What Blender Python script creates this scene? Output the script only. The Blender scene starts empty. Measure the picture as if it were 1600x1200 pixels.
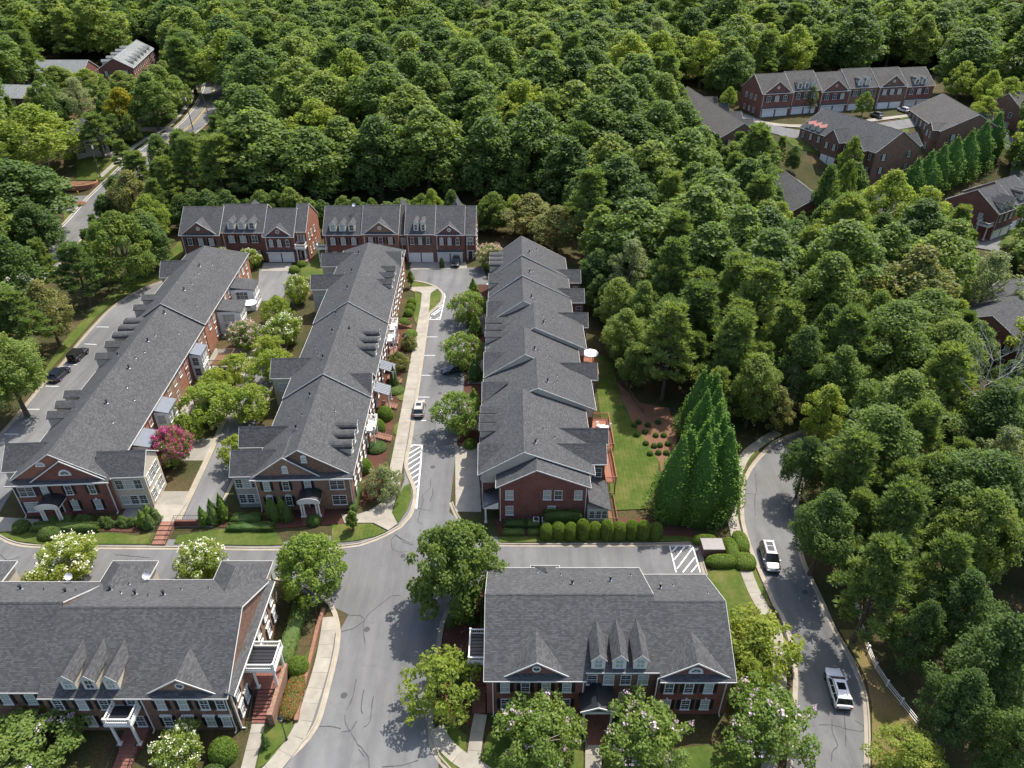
import bpy, bmesh, math, random
from mathutils import Vector, Matrix
R = math.radians
rnd = random.Random(7)
scene = bpy.context.scene
COL = scene.collection

# ---------------------------------------------------------------- camera, sky, sun, exposure
cam_d = bpy.data.cameras.new('camera')
cam_d.sensor_width = 36.0
cam_d.lens = 36.0 * 1120 / 1600
cam_d.clip_end = 6000
cam = bpy.data.objects.new('camera', cam_d)
COL.objects.link(cam)
cam.location = (0, 0, 70)
cam.rotation_euler = (R(90 - 33.2), 0, 0)
scene.camera = cam

SUN_DIR = Vector((0.38, 0.47, 1.0)).normalized()      # towards the sun
world = bpy.data.worlds.new('World')
scene.world = world
world.use_nodes = True
wn = world.node_tree.nodes; wl = world.node_tree.links
wn.clear()
w_out = wn.new('ShaderNodeOutputWorld'); w_bg = wn.new('ShaderNodeBackground'); w_sky = wn.new('ShaderNodeTexSky')
w_sky.sky_type = 'NISHITA'; w_sky.sun_disc = False
w_sky.sun_elevation = math.asin(SUN_DIR.z)
w_sky.sun_rotation = math.atan2(SUN_DIR.x, SUN_DIR.y)
w_sky.air_density = 1.0; w_sky.dust_density = 2.5
w_bg.inputs['Strength'].default_value = 0.15
wl.new(w_sky.outputs[0], w_bg.inputs[0]); wl.new(w_bg.outputs[0], w_out.inputs[0])

sun_d = bpy.data.lights.new('sun', 'SUN')
sun_d.energy = 3.9; sun_d.angle = R(0.55); sun_d.color = (1.0, 0.955, 0.88)
sun = bpy.data.objects.new('sun', sun_d)
COL.objects.link(sun)
sun.rotation_euler = (-SUN_DIR).to_track_quat('-Z', 'Y').to_euler()
sun.location = (60, 90, 160)

scene.view_settings.view_transform = 'Standard'
scene.view_settings.look = 'None'
scene.view_settings.exposure = 0.95
scene.view_settings.gamma = 1.0
scene.view_settings.use_curve_mapping = False
scene.cycles.max_bounces = 6
scene.cycles.diffuse_bounces = 4
scene.cycles.transmission_bounces = 3
scene.cycles.transparent_max_bounces = 4
scene.cycles.caustics_reflective = False
scene.cycles.caustics_refractive = False

# ---------------------------------------------------------------- material helpers
MATS = {}
class NT:
    def __init__(s, name):
        s.m = bpy.data.materials.new(name); s.m.use_nodes = True
        s.n = s.m.node_tree.nodes; s.l = s.m.node_tree.links
        s.b = s.n['Principled BSDF']; s.out = s.n['Material Output']
        MATS[name] = s.m
    def new(s, t, **kw):
        n = s.n.new(t)
        for k, v in kw.items():
            if k in n.inputs.keys() if isinstance(k, str) else False: n.inputs[k].default_value = v
            else: setattr(n, k, v)
        return n
    def put(s, sock, v):
        if hasattr(v, 'is_linked') or hasattr(v, 'links'): s.l.new(v, sock)
        else: sock.default_value = v
    def coord(s, which='Object'):
        return s.n.new('ShaderNodeTexCoord').outputs[which]
    def noise(s, vec, scale, detail=4, rough=.55, out='Fac', dist=0):
        n = s.n.new('ShaderNodeTexNoise'); n.inputs['Scale'].default_value = scale
        n.inputs['Detail'].default_value = detail; n.inputs['Roughness'].default_value = rough; n.inputs['Distortion'].default_value = dist
        s.l.new(vec, n.inputs['Vector']); return n.outputs[out]
    def ramp(s, fac, stops):
        n = s.n.new('ShaderNodeValToRGB'); e = n.color_ramp.elements
        while len(e) < len(stops): e.new(.5)
        for i, (p_, c) in enumerate(stops):
            e[i].position = p_; e[i].color = (*c, 1) if len(c) == 3 else c
        s.l.new(fac, n.inputs[0]); return n.outputs[0]
    def mix(s, fac, a, b, mode='MIX'):
        n = s.n.new('ShaderNodeMix'); n.data_type = 'RGBA'; n.blend_type = mode
        s.put(n.inputs[0], fac)
        for i, v in ((6, a), (7, b)):
            if isinstance(v, tuple): n.inputs[i].default_value = (*v, 1) if len(v) == 3 else v
            else: s.l.new(v, n.inputs[i])
        return n.outputs[2]
    def math(s, op, a, b=0.0, clamp=False):
        n = s.n.new('ShaderNodeMath'); n.operation = op; n.use_clamp = clamp
        s.put(n.inputs[0], a); s.put(n.inputs[1], b); return n.outputs[0]
    def mapr(s, vec, scale=(1, 1, 1), loc=(0, 0, 0), rot=(0, 0, 0)):
        n = s.n.new('ShaderNodeMapping'); n.inputs['Scale'].default_value = scale; n.inputs['Location'].default_value = loc
        n.inputs['Rotation'].default_value = rot
        s.l.new(vec, n.inputs['Vector']); return n.outputs[0]
    def bump(s, height, strength=.3, dist=.02):
        n = s.n.new('ShaderNodeBump'); n.inputs['Strength'].default_value = strength; n.inputs['Distance'].default_value = dist
        s.l.new(height, n.inputs['Height']); s.l.new(n.outputs[0], s.b.inputs['Normal'])
    def done(s, col, rough=.8, spec=.3, metal=0.0):
        s.put(s.b.inputs['Base Color'], (*col, 1) if isinstance(col, tuple) else col)
        s.put(s.b.inputs['Roughness'], rough); s.b.inputs['Specular IOR Level'].default_value = spec
        s.b.inputs['Metallic'].default_value = metal
        return s.m

def plain(name, col, rough=.6, spec=.3, metal=0.0, var=.12, scale=1.5):
    t = NT(name); c = t.coord()
    n = t.noise(c, scale, 5, .65)
    d = tuple(x * (1 - var) for x in col); e = tuple(min(1, x * (1 + var)) for x in col)
    return t.done(t.ramp(n, [(.25, d), (.75, e)]), rough, spec, metal)

def shingle(name, dark, mid, light, tone=1.0):
    t = NT(name); uv = t.coord('UV')
    b = t.n.new('ShaderNodeTexBrick'); t.l.new(uv, b.inputs['Vector'])
    b.inputs['Scale'].default_value = 1; b.inputs['Brick Width'].default_value = .34; b.inputs['Row Height'].default_value = .17
    b.inputs['Mortar Size'].default_value = .012; b.inputs['Mortar Smooth'].default_value = .3; b.inputs['Bias'].default_value = 0
    b.inputs['Color1'].default_value = (0, 0, 0, 1); b.inputs['Color2'].default_value = (1, 1, 1, 1); b.inputs['Mortar'].default_value = (.1, .1, .1, 1)
    b.offset_frequency = 2; b.offset = .43
    big = t.noise(t.mapr(t.coord('Object'), (1, 1, 1)), .22, 5, .65)
    streak = t.noise(t.mapr(uv, (2.2, .16, 1)), 1.0, 5, .65)
    fine = t.noise(uv, 34, 2, .7)
    wave = t.noise(t.mapr(uv, (1.1, 2.6, 1)), 1.3, 3, .6, dist=1.2)
    fac = t.math('ADD', t.math('MULTIPLY', b.outputs['Color'], .34), t.math('MULTIPLY', fine, .40))
    fac = t.math('ADD', fac, t.math('MULTIPLY', wave, .18))
    col = t.ramp(fac, [(.18, dark), (.5, mid), (.86, light)])
    col = t.mix(t.math('MULTIPLY', b.outputs['Fac'], .6), col, tuple(x * .5 for x in dark))
    col = t.mix(.22, col, t.ramp(streak, [(.3, (.62, .62, .63)), (.5, (1, 1, 1)), (.72, (1.2, 1.2, 1.19))]), 'MULTIPLY')
    col = t.mix(.3, col, t.ramp(big, [(.3, (.72, .72, .73)), (.7, (1.22, 1.22, 1.2))]), 'MULTIPLY')
    t.bump(b.outputs['Fac'], .5, -.02)
    return t.done(col, .92, .12)

def brick(name, c1, c2, mortar):
    t = NT(name); uv = t.coord('UV')
    b = t.n.new('ShaderNodeTexBrick'); t.l.new(uv, b.inputs['Vector'])
    b.inputs['Scale'].default_value = 1; b.inputs['Brick Width'].default_value = .27; b.inputs['Row Height'].default_value = .09
    b.inputs['Mortar Size'].default_value = .008; b.inputs['Mortar Smooth'].default_value = .2
    b.inputs['Color1'].default_value = (*c1, 1); b.inputs['Color2'].default_value = (*c2, 1); b.inputs['Mortar'].default_value = (*mortar, 1)
    n = t.noise(uv, .7, 5, .65); n2 = t.noise(uv, 6, 4, .7)
    col = t.mix(.7, b.outputs['Color'], t.ramp(n, [(.3, (.72, .7, .7)), (.7, (1.2, 1.2, 1.18))]), 'MULTIPLY')
    col = t.mix(.7, col, t.ramp(n2, [(.3, (.7, .66, .64)), (.7, (1.25, 1.25, 1.25))]), 'MULTIPLY')
    t.bump(b.outputs['Fac'], .35, -.008)
    return t.done(col, .88, .2)

def siding(name, col, row=.18):
    t = NT(name); uv = t.coord('UV')
    sp = t.n.new('ShaderNodeSeparateXYZ'); t.l.new(uv, sp.inputs[0])
    fr = t.math('FRACT', t.math('DIVIDE', sp.outputs[1], row))
    n = t.noise(uv, 1.2, 4, .6)
    c = t.mix(.6, col, t.ramp(n, [(.3, (.85, .85, .85)), (.7, (1.1, 1.1, 1.1))]), 'MULTIPLY')
    c = t.mix(t.math('GREATER_THAN', fr, .9), c, tuple(x * .62 for x in col))
    t.bump(fr, .5, .02)
    return t.done(c, .6, .3)

shingle('roof_shingles', (.045, .045, .046), (.075, .075, .076), (.125, .125, .126))
shingle('roof_shingles_warm', (.055, .052, .049), (.088, .084, .078), (.13, .124, .115))
shingle('roof_shingles_pale', (.10, .105, .105), (.20, .21, .205), (.32, .33, .32))
brick('brick_red', (.20, .072, .053), (.14, .05, .039), (.22, .16, .135))
brick('brick_brown', (.20, .105, .068), (.10, .055, .042), (.24, .19, .15))
brick('brick_tan', (.27, .155, .098), (.16, .085, .055), (.30, .24, .19))
brick('brick_orange', (.32, .125, .07), (.23, .09, .052), (.30, .22, .17))
brick('brick_paver', (.25, .125, .085), (.19, .085, .058), (.24, .17, .125))
siding('siding_tan', (.47, .41, .32))
siding('siding_grey', (.33, .31, .27))
siding('siding_white', (.72, .72, .70))
plain('trim_white', (.60, .585, .545), .45, .4, var=.06)
plain('trim_cream', (.55, .49, .38), .5, .3, var=.08)
plain('shutter_black', (.012, .012, .014), .5, .4)
plain('shutter_green', (.02, .04, .03), .5, .4)
plain('metal_roof_black', (.014, .015, .018), .4, .5)
plain('metal_roof_grey', (.18, .19, .20), .35, .5, .6)
plain('iron_black', (.01, .01, .011), .45, .5)
plain('lead_pipe', (.02, .02, .022), .5, .4)
plain('flashing', (.30, .31, .32), .4, .5, .6)
plain('garage_white', (.66, .66, .63), .5, .3, var=.05)
plain('door_dark', (.03, .018, .014), .4, .4)
plain('deck_wood', (.25, .105, .065), .7, .2, var=.25, scale=4)
plain('fence_wood', (.15, .085, .045), .8, .2, var=.3, scale=4)
plain('pole_wood', (.10, .085, .07), .85, .1, var=.3, scale=3)
plain('plaster_white', (.70, .69, .66), .6, .3)
plain('umbrella_cloth', (.80, .78, .74), .8, .1, var=.04)
plain('dish_grey', (.62, .62, .62), .4, .4)
plain('copper_red', (.27, .075, .065), .55, .4, var=.2)
plain('wire_black', (.02, .02, .02), .5, .3)
plain('terracotta', (.33, .12, .06), .8, .2)
plain('stone_pale', (.36, .31, .25), .85, .2, var=.3, scale=5)
plain('cabinet_grey', (.22, .20, .19), .6, .3)
plain('hydrant_yellow', (.6, .36, .03), .5, .4)

def glass(name, dark, pale, share):
    t = NT(name); oi = t.n.new('ShaderNodeObjectInfo')
    pick = t.math('GREATER_THAN', oi.outputs['Random'], 1 - share)
    uv = t.coord('UV'); n = t.noise(uv, 2.5, 3, .6)
    c = t.mix(pick, t.ramp(n, [(.3, tuple(x * .6 for x in dark)), (.7, dark)]), pale)
    return t.done(c, .06, .6)
glass('window_glass', (.035, .045, .042), (.34, .36, .32), .55)
glass('car_glass', (.012, .014, .016), (.02, .02, .022), .3)

def asphalt(name, lo, hi):
    t = NT(name); c = t.coord()
    big = t.noise(c, .07, 6, .62); med = t.noise(t.mapr(c, (1, .35, 1)), .5, 5, .65); fine = t.noise(c, 14, 3, .7)
    grain = t.noise(c, 60, 2, .8)
    f = t.math('ADD', t.math('MULTIPLY', big, .55), t.math('ADD', t.math('MULTIPLY', med, .3), t.math('MULTIPLY', fine, .22)))
    col = t.ramp(f, [(.36, lo), (.53, tuple((a + b) / 2 for a, b in zip(lo, hi))), (.66, hi)])
    lane_ = t.noise(t.mapr(c, (.55, .045, 1)), 1.0, 4, .6)
    col = t.mix(.6, col, t.ramp(lane_, [(.34, (.74, .74, .75)), (.5, (1, 1, 1)), (.68, (1.2, 1.2, 1.19))]), 'MULTIPLY')
    st = t.noise(c, .35, 7, .7, dist=.6)
    col = t.mix(t.math('MULTIPLY', t.ramp(st, [(.56, (0, 0, 0)), (.7, (1, 1, 1))]), .35), col, tuple(x * .72 for x in lo))
    col = t.mix(.5, col, t.ramp(grain, [(.3, (.75, .75, .75)), (.7, (1.2, 1.2, 1.2))]), 'MULTIPLY')
    t.bump(grain, .25, .01)
    return t.done(col, .9, .2)
asphalt('asphalt', (.094, .093, .092), (.158, .157, .155))
asphalt('asphalt_smooth', (.108, .107, .105), (.165, .163, .16))

def concrete(name, col):
    t = NT(name); c = t.coord(); oi = t.n.new('ShaderNodeObjectInfo')
    n = t.noise(c, .6, 6, .7); f = t.noise(c, 18, 3, .7)
    k = t.mix(.8, col, t.ramp(n, [(.3, (.72, .70, .66)), (.7, (1.15, 1.14, 1.12))]), 'MULTIPLY')
    k = t.mix(.6, k, t.ramp(f, [(.3, (.8, .8, .8)), (.7, (1.15, 1.15, 1.15))]), 'MULTIPLY')
    k = t.mix(.35, k, t.ramp(oi.outputs['Random'], [(0, (.72, .72, .7)), (1, (1.25, 1.24, 1.2))]), 'MULTIPLY')
    return t.done(k, .85, .25)
concrete('concrete', (.285, .262, .222)); concrete('concrete_kerb', (.29, .258, .208)); concrete('concrete_old', (.235, .22, .195))

def paint_line():
    t = NT('line_paint'); c = t.coord(); n = t.noise(c, 5, 5, .75)
    return t.done(t.ramp(n, [(.36, (.36, .36, .35)), (.5, (.68, .68, .66)), (.8, (.78, .78, .76))]), .7, .3)
paint_line()
plain('line_yellow', (.55, .36, .05), .7, .3, var=.2)
plain('tar', (.052, .052, .054), .75, .3, var=.25, scale=3)

def lawn(name, stripes=True):
    t = NT(name); c = t.coord()
    big = t.noise(c, .22, 6, .7); med = t.noise(c, 1.7, 5, .7); fine = t.noise(c, 22, 3, .8)
    col = t.ramp(big, [(.28, (.036, .066, .014)), (.46, (.058, .086, .018)), (.62, (.098, .106, .032)), (.78, (.165, .135, .064))])
    col = t.mix(.7, col, t.ramp(med, [(.3, (.68, .74, .62)), (.7, (1.3, 1.22, 1.2))]), 'MULTIPLY')
    col = t.mix(.8, col, t.ramp(fine, [(.3, (.55, .6, .5)), (.7, (1.4, 1.35, 1.3))]), 'MULTIPLY')
    if stripes:
        w = t.n.new('ShaderNodeTexWave'); w.inputs['Scale'].default_value = .55; w.inputs['Distortion'].default_value = 1.0
        w.inputs['Detail'].default_value = 2
        t.l.new(c, w.inputs['Vector'])
        col = t.mix(.4, col, t.ramp(w.outputs[0], [(.3, (.82, .86, .8)), (.7, (1.14, 1.12, 1.1))]), 'MULTIPLY')
    t.bump(fine, .5, .04)
    return t.done(col, .95, .1)
lawn('lawn_grass'); lawn('lawn_plain', False)

def soil(name, stops, fine_scale=9):
    t = NT(name); c = t.coord()
    big = t.noise(c, .12, 6, .7); fine = t.noise(c, fine_scale, 5, .8); f2 = t.noise(c, 40, 2, .8)
    col = t.ramp(big, stops)
    col = t.mix(.85, col, t.ramp(fine, [(.3, (.5, .48, .46)), (.7, (1.5, 1.45, 1.4))]), 'MULTIPLY')
    col = t.mix(.5, col, t.ramp(f2, [(.3, (.6, .6, .6)), (.7, (1.3, 1.3, 1.3))]), 'MULTIPLY')
    t.bump(fine, .6, .08)
    return t.done(col, .95, .1)
soil('forest_floor', [(.3, (.030, .042, .014)), (.5, (.052, .050, .022)), (.72, (.105, .068, .038))], 3)
soil('pine_straw', [(.3, (.125, .072, .045)), (.6, (.18, .10, .062)), (.8, (.235, .14, .088))])
soil('dry_verge', [(.3, (.085, .095, .03)), (.5, (.15, .125, .05)), (.7, (.2, .13, .075))])
soil('mulch', [(.3, (.06, .03, .022)), (.6, (.095, .045, .033)), (.8, (.13, .065, .045))])

def bark(name, a, b):
    t = NT(name); c = t.coord(); n = t.noise(t.mapr(c, (6, 6, 1.2)), 1.0, 5, .7)
    t.bump(n, .6, .05); return t.done(t.ramp(n, [(.3, a), (.7, b)]), .9, .1)
bark('bark', (.05, .038, .028), (.13, .105, .08)); bark('bark_pale', (.17, .14, .11), (.34, .30, .25)); bark('bark_dead', (.26, .24, .22), (.48, .46, .43))

def leaf(name, cols, trans=.38, gloss=.28, rough=.55, hv=.5):
    """leaf tint runs along a per-leaf attribute; a whole tree leans one way or the other by its own random number"""
    t = NT(name); at = t.n.new('ShaderNodeAttribute'); at.attribute_name = 'tint'; oi = t.n.new('ShaderNodeObjectInfo')
    f = t.math('ADD', t.math('MULTIPLY', at.outputs['Fac'], 1 - hv), t.math('MULTIPLY', oi.outputs['Random'], hv))
    n = len(cols)
    col = t.ramp(f, [(.08 + .84 * i / (n - 1), c) for i, c in enumerate(cols)])
    t.done(col, rough, gloss * .6)
    tr = t.n.new('ShaderNodeBsdfTranslucent'); t.l.new(t.mix(1.0, col, (1.5, 1.55, .75), 'MULTIPLY'), tr.inputs['Color'])
    mx = t.n.new('ShaderNodeMixShader'); mx.inputs[0].default_value = trans
    t.l.new(t.b.outputs[0], mx.inputs[1]); t.l.new(tr.outputs[0], mx.inputs[2]); t.l.new(mx.outputs[0], t.out.inputs['Surface'])
    return t.m
leaf('leaf_wood', [(0.063, 0.106, 0.037), (0.098, 0.153, 0.050), (0.133, 0.197, 0.055), (0.184, 0.238, 0.065), (0.267, 0.291, 0.077)], .52)
leaf('leaf_pine', [(0.092, 0.143, 0.051), (0.130, 0.185, 0.061), (0.174, 0.226, 0.068), (0.226, 0.261, 0.076)], .4, .2)
leaf('leaf_maple', [(0.094, 0.148, 0.041), (0.139, 0.196, 0.048), (0.199, 0.238, 0.056)], .5, .3, hv=.2)
leaf('leaf_lime', [(0.163, 0.228, 0.048), (0.229, 0.281, 0.056), (0.314, 0.334, 0.068)], .52, .25, hv=.3)
leaf('leaf_crape', [(0.114, 0.185, 0.048), (0.166, 0.235, 0.057), (0.237, 0.285, 0.073)], .5, .3, hv=.25)
leaf('leaf_olive', [(0.130, 0.162, 0.062), (0.194, 0.202, 0.068), (0.277, 0.235, 0.083)], .44, .25, hv=.2)
leaf('leaf_grey', [(0.150, 0.185, 0.090), (0.208, 0.238, 0.112), (0.281, 0.298, 0.153)], .44, .25, hv=.3)
leaf('leaf_cypress', [(0.069, 0.145, 0.033), (0.111, 0.202, 0.037), (0.163, 0.255, 0.048)], .46, .25, hv=.2)
leaf('leaf_hedge', [(0.122, 0.199, 0.043), (0.174, 0.251, 0.050), (0.243, 0.304, 0.062)], .46, .3, hv=.25)
leaf('leaf_shrub', [(0.077, 0.133, 0.041), (0.114, 0.175, 0.050), (0.169, 0.228, 0.062)], .42, .3, hv=.5)
leaf('leaf_gold', [(.14, .16, .02), (.26, .24, .022), (.38, .25, .028)], .42, .2, hv=.2)
leaf('leaf_red', [(.07, .085, .025), (.10, .13, .028), (.36, .08, .04)], .3, .2, hv=.1)
leaf('petal_white', [(.50, .50, .38), (.70, .68, .55), (.78, .76, .66)], .3, .2, hv=.1)
leaf('petal_pink', [(.50, .28, .34), (.62, .40, .46), (.72, .55, .58)], .3, .2, hv=.1)
leaf('petal_magenta', [(.30, .035, .12), (.45, .07, .22), (.58, .16, .34)], .3, .2, hv=.1)
leaf('petal_lilac', [(.42, .28, .40), (.60, .45, .58), (.72, .60, .70)], .3, .2, hv=.1)

def car_paint(name, col, metal=.3):
    t = NT(name); t.b.inputs['Coat Weight'].default_value = .8; t.b.inputs['Coat Roughness'].default_value = .06
    n = t.noise(t.coord(), 2, 3, .5)
    return t.done(t.ramp(n, [(.3, tuple(x * .93 for x in col)), (.7, col)]), .32, .5, metal)
car_paint('paint_white', (.68, .68, .67), 0); car_paint('paint_silver', (.19, .195, .20), .5); car_paint('paint_black', (.008, .008, .01), .1)
car_paint('paint_beige', (.45, .41, .34), .4); car_paint('paint_navy', (.012, .016, .03), .2)
plain('tyre', (.014, .014, .014), .85, .2); plain('wheel_rim', (.32, .33, .34), .3, .5, .8); plain('bumper_black', (.02, .02, .021), .6, .3)
plain('lamp_clear', (.6, .62, .64), .12, .6); plain('lamp_red', (.25, .012, .012), .2, .5); plain('plate_white', (.6, .6, .58), .5, .3)

# ---------------------------------------------------------------- mesh helpers
class MB:
    """collects faces; build() links them as one mesh object with metric UVs"""
    def __init__(s, T=None): s.v = []; s.f = []; s.m = []; s.T = T
    def face(s, pts, m=0):
        i = len(s.v)
        s.v.extend([s.T(*q) if s.T else tuple(q) for q in pts]); s.f.append(tuple(range(i, i + len(pts)))); s.m.append(m)
    def hexa(s, b, t, m=0, mt=None):
        s.face(b[::-1], m); s.face(t, m if mt is None else mt)
        n = len(b)
        for i in range(n):
            j = (i + 1) % n; s.face([b[i], b[j], t[j], t[i]], m)
    def box(s, x0, x1, y0, y1, z0, z1, m=0, mt=None):
        s.hexa([(x0, y0, z0), (x1, y0, z0), (x1, y1, z0), (x0, y1, z0)], [(x0, y0, z1), (x1, y0, z1), (x1, y1, z1), (x0, y1, z1)], m, mt)
    def prism(s, poly, z0, z1, m=0, mt=None):
        s.hexa([(x, y, z0) for x, y in poly], [(x, y, z1) for x, y in poly], m, mt)
    def slab(s, pts, th, m=0, medge=None):
        """polygon with a thickness straight down"""
        b = [(x, y, z - th) for x, y, z in pts]
        s.face(pts, m); s.face(b[::-1], m if medge is None else medge)
        n = len(pts)
        for i in range(n):
            j = (i + 1) % n; s.face([b[i], b[j], pts[j], pts[i]], m if medge is None else medge)
    def cyl(s, x, y, z0, z1, r0, r1=None, n=8, m=0):
        r1 = r0 if r1 is None else r1
        cs = [(math.cos(2 * math.pi * i / n), math.sin(2 * math.pi * i / n)) for i in range(n)]
        s.hexa([(x + c * r0, y + q * r0, z0) for c, q in cs], [(x + c * r1, y + q * r1, z1) for c, q in cs], m)
    def tube(s, a, b, r0, r1=None, n=6, m=0):
        r1 = r0 if r1 is None else r1
        a = Vector(a); b = Vector(b); d = (b - a).normalized()
        u = d.orthogonal().normalized(); w = d.cross(u)
        ring = lambda c, r: [tuple(c + u * (r * math.cos(2 * math.pi * i / n)) + w * (r * math.sin(2 * math.pi * i / n))) for i in range(n)]
        s.hexa(ring(a, r0), ring(b, r1), m)
    def mesh(s, name, mats, smooth=False, recalc=True, uv=True):
        me = bpy.data.meshes.new(name)
        me.from_pydata(s.v, [], s.f)
        for mt in mats: me.materials.append(MATS[mt] if isinstance(mt, str) else mt)
        if len(mats) > 1: me.polygons.foreach_set('material_index', s.m)
        if recalc:
            bm = bmesh.new(); bm.from_mesh(me)
            bmesh.ops.remove_doubles(bm, verts=bm.verts, dist=1e-4)
            bmesh.ops.recalc_face_normals(bm, faces=bm.faces)
            bm.to_mesh(me); bm.free()
        if uv: metric_uv(me)
        if smooth: me.polygons.foreach_set('use_smooth', [True] * len(me.polygons))
        me.update()
        return me
    def build(s, name, mats, parent=None, loc=(0, 0, 0), rz=0.0, smooth=False, recalc=True):
        if isinstance(mats, str): mats = [mats]
        return link(name, s.mesh(name, mats, smooth, recalc), parent, loc, rz)

def metric_uv(me):
    lay = me.uv_layers.new(name='UVMap'); vs = me.vertices; data = [0.0] * (2 * len(me.loops))
    for pl in me.polygons:
        n = pl.normal
        if abs(n.z) > .995: t = Vector((1, 0, 0)); b = Vector((0, 1, 0))
        else:
            t = Vector((-n.y, n.x, 0)).normalized(); b = n.cross(t)
        for li in pl.loop_indices:
            co = vs[me.loops[li].vertex_index].co
            data[2 * li] = co.dot(t); data[2 * li + 1] = co.dot(b)
    lay.data.foreach_set('uv', data)

def link(name, me, parent=None, loc=(0, 0, 0), rz=0.0, scale=None):
    o = bpy.data.objects.new(name, me); COL.objects.link(o)
    o.location = loc; o.rotation_euler = (0, 0, rz)
    if scale is not None: o.scale = scale if hasattr(scale, '__len__') else (scale,) * 3
    if parent is not None: o.parent = parent
    return o
def empty(name, loc=(0, 0, 0), rz=0.0):
    o = bpy.data.objects.new(name, None); COL.objects.link(o); o.location = loc; o.rotation_euler = (0, 0, rz)
    o.empty_display_size = .5
    return o
def tag(o, label, cat, group=None):
    o['label'] = label; o['category'] = cat
    if group: o['group'] = group
    return o
def struct(o, kind='structure'): o['kind'] = kind; return o
def copy_tree(o, parent=None):
    c = o.copy(); COL.objects.link(c); c.parent = parent
    for ch in o.children: copy_tree(ch, c)
    return c
def sstep(a, b, x):
    t = min(1, max(0, (x - a) / (b - a))); return t * t * (3 - 2 * t)
def hill(x, y): return 14 * sstep(180, 255, y)
ASPHALT=[(-24.3,157.44),(-6.83,157.44),(-5.02,146.29),(-8.67,102.91),(-8.79,74.22),(-4.74,69.52),(25.38,68.58),(24.67,62.81),(24.18,62.08),(-4.84,53.91),(-7.9,53.91),(-8.41,45.01),(-6.65,35.16),(-25.41,35.16),(-19.52,56.65),(-29.82,62.08),(-63.26,60.04),(-75.91,60.04),(-85.17,72.95),(-69.5,70.48),(-32.34,68.11),(-17.03,71.09),(-15.92,81.02),(-16.77,86.25),(-18.87,139.91)]
RROAD=[(64.28,97.58),(52.89,95.77),(42.7,91.26),(38.94,87.83),(35.87,83.95),(33.65,80.02),(31.83,74.22),(31.3,71.21),(31.11,67.65),(31.34,60.94),(31.86,56.46),(31.69,52.16),(30.72,48.06),(26.86,38.2),(24.92,34.58),(33.15,34.58),(35.91,40.33),(38.21,47.51),(37.95,54.18),(37.81,59.84),(37.78,63.66),(38.3,68.11),(40.08,74.22),(42.11,78.9),(45.78,83.21),(52.48,86.72),(62.27,88.63)]
ALLEY=[(-80.31,149.64),(-73.62,146.29),(-72.67,78.9),(-71.74,74.22),(-77.51,66.97),(-82.57,66.97),(-84.78,78.9),(-82.53,92.28),(-83.55,105.94),(-83.91,114.17),(-85.25,131.11),(-84.23,142.1)]
COURTW=[(-59.76,156.71),(-51.75,156.71),(-50.06,145.63),(-50.23,139.91),(-55.22,139.91)]
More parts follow.
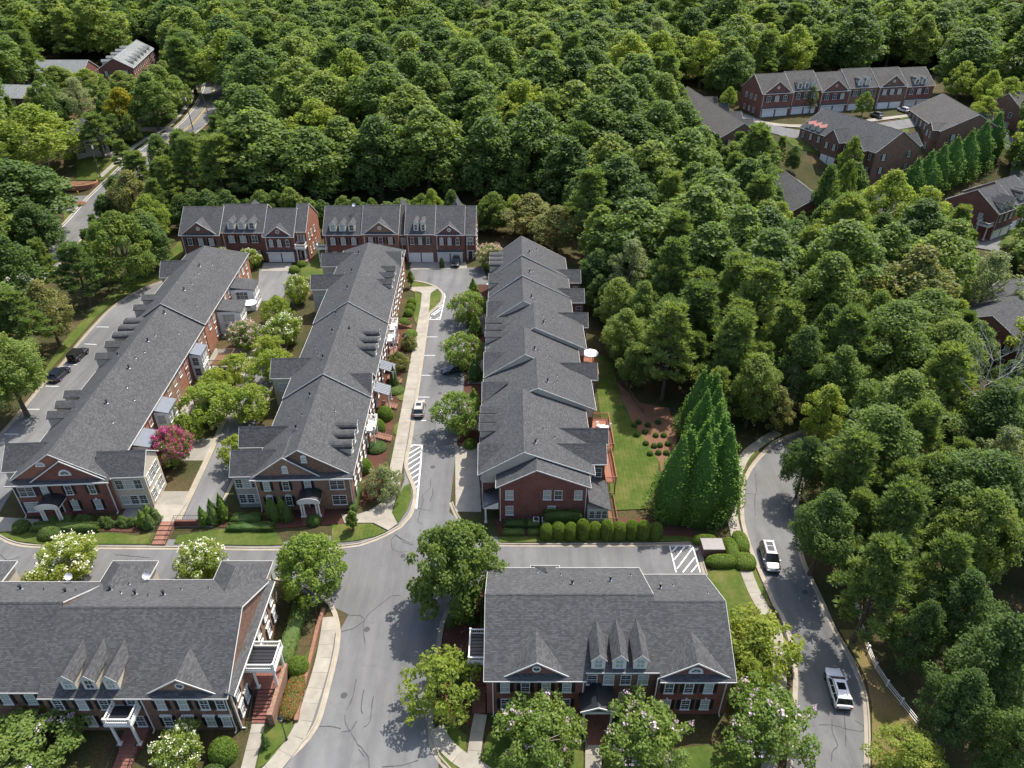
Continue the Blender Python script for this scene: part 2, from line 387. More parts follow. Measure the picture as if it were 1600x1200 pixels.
LAWNS={'front_row1': [(-73.02,71.95),(-72.56,71.21),(-69.07,69.76),(-66.23,68.58),(-62.95,68.05),(-47.78,68.0),(-47.94,70.24),(-50.4,69.52),(-54.56,70.12),(-57.04,69.88),(-63.89,71.33)],'front_row2': [(-44.92,68.05),(-44.98,69.52),(-39.61,70.72),(-36.82,70.96),(-32.14,70.48),(-30.15,67.88),(-33.94,67.77)],'corner_row2': [(-24.71,71.67),(-23.05,71.78),(-19.17,71.84),(-16.98,70.35),(-18.49,69.41),(-20.8,68.67),(-22.47,68.43),(-24.02,68.38)],'east_row2': [(-16.76,73.98),(-16.47,76.83),(-15.75,79.58),(-14.96,80.17),(-14.38,77.5),(-14.69,74.73),(-15.64,71.98)],'tear': [(-16.6,145.3),(-15.61,142.89),(-15.56,139.84),(-17.68,133.46),(-17.97,139.61),(-17.87,143.36)],'north_island': [(-23.49,149.15),(-21.41,149.15),(-19.8,148.38),(-17.94,147.08),(-19.87,146.88),(-23.21,146.88)],'strip_row2': [(-21.58,143.94),(-20.39,143.75),(-19.39,141.84),(-19.36,135.11),(-19.33,128.77),(-19.9,130.0),(-20.48,132.52),(-20.47,136.88)],'bed_row2': [(-20.62,103.81),(-19.55,104.56),(-18.7,104.56),(-18.56,101.45),(-19.35,101.74)],'bed_row2b': [(-19.27,94.0),(-18.45,96.13),(-18.4,94.53),(-18.4,91.56),(-19.02,92.19)],'east_row3': [(15.27,117.68),(18.71,115.79),(18.75,109.08),(19.08,100.96),(19.83,95.41),(21.35,90.26),(22.51,85.17),(20.8,79.59),(19.09,74.73),(13.93,74.48),(14.71,85.48),(14.84,90.26),(14.72,99.06)],'north_of_street': [(-1.89,69.28),(5.17,69.52),(17.23,69.52),(22.4,69.52),(24.8,69.05),(24.68,68.52),(-1.71,68.34)],'east_of_B': [(24.66,63.13),(27.45,63.87),(29.34,64.2),(29.4,60.54),(29.9,57.59),(30.07,54.81),(29.72,52.16),(28.05,48.06),(24.54,48.06),(25.67,54.36),(25.34,58.56)],'front_of_B': [(-7.21,43.56),(-4.63,41.47),(-4.58,39.35),(-6.1,40.13),(-7.64,42.3)],'front_of_B2': [(-3.06,39.48),(-2.36,41.81),(7.25,40.8),(6.61,34.58),(-2.4,34.58)],'front_of_B3': [(9.19,40.8),(15.15,40.13),(13.93,34.58),(8.53,34.58)],'front_of_B4': [(17.08,40.13),(26.08,41.47),(23.42,34.58),(15.74,34.58)],'kerb_strip_B': [(-7.89,40.8),(-7.01,39.48),(-4.35,37.45),(-4.97,37.26),(-6.96,38.83)],'east_of_A': [(-26.74,43.91),(-26.02,45.5),(-23.83,44.51),(-23.41,47.79),(-23.72,49.52),(-22.91,52.16),(-22.27,52.02),(-22.62,46.5),(-22.39,42.84),(-22.73,40.78),(-23.5,39.25),(-24.99,37.87),(-25.41,41.46),(-25.65,43.79)],'verge_right': [(38.24,54.36),(38.66,50.73),(38.69,47.51),(37.98,44.65),(33.75,34.58),(37.24,34.58),(40.52,39.48),(41.73,43.56),(41.21,46.89),(40.65,49.66),(40.78,54.36)],'verge_alley': [(-85.87,180.44),(-80.96,167.51),(-80.71,152.41),(-84.38,144.01),(-86.27,137.48),(-86.32,131.95),(-85.68,122.34),(-85.12,115.79),(-84.47,106.97),(-85.66,111.26),(-87.65,120.59),(-88.64,133.95),(-88.59,142.41),(-84.72,154.89),(-84.78,166.3)],'strip_P4': [(42.4,91.26),(38.98,88.31),(35.8,84.41),(33.47,80.02),(31.65,74.22),(31.12,71.21),(30.94,67.65),(31.1,64.3),(31.18,60.94),(31.42,57.78),(30.82,57.59),(30.41,60.74),(30.39,64.74),(30.59,68.58),(31.05,72.95),(31.98,76.85),(33.83,81.74),(36.18,85.78),(38.72,88.47),(42.29,91.6)],'c2_side': [(-49.93,156.71),(-46.14,163.52),(-43.51,158.56),(-43.81,149.64),(-48.53,151.01)],'between_c': [(-48.59,157.44),(-47.99,168.33),(-45.21,164.31),(-44.98,154.89)]}
FARPOLY={'lawn_far_left': [(-132.95,221.13),(-120.24,221.13),(-117.45,213.69),(-120.41,209.08),(-127.93,209.08)],'lawn_entry': [(-123.99,191.9),(-120.97,192.26),(-119.26,190.08),(-118.81,183.04),(-118.59,174.65),(-120.62,175.96),(-120.89,185.49)],'lawn_corner': [(-122.13,242.06),(-110.23,242.06),(-109.12,240.08),(-121.17,239.6)],'lawn_road': [(-118.53,236.42),(-113.81,236.42),(-111.6,226.11),(-114.65,224.66)],'path_far_left': [(-134.27,224.3),(-111.91,223.58),(-111.17,221.47),(-132.95,221.13)],'path_corner': [(-121.61,239.13),(-107.71,239.6),(-107.19,236.86),(-120.41,235.98)],'entry_road': [(-134.78,199.51),(-119.22,201.51),(-114.46,191.18),(-128.42,191.9),(-131.08,191.9)],'entry_island': [(-130.35,197.82),(-120.75,197.82),(-119.77,196.8),(-120.22,195.77),(-129.39,195.77)]}
FARROAD=[(-108.97,121.84),(-111.37,140.53),(-111.27,149.64),(-113.78,166.3),(-115.61,176.84),(-116.81,195.77),(-114.76,209.08),(-110.7,224.66),(-104.05,241.06),(-106.71,264.04),(-115.91,297.72),(-127.07,329.12),(-139.48,356.4)]
KERBS={'row2': [(-74.37,72.69),(-68.93,69.52),(-66.03,68.23),(-62.76,67.71),(-55.04,67.54),(-42.3,67.42),(-31.27,67.31),(-22.05,67.7),(-19.38,68.46),(-17.03,69.88),(-15.43,71.26),(-14.37,73.32),(-14.0,75.91),(-14.22,78.62),(-15.16,81.23),(-16.06,83.65),(-16.34,86.25),(-16.29,89.98),(-16.44,95.59),(-17.53,131.95),(-17.56,133.66),(-15.34,139.15),(-15.15,141.94),(-15.77,144.33),(-17.27,146.78),(-19.63,148.79),(-21.68,149.64),(-24.09,149.64)],'A': [(-29.82,62.08),(-26.37,61.15),(-24.21,59.74),(-22.12,58.07),(-20.67,55.17),(-20.08,51.91),(-20.05,46.74),(-20.29,42.65),(-21.43,40.33),(-23.22,38.2),(-25.59,35.75)],'B': [(-3.5,60.74),(-5.52,59.74),(-7.68,57.02),(-8.09,55.44),(-8.27,53.03),(-8.28,46.51),(-8.33,42.65),(-8.02,40.8),(-7.25,39.28),(-5.94,37.89),(-3.35,35.75)],'east': [(-8.57,76.18),(-7.67,73.58),(-5.64,70.24),(-3.68,68.7),(-1.28,68.0),(17.0,68.0),(24.62,68.23),(24.82,67.19),(24.61,64.74),(24.62,62.6)],'rl': [(64.11,97.21),(52.75,95.41),(42.65,90.76),(39.14,87.51),(36.16,83.95),(33.94,80.02),(32.1,74.22),(31.56,71.21),(31.36,67.65),(31.43,64.3),(31.58,60.94),(31.73,57.78),(32.09,56.46),(32.1,54.36),(31.91,52.16),(30.93,48.06),(29.24,43.56),(27.05,38.2),(25.53,35.16)],'rr': [(62.42,88.95),(52.6,87.03),(45.6,83.51),(41.93,78.9),(39.9,74.22),(38.21,68.11),(37.7,63.66),(37.81,59.84),(37.8,54.18),(38.15,50.73),(38.07,47.51),(37.59,45.01),(35.85,40.33),(33.45,35.16)],'alley': [(-79.42,150.32),(-82.52,146.29),(-84.15,141.91),(-85.23,136.29),(-85.25,131.11),(-84.73,121.84),(-83.91,114.17),(-83.55,105.94),(-82.81,98.13),(-82.47,92.17),(-83.85,80.3)]}
WALKS={'row2': ([(-19.0,144.01),(-18.56,136.88),(-18.33,127.01),(-18.11,115.79),(-17.76,100.01),(-17.55,87.67),(-17.51,83.65),(-17.39,80.73),(-17.38,77.93)],1.9),'A': ([(-21.64,56.18),(-21.34,53.03),(-21.18,49.66),(-21.37,45.01),(-21.73,41.81),(-22.85,39.16),(-24.33,36.65)],1.7),'Awalk': ([(-26.22,43.71),(-25.86,38.2),(-25.71,35.75)],1.35),'Bwest': ([(-3.28,43.78),(-3.59,41.47),(-3.89,38.2)],1.35),'Bstreet': ([(-7.77,42.3),(-6.99,40.8),(-5.4,39.28),(-2.81,37.7),(-0.61,36.05)],1.6),'Bmid': ([(8.26,41.27),(7.74,35.75)],1.6),'Bright': ([(15.83,39.61),(15.17,35.75)],1.6),'right': ([(42.92,92.62),(38.51,89.11),(35.81,86.25),(33.35,81.74),(31.43,76.85),(30.58,73.2),(30.14,68.81),(29.85,65.18),(29.83,60.94),(30.21,57.59),(30.58,55.26),(30.51,52.6),(29.31,48.06),(26.95,42.16),(24.92,37.57)],1.5)}
PADS={'plaza': [(-23.17,146.53),(-17.7,146.78),(-16.7,145.69),(-17.88,143.46),(-18.0,139.84),(-19.04,139.84),(-19.34,142.17),(-20.42,143.99),(-21.82,144.18),(-23.05,145.55)],'corner': [(-23.77,73.56),(-22.43,73.56),(-21.61,73.56),(-19.89,74.41),(-18.24,76.38),(-16.93,78.19),(-16.61,77.28),(-16.81,73.98),(-15.68,71.78),(-16.78,70.49),(-19.04,71.92),(-22.12,71.92),(-23.0,71.88)],'row1walk': [(-72.91,73.2),(-65.27,72.57),(-64.18,70.6),(-69.36,70.24),(-71.54,70.96)],'C1drive': [(-59.68,160.06),(-53.06,160.06),(-51.37,155.25),(-58.88,155.25)],'C2drive': [(-24.31,162.74),(-11.57,163.52),(-10.59,156.71),(-24.12,155.98)],'row3drive1': [(-8.94,88.63),(-5.59,90.26),(-4.3,74.22),(-7.89,74.22)],'row3drive2': [(-7.28,97.58),(-5.16,97.95),(-4.88,93.31),(-7.59,93.31)],'row3drive3': [(-7.78,114.4),(-5.18,115.33),(-4.79,106.97),(-7.99,106.97)],'row3drive4': [(-8.27,132.8),(-5.1,133.95),(-4.85,125.17),(-8.28,124.65)],'courtpad': [(-50.58,75.52),(-46.23,75.52),(-46.55,72.19),(-49.55,72.19)]}
STRAW_BED=[(18.88,107.39),(21.93,100.96),(26.59,99.44),(26.55,91.94),(24.15,82.47),(22.11,77.52),(22.51,85.17),(21.35,90.26),(19.83,95.41),(19.08,100.96)]
TAR=[[(-20.41,56.49),(-18.11,56.49),(-17.5,55.87),(-16.92,56.96),(-14.69,59.37),(-13.65,59.37)],[(-17.5,55.87),(-17.39,54.51),(-16.81,52.16)],[(-19.95,54.21),(-18.54,54.66),(-17.6,55.72)],[(-16.63,41.93),(-17.29,43.09),(-17.43,43.8)],[(-16.63,41.93),(-16.07,43.09)],[(-16.5,41.81),(-15.51,40.58),(-14.22,39.26),(-14.04,38.2)],[(-17.5,41.93),(-16.64,41.97)],[(-17.06,47.93),(-16.99,46.26),(-17.41,44.28)],[(-16.02,46.64),(-15.84,44.28),(-15.66,43.92)],[(-14.86,45.88),(-14.74,43.09),(-15.29,42.39)],[(-16.17,68.89),(-15.81,67.35),(-14.87,66.66),(-13.77,66.78)],[(-16.17,68.89),(-15.56,69.68),(-14.55,68.5),(-13.06,67.92)],[(-12.8,38.3),(-10.73,38.52),(-9.31,38.94)],[(-15.43,40.13),(-14.64,39.26)],[(-12.1,81.48),(-11.95,79.11),(-12.63,78.19),(-13.0,77.28),(-12.65,76.83),(-12.91,73.56),(-12.99,72.29),(-12.29,71.88)],[(-11.64,79.11),(-11.4,78.19),(-11.69,76.38)],[(-15.82,69.85),(-14.71,69.06),(-13.62,68.28)],[(-13.82,75.06),(-11.35,74.41)],[(-12.35,91.94),(-15.13,91.94),(-15.74,91.18),(-15.1,90.3)],[(-12.85,97.49),(-13.46,97.21),(-13.75,95.99),(-12.99,95.59),(-12.53,94.0),(-12.68,92.19)],[(-14.82,106.25),(-13.12,106.25)],[(33.25,43.33),(32.75,41.7),(32.87,40.58),(31.9,39.7),(31.58,38.83)],[(34.95,44.28),(33.97,41.47),(33.47,40.35)],[(31.67,42.62),(32.99,42.62),(35.79,41.93),(36.29,42.62),(35.6,43.09)],[(36.42,82.47),(35.63,79.04),(34.73,76.85),(33.86,73.45)],[(33.69,78.07),(35.64,77.8)],[(-20.01,42.51),(-18.47,42.51),(-17.57,42.27)],[(-51.89,66.21),(-47.19,65.66)],[(-66.95,66.21),(-65.29,65.29),(-64.23,65.84)],[(-78.11,113.85),(-78.59,105.22)],[(-82.1,94.48),(-77.9,94.48)],[(-79.95,96.57),(-78.57,95.37)]]
MARKS=[([(-16.93,123.96),(-14.74,123.96)],0.14),([(-16.77,116.86),(-14.58,116.86)],0.14),([(-16.74,109.84),(-14.48,109.84)],0.14),([(-16.52,102.79),(-14.32,102.79)],0.14),([(-15.25,95.91),(-14.21,95.91)],0.14),([(-16.3,89.38),(-14.19,89.32)],0.18),([(-14.19,89.32),(-13.87,83.94),(-13.47,74.84)],0.22),([(-16.26,88.35),(-15.54,89.38)],0.2),([(-16.18,87.02),(-14.22,89.11)],0.2),([(-16.15,85.67),(-14.16,87.95)],0.2),([(-16.06,84.39),(-14.08,86.55)],0.2),([(-15.78,83.07),(-14.01,85.26)],0.2),([(-15.31,82.21),(-13.92,83.82)],0.2),([(-14.93,81.24),(-13.87,82.45)],0.2),([(-14.44,80.17),(-13.79,81.0)],0.2),([(-14.15,79.3),(-13.76,79.69)],0.2),([(-14.95,143.46),(-14.66,141.94),(-14.88,131.25),(-17.1,131.25)],0.18),([(-16.91,132.09),(-15.14,135.55)],0.16),([(-16.87,133.38),(-14.95,136.88)],0.16),([(-15.87,131.25),(-14.89,132.52)],0.16),([(-14.83,138.01),(-15.66,136.88)],0.16),([(-17.0,131.59),(-16.12,134.02)],0.16),([(20.89,67.7),(20.88,63.19)],0.16),([(20.89,67.7),(23.93,67.77),(23.97,63.19)],0.16),([(21.01,66.69),(21.87,67.65)],0.16),([(21.06,65.35),(22.84,67.6)],0.16),([(21.09,63.76),(23.8,67.31)],0.16),([(21.74,63.19),(23.8,65.73)],0.16),([(22.8,63.19),(23.89,64.48)],0.16),([(-84.33,128.12),(-81.8,128.03)],0.14),([(-83.37,121.2),(-80.87,120.99)],0.14),([(-83.38,113.66),(-80.9,113.47)],0.14),([(-82.73,106.25),(-80.42,106.18)],0.14),([(-82.01,99.12),(-79.94,99.12)],0.14),([(-81.78,92.18),(-79.46,92.18)],0.14),([(-7.96,147.95),(-5.01,145.63)],0.2),([(-7.44,145.63),(-4.67,149.64)],0.2),([(-7.05,143.05),(-4.62,147.61)],0.2)]
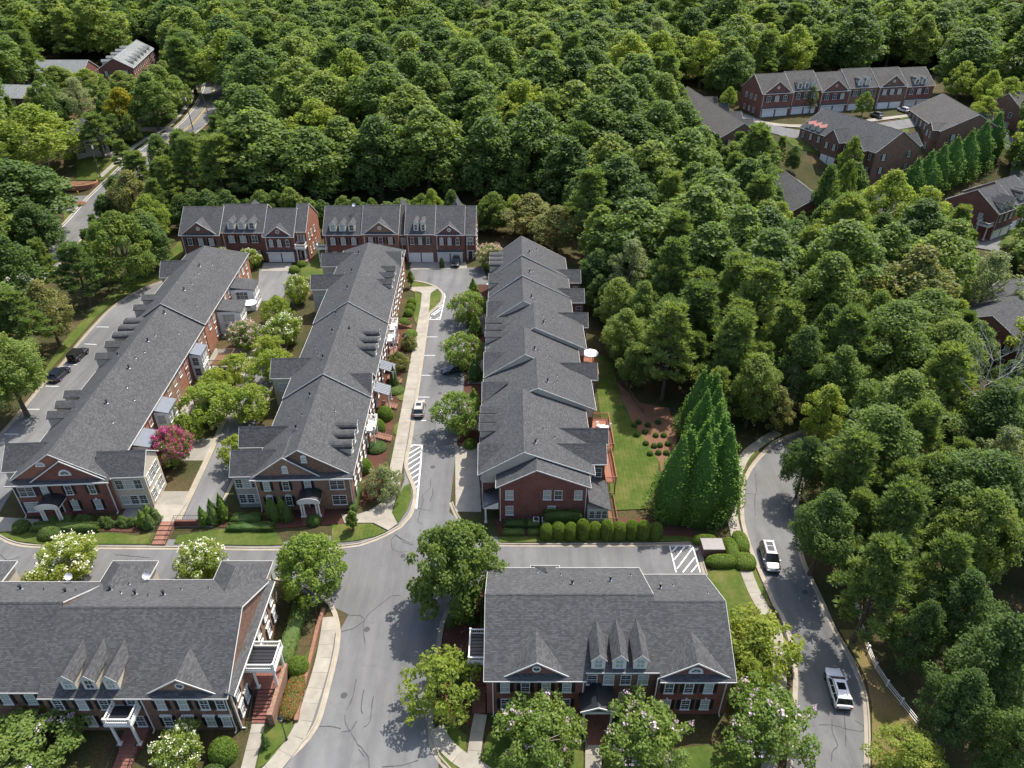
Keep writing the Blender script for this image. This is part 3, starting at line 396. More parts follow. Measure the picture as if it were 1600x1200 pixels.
TREES=[(-86.0,148.4,7.69,17,'maple'),(-90.1,137.3,5.63,14,'pine'),(-137.1,212.3,13.8,20,'lime'),(-123.2,175.1,11.93,20,'wood'),(-124.3,220.6,5.74,13,'pine'),(-121.9,234.9,5.99,14,'gold'),(-138.1,240.4,7.11,15,'grey'),(-99.5,184.2,6.69,15,'olive'),(-88.8,113.7,5.44,15,'pine'),(-101.8,134.7,6.48,17,'wood'),(-112.6,162.2,5.67,14,'wood'),(-87.6,120.4,5.1,14,'olive'),(-80.7,97.0,6.37,16,'wood'),(-139.1,272.7,6.27,10,'wood'),(-157.2,283.4,6.5,9,'lime'),(-171.0,288.4,6.0,9,'wood'),(-103.4,197.9,5.48,14,'pine'),(-100.8,208.1,5.5,14,'wood'),(-106.9,190.8,3.89,11,'wood'),(-114.0,212.0,3.74,10,'pine'),(23.8,133.1,6.1,17,'grey'),(4.8,175.2,8.08,12,'olive'),(-4.9,179.4,4.95,11,'maple'),(10.8,166.3,6.97,12,'olive'),(32.2,110.2,6.11,18,'pine'),(26.4,107.9,4.95,16,'pine'),(37.5,104.6,4.82,17,'pine'),(24.5,119.9,4.18,14,'wood'),(45.3,97.5,3.9,10,'grey'),(54.4,109.0,4.44,15,'wood'),(64.1,112.5,4.82,16,'wood'),(47.4,88.5,4.11,12,'lime'),(40.7,77.1,3.1,11,'wood'),(43.6,70.8,4.52,16,'pine'),(37.7,62.8,4.61,14,'wood'),(45.2,61.5,4.52,16,'pine'),(39.2,52.8,4.48,16,'pine'),(53.3,69.7,3.69,14,'wood'),(47.4,50.5,4.06,14,'wood'),(46.9,43.3,5.25,16,'wood'),(42.0,39.8,3.6,13,'wood'),(45.3,35.9,3.44,12,'wood'),(37.1,37.0,3.29,7,'lime'),(64.6,74.1,4.68,15,'grey'),(54.4,60.5,4.47,16,'wood'),(55.0,77.5,4.36,16,'pine'),(38.1,94.1,4.76,14,'wood'),(47.1,99.4,5.18,16,'wood'),(41.8,92.6,3.02,9,'olive'),(51.2,94.6,5.02,15,'wood'),(32.0,92.9,3.0,12,'pine'),(47.1,54.3,3.86,15,'pine'),(42.8,48.6,3.01,12,'wood'),(86.3,183.7,3.32,18,'maple'),(78.8,177.0,4.42,19,'wood'),(95.8,204.6,3.8,15,'maple'),(92.7,172.2,7.46,19,'lime'),(96.2,162.6,6.76,18,'lime'),(92.4,127.1,7.44,17,'grey'),(157.6,268.3,6.71,14,'lime'),(161.3,246.9,5.72,13,'lime'),(150.5,238.5,4.58,10,'lime'),(100.2,252.3,2.77,9,'grey'),(116.4,248.6,3.16,8,'maple'),(73.3,255.2,3.23,8,'lime'),(116.8,201.8,5.21,13,'cypress'),(121.8,205.2,5.27,13,'cypress'),(126.2,207.4,5.49,14,'cypress'),(131.7,210.8,5.55,14,'cypress'),(138.3,215.9,5.64,14,'cypress'),(144.6,221.2,5.55,14,'cypress'),(112.5,199.6,4.82,12,'cypress'),(113.2,229.1,1.59,6,'cypress'),(114.9,228.3,1.39,6,'cypress'),(116.7,227.9,1.39,6,'cypress'),(-86.1,181.3,4.49,9.9,'wood'),(-82.5,181.1,4.08,11.2,'wood'),(-77.9,179.2,3.95,11.6,'wood'),(-73.5,180.5,3.83,11.0,'wood'),(-69.4,182.7,3.29,8.1,'wood'),(-65.3,182.4,3.66,10.4,'wood'),(-61.4,181.7,3.9,10.6,'maple'),(-57.0,180.5,3.97,11.7,'wood'),(-52.8,180.1,3.52,9.2,'wood'),(-49.0,179.0,3.35,9.2,'wood'),(-44.1,182.7,3.2,8.8,'wood'),(-41.0,183.4,3.76,8.3,'wood'),(-36.2,179.8,3.32,9.3,'maple'),(-32.2,179.1,3.54,8.4,'wood'),(-28.7,180.9,4.15,8.8,'wood'),(-23.5,182.3,3.79,9.5,'maple'),(-20.6,179.6,3.58,11.9,'lime'),(-15.3,178.6,3.46,12.0,'wood'),(-13.1,179.2,3.82,8.0,'lime'),(-7.4,180.4,3.3,8.8,'wood'),(-5.0,180.3,4.07,8.5,'maple'),(0.8,179.2,3.74,10.5,'lime'),(57.6,65.8,6.95,17.0,'wood'),(76.1,82.3,7.95,17.7,'wood'),(48.7,75.2,7.3,17.3,'wood'),(-97.5,113.5,9.36,20.0,'wood'),(63.0,128.0,10.1,22.5,'wood'),(74.0,120.3,9.52,20.8,'olive'),(70.4,66.7,6.26,17.0,'wood'),(62.8,102.6,8.01,18.6,'wood'),(56.8,117.4,8.75,20.8,'wood'),(67.0,80.7,6.65,17.0,'wood'),(64.3,60.6,5.48,17.9,'pine'),(55.6,83.8,6.73,17.2,'wood'),(40.3,150.1,10.16,22.0,'wood'),(50.2,129.8,8.93,20.3,'wood'),(38.9,131.9,8.87,20.6,'wood'),(26.2,144.6,9.46,20.6,'wood'),(47.2,140.0,9.06,21.2,'wood'),(-69.7,199.5,11.92,24.2,'wood'),(81.5,127.9,8.33,20.3,'wood'),(46.8,160.8,9.86,20.9,'wood'),(-103.1,121.5,7.96,18.1,'wood'),(-23.4,201.4,11.54,24.2,'wood'),(94.0,106.8,7.11,18.3,'lime'),(90.6,99.3,6.74,16.9,'wood'),(-73.4,213.8,11.82,24.1,'wood'),(71.3,109.4,7.1,17.5,'wood'),(42.5,111.5,7.11,20.7,'pine'),(5.9,203.8,11.31,23.9,'wood'),(23.2,209.4,11.49,23.5,'wood'),(117.3,142.0,8.52,19.5,'wood'),(46.1,191.2,10.71,22.9,'wood'),(76.8,136.6,8.21,18.7,'wood'),(71.2,101.0,6.51,16.0,'wood'),(-38.6,225.8,11.84,24.6,'wood'),(14.8,190.0,10.48,21.7,'wood'),(-54.5,195.5,10.67,21.4,'wood'),(-6.9,198.1,10.67,23.3,'wood'),(62.5,87.1,5.72,19.1,'pine'),(-36.9,199.0,10.65,23.3,'wood'),(54.1,146.1,8.22,18.5,'wood'),(-12.5,224.1,11.29,22.9,'wood'),(26.0,191.4,10.07,21.5,'wood'),(-123.3,157.5,8.58,20.1,'wood'),(32.1,218.2,10.82,22.2,'wood'),(-55.8,226.4,11.05,22.1,'wood'),(-79.1,239.4,11.43,23.2,'wood'),(36.2,186.7,9.47,21.2,'wood'),(-9.6,212.4,10.28,21.8,'wood'),(42.4,210.9,10.23,21.6,'wood'),(-155.7,213.0,10.27,22.4,'wood'),(-29.6,216.7,10.35,22.7,'wood'),(69.1,142.1,7.42,22.5,'pine'),(48.1,170.4,8.52,19.6,'wood'),(111.2,134.4,7.07,17.5,'olive'),(10.8,240.8,10.99,22.5,'wood'),(-47.8,204.2,9.75,20.4,'wood'),(74.3,149.9,7.67,17.5,'wood'),(-55.9,212.0,9.96,21.6,'lime'),(-24.9,232.7,10.63,22.0,'wood'),(-129.5,164.3,8.18,18.2,'wood'),(27.0,178.5,8.66,20.5,'wood'),(33.9,204.1,9.58,20.7,'wood'),(40.7,118.3,6.23,19.2,'pine'),(58.9,177.6,8.58,20.0,'wood'),(-89.6,257.3,11.32,23.5,'wood'),(18.2,220.4,9.97,22.4,'wood'),(151.8,203.0,9.42,20.3,'wood'),(-185.3,275.9,11.96,23.8,'wood'),(25.8,101.9,5.5,18.0,'pine'),(91.6,153.9,7.54,17.8,'wood'),(-35.3,266.3,11.44,23.4,'wood'),(-161.6,224.6,9.96,21.5,'wood'),(-50.7,243.3,10.53,22.3,'lime'),(54.0,100.5,5.38,18.4,'pine'),(90.2,135.4,6.77,15.9,'wood'),(-66.2,238.9,10.37,21.1,'wood'),(-3.9,263.1,11.23,22.2,'wood'),(-47.4,256.2,10.94,23.4,'wood'),(122.7,154.7,7.47,17.2,'wood'),(-13.3,253.7,10.82,22.7,'wood'),(2.8,223.5,9.81,21.5,'lime'),(93.4,143.4,7.0,17.0,'wood'),(9.5,283.4,11.88,23.2,'wood'),(39.9,263.5,11.08,23.4,'lime'),(-73.2,264.0,11.1,22.0,'wood'),(167.7,229.2,9.85,21.9,'wood'),(-66.8,223.2,9.66,22.0,'wood'),(131.0,168.1,7.84,18.1,'wood'),(-27.5,252.5,10.6,21.9,'wood'),(-10.6,236.5,9.99,22.0,'wood'),(185.2,283.5,11.68,23.4,'wood'),(28.5,233.1,9.83,21.1,'wood'),(35.3,99.0,5.13,18.3,'pine'),(56.6,72.7,4.18,12.6,'wood'),(-24.1,274.1,11.07,23.2,'wood'),(-32.2,241.0,9.87,21.9,'wood'),(70.5,72.8,4.16,12.1,'wood'),(31.8,294.1,11.76,22.9,'wood'),(30.3,125.8,5.99,19.4,'pine'),(-99.6,274.1,11.01,23.2,'lime'),(5.7,303.1,11.98,23.1,'wood'),(80.7,87.4,4.58,16.6,'pine'),(46.1,291.6,11.38,22.9,'wood'),(-52.7,290.9,11.34,23.4,'wood'),(-171.8,241.4,9.59,22.1,'wood'),(-57.1,274.4,10.7,21.9,'wood'),(-144.8,196.8,8.17,24.0,'pine'),(40.8,242.3,9.56,20.8,'wood'),(45.6,179.0,7.61,18.7,'wood'),(156.2,212.9,8.62,20.4,'lime'),(-28.8,300.2,11.38,23.0,'wood'),(196.8,281.7,10.73,22.9,'wood'),(-75.5,281.7,10.73,22.2,'wood'),(37.8,228.5,8.96,20.6,'wood'),(51.7,200.3,8.06,19.9,'wood'),(-87.5,96.1,4.65,13.3,'grey'),(-117.2,281.3,10.53,21.5,'wood'),(164.0,280.4,10.46,22.3,'wood'),(-36.9,280.2,10.46,21.6,'wood'),(18.4,164.8,6.86,20.8,'pine'),(20.6,247.0,9.33,21.5,'wood'),(-90.3,101.5,4.76,16.0,'pine'),(-207.3,310.3,11.38,22.3,'wood'),(-98.7,313.7,11.47,23.2,'wood'),(-78.0,190.9,7.64,21.5,'pine'),(40.6,276.3,10.19,22.3,'wood'),(-64.4,305.2,11.13,23.9,'wood'),(30.1,163.7,6.77,17.9,'wood'),(45.9,104.9,4.81,17.1,'pine'),(27.6,278.4,10.21,22.3,'wood'),(-143.9,187.6,7.52,17.7,'wood'),(-3.9,329.9,11.87,23.0,'wood'),(57.9,157.5,6.5,16.4,'wood'),(-77.4,254.1,9.31,20.3,'wood'),(-83.2,297.3,10.67,22.4,'wood'),(19.9,154.6,6.36,16.2,'wood'),(26.3,257.9,9.38,20.1,'wood'),(-18.2,263.3,9.53,22.0,'wood'),(-81.4,224.8,8.39,19.3,'wood'),(8.2,315.9,11.09,23.9,'wood'),(65.9,195.7,7.49,21.6,'pine'),(189.6,321.5,11.28,22.4,'wood'),(36.7,314.9,11.06,22.6,'wood'),(-102.3,302.2,10.64,22.4,'wood'),(6.7,252.0,9.02,20.2,'wood'),(-88.4,320.0,11.16,22.4,'wood'),(33.7,116.4,4.97,17.6,'pine'),(64.4,119.1,5.11,13.1,'wood'),(-102.0,337.9,11.68,22.7,'wood'),(136.0,313.3,10.87,23.5,'wood'),(181.4,339.0,11.64,23.4,'wood'),(-37.0,209.8,7.76,18.7,'wood'),(78.4,105.8,4.63,13.4,'wood'),(223.0,323.5,11.11,22.1,'wood'),(19.7,335.8,11.48,23.0,'wood'),(15.1,295.5,10.2,22.6,'wood'),(58.0,164.5,6.39,19.5,'pine'),(-100.8,285.0,9.86,21.1,'wood'),(-116.8,148.3,5.86,19.3,'pine'),(48.8,68.5,3.42,13.6,'pine'),(64.3,65.6,3.33,12.1,'pine'),(88.7,313.2,10.64,23.2,'wood'),(20.2,112.2,4.76,12.3,'wood'),(21.8,305.6,10.35,21.9,'wood'),(64.8,186.6,6.98,17.9,'wood'),(34.4,141.7,5.57,19.1,'pine'),(53.4,282.8,9.62,21.6,'lime'),(-59.0,336.4,11.24,23.2,'wood'),(-2.1,276.9,9.41,20.1,'wood'),(25.7,322.5,10.77,23.5,'wood'),(-17.2,290.8,9.8,20.5,'lime'),(-43.7,301.2,10.1,21.0,'wood'),(76.5,340.0,11.25,23.6,'wood'),(-10.1,306.5,10.15,22.6,'wood'),(35.6,330.0,10.75,23.3,'wood'),(47.1,234.6,7.98,18.4,'wood'),(-72.2,326.8,10.66,21.6,'wood'),(-8.5,285.5,9.41,21.0,'wood'),(57.3,312.9,10.2,22.7,'grey'),(-136.1,335.0,10.81,23.4,'wood'),(-228.3,339.9,10.87,23.1,'wood'),(-216.8,317.7,10.23,20.9,'wood'),(-71.0,293.7,9.52,20.8,'wood'),(111.8,309.5,9.94,20.6,'lime'),(47.0,123.1,4.76,16.3,'pine'),(-0.6,233.2,7.75,17.4,'wood'),(33.8,173.6,6.23,15.1,'wood'),(-176.5,251.5,8.2,18.4,'wood'),(-117.7,323.1,10.24,22.4,'wood'),(42.8,65.0,3.09,12.0,'pine'),(57.6,329.0,10.39,21.5,'wood'),(38.9,251.5,8.12,19.1,'wood'),(71.4,87.0,3.69,13.2,'pine'),(18.0,179.4,6.32,16.7,'wood'),(-20.1,243.9,7.91,18.0,'wood'),(50.2,302.1,9.54,21.0,'wood'),(68.7,205.7,7.0,16.5,'wood'),(142.5,325.0,10.15,20.9,'wood'),(-88.2,334.2,10.37,22.8,'wood'),(81.1,116.4,4.5,12.2,'lime'),(-113.3,237.2,7.65,17.6,'wood'),(-76.1,313.5,9.71,21.1,'wood'),(33.0,155.0,5.53,14.1,'wood'),(20.3,123.7,4.65,13.0,'wood'),(50.1,219.0,7.13,17.3,'wood'),(37.4,167.1,5.77,19.5,'pine'),(-60.4,317.3,9.72,20.4,'wood'),(123.2,331.2,10.1,20.9,'wood'),(-165.9,234.1,7.44,18.7,'wood'),(-26.0,314.0,9.59,20.8,'lime'),(18.2,200.1,6.6,20.6,'pine'),(-63.8,259.0,8.06,17.8,'wood'),(-65.0,282.0,8.67,20.1,'lime'),(162.6,336.8,10.15,22.6,'wood'),(-14.0,316.7,9.58,21.0,'wood'),(97.3,332.3,10.0,21.5,'lime'),(177.8,252.6,7.77,22.3,'pine'),(63.7,153.8,5.37,13.3,'wood'),(80.3,288.3,8.77,19.1,'wood'),(-41.6,290.0,8.79,19.6,'wood'),(84.5,150.7,5.27,13.3,'lime'),(34.5,195.1,6.43,16.2,'wood'),(-58.9,249.4,7.61,22.2,'pine'),(90.2,324.7,9.66,20.6,'wood'),(61.7,139.6,4.88,16.4,'pine'),(-210.3,326.4,9.65,22.1,'wood'),(-28.6,328.4,9.7,20.7,'wood'),(51.5,64.7,2.9,8.8,'wood'),(11.1,228.8,7.04,16.4,'wood'),(80.7,145.6,4.99,13.9,'wood'),(10.7,214.4,6.65,21.0,'pine'),(-134.7,179.0,5.83,18.5,'pine'),(60.0,75.1,3.09,11.9,'pine'),(42.7,221.2,6.75,16.4,'wood'),(-4.5,245.2,7.26,17.4,'wood'),(-45.8,333.2,9.53,20.3,'wood'),(71.6,292.4,8.45,20.4,'lime'),(62.5,298.4,8.57,18.9,'wood'),(101.1,154.7,5.08,13.1,'wood'),(74.1,75.6,3.06,9.4,'wood'),(-87.3,196.0,6.03,18.7,'pine'),(82.9,166.7,5.31,13.8,'wood'),(-125.6,303.8,8.53,19.0,'wood'),(-74.9,230.5,6.72,16.7,'wood'),(-85.7,279.2,7.89,17.8,'wood'),(-113.6,246.8,7.07,16.4,'wood'),(-113.5,266.1,7.43,21.1,'pine'),(-88.8,169.6,5.24,13.8,'lime'),(198.6,336.9,9.09,20.9,'wood'),(-207.1,299.2,8.16,19.8,'wood'),(47.0,323.9,8.65,18.9,'wood'),(78.4,271.3,7.37,17.4,'wood'),(70.6,156.1,4.82,12.5,'wood'),(-81.7,271.7,7.36,18.5,'wood'),(86.3,160.1,4.91,12.6,'wood'),(64.7,167.6,5.08,12.7,'lime'),(100.6,323.2,8.58,19.5,'grey'),(11.4,272.7,7.32,22.0,'pine'),(83.6,300.5,8.0,19.1,'wood'),(-83.3,156.0,4.77,13.3,'wood'),(153.5,332.2,8.7,18.9,'wood'),(-106.2,327.3,8.58,19.1,'lime'),(-53.5,302.9,7.95,18.3,'wood'),(-36.9,252.0,6.74,16.1,'wood'),(20.3,267.7,7.02,22.1,'pine'),(-148.5,207.8,5.76,18.6,'pine'),(-128.3,313.2,8.09,18.2,'wood'),(62.4,147.6,4.44,12.6,'wood'),(83.9,136.5,4.18,11.8,'wood'),(82.4,100.3,3.34,9.0,'wood'),(31.8,136.2,4.13,11.7,'wood'),(77.3,160.7,4.66,15.7,'pine'),(-190.0,295.6,7.54,17.1,'wood'),(-33.5,320.5,8.1,18.9,'wood'),(182.7,261.3,6.75,16.2,'wood'),(1.3,194.3,5.39,13.6,'wood'),(-111.3,307.4,7.74,18.3,'wood'),(40.4,98.6,3.2,12.8,'pine'),(82.0,172.6,4.88,13.0,'wood'),(82.1,279.8,7.08,16.7,'wood'),(2.5,292.9,7.36,16.9,'wood'),(-193.0,286.4,7.18,17.4,'wood'),(79.1,110.4,3.43,12.9,'pine'),(107.9,332.4,8.21,18.6,'lime'),(179.8,317.8,7.83,18.7,'grey'),(58.1,187.4,5.07,18.1,'pine'),(18.3,139.8,4.06,11.8,'wood'),(-47.9,279.3,6.9,16.9,'wood'),(-17.5,327.6,7.95,18.6,'wood'),(-35.2,309.1,7.54,17.9,'wood'),(47.5,333.9,8.08,18.1,'wood'),(21.3,105.6,3.27,9.4,'wood'),(-66.6,272.8,6.7,17.3,'wood'),(-29.3,287.5,6.99,17.3,'wood'),(57.5,136.1,3.87,13.3,'pine'),(-89.5,271.1,6.6,15.8,'wood'),(113.6,320.6,7.66,17.4,'wood'),(37.7,285.1,6.89,16.2,'wood'),(14.8,326.2,7.74,18.4,'lime'),(76.6,168.2,4.51,12.5,'wood')]
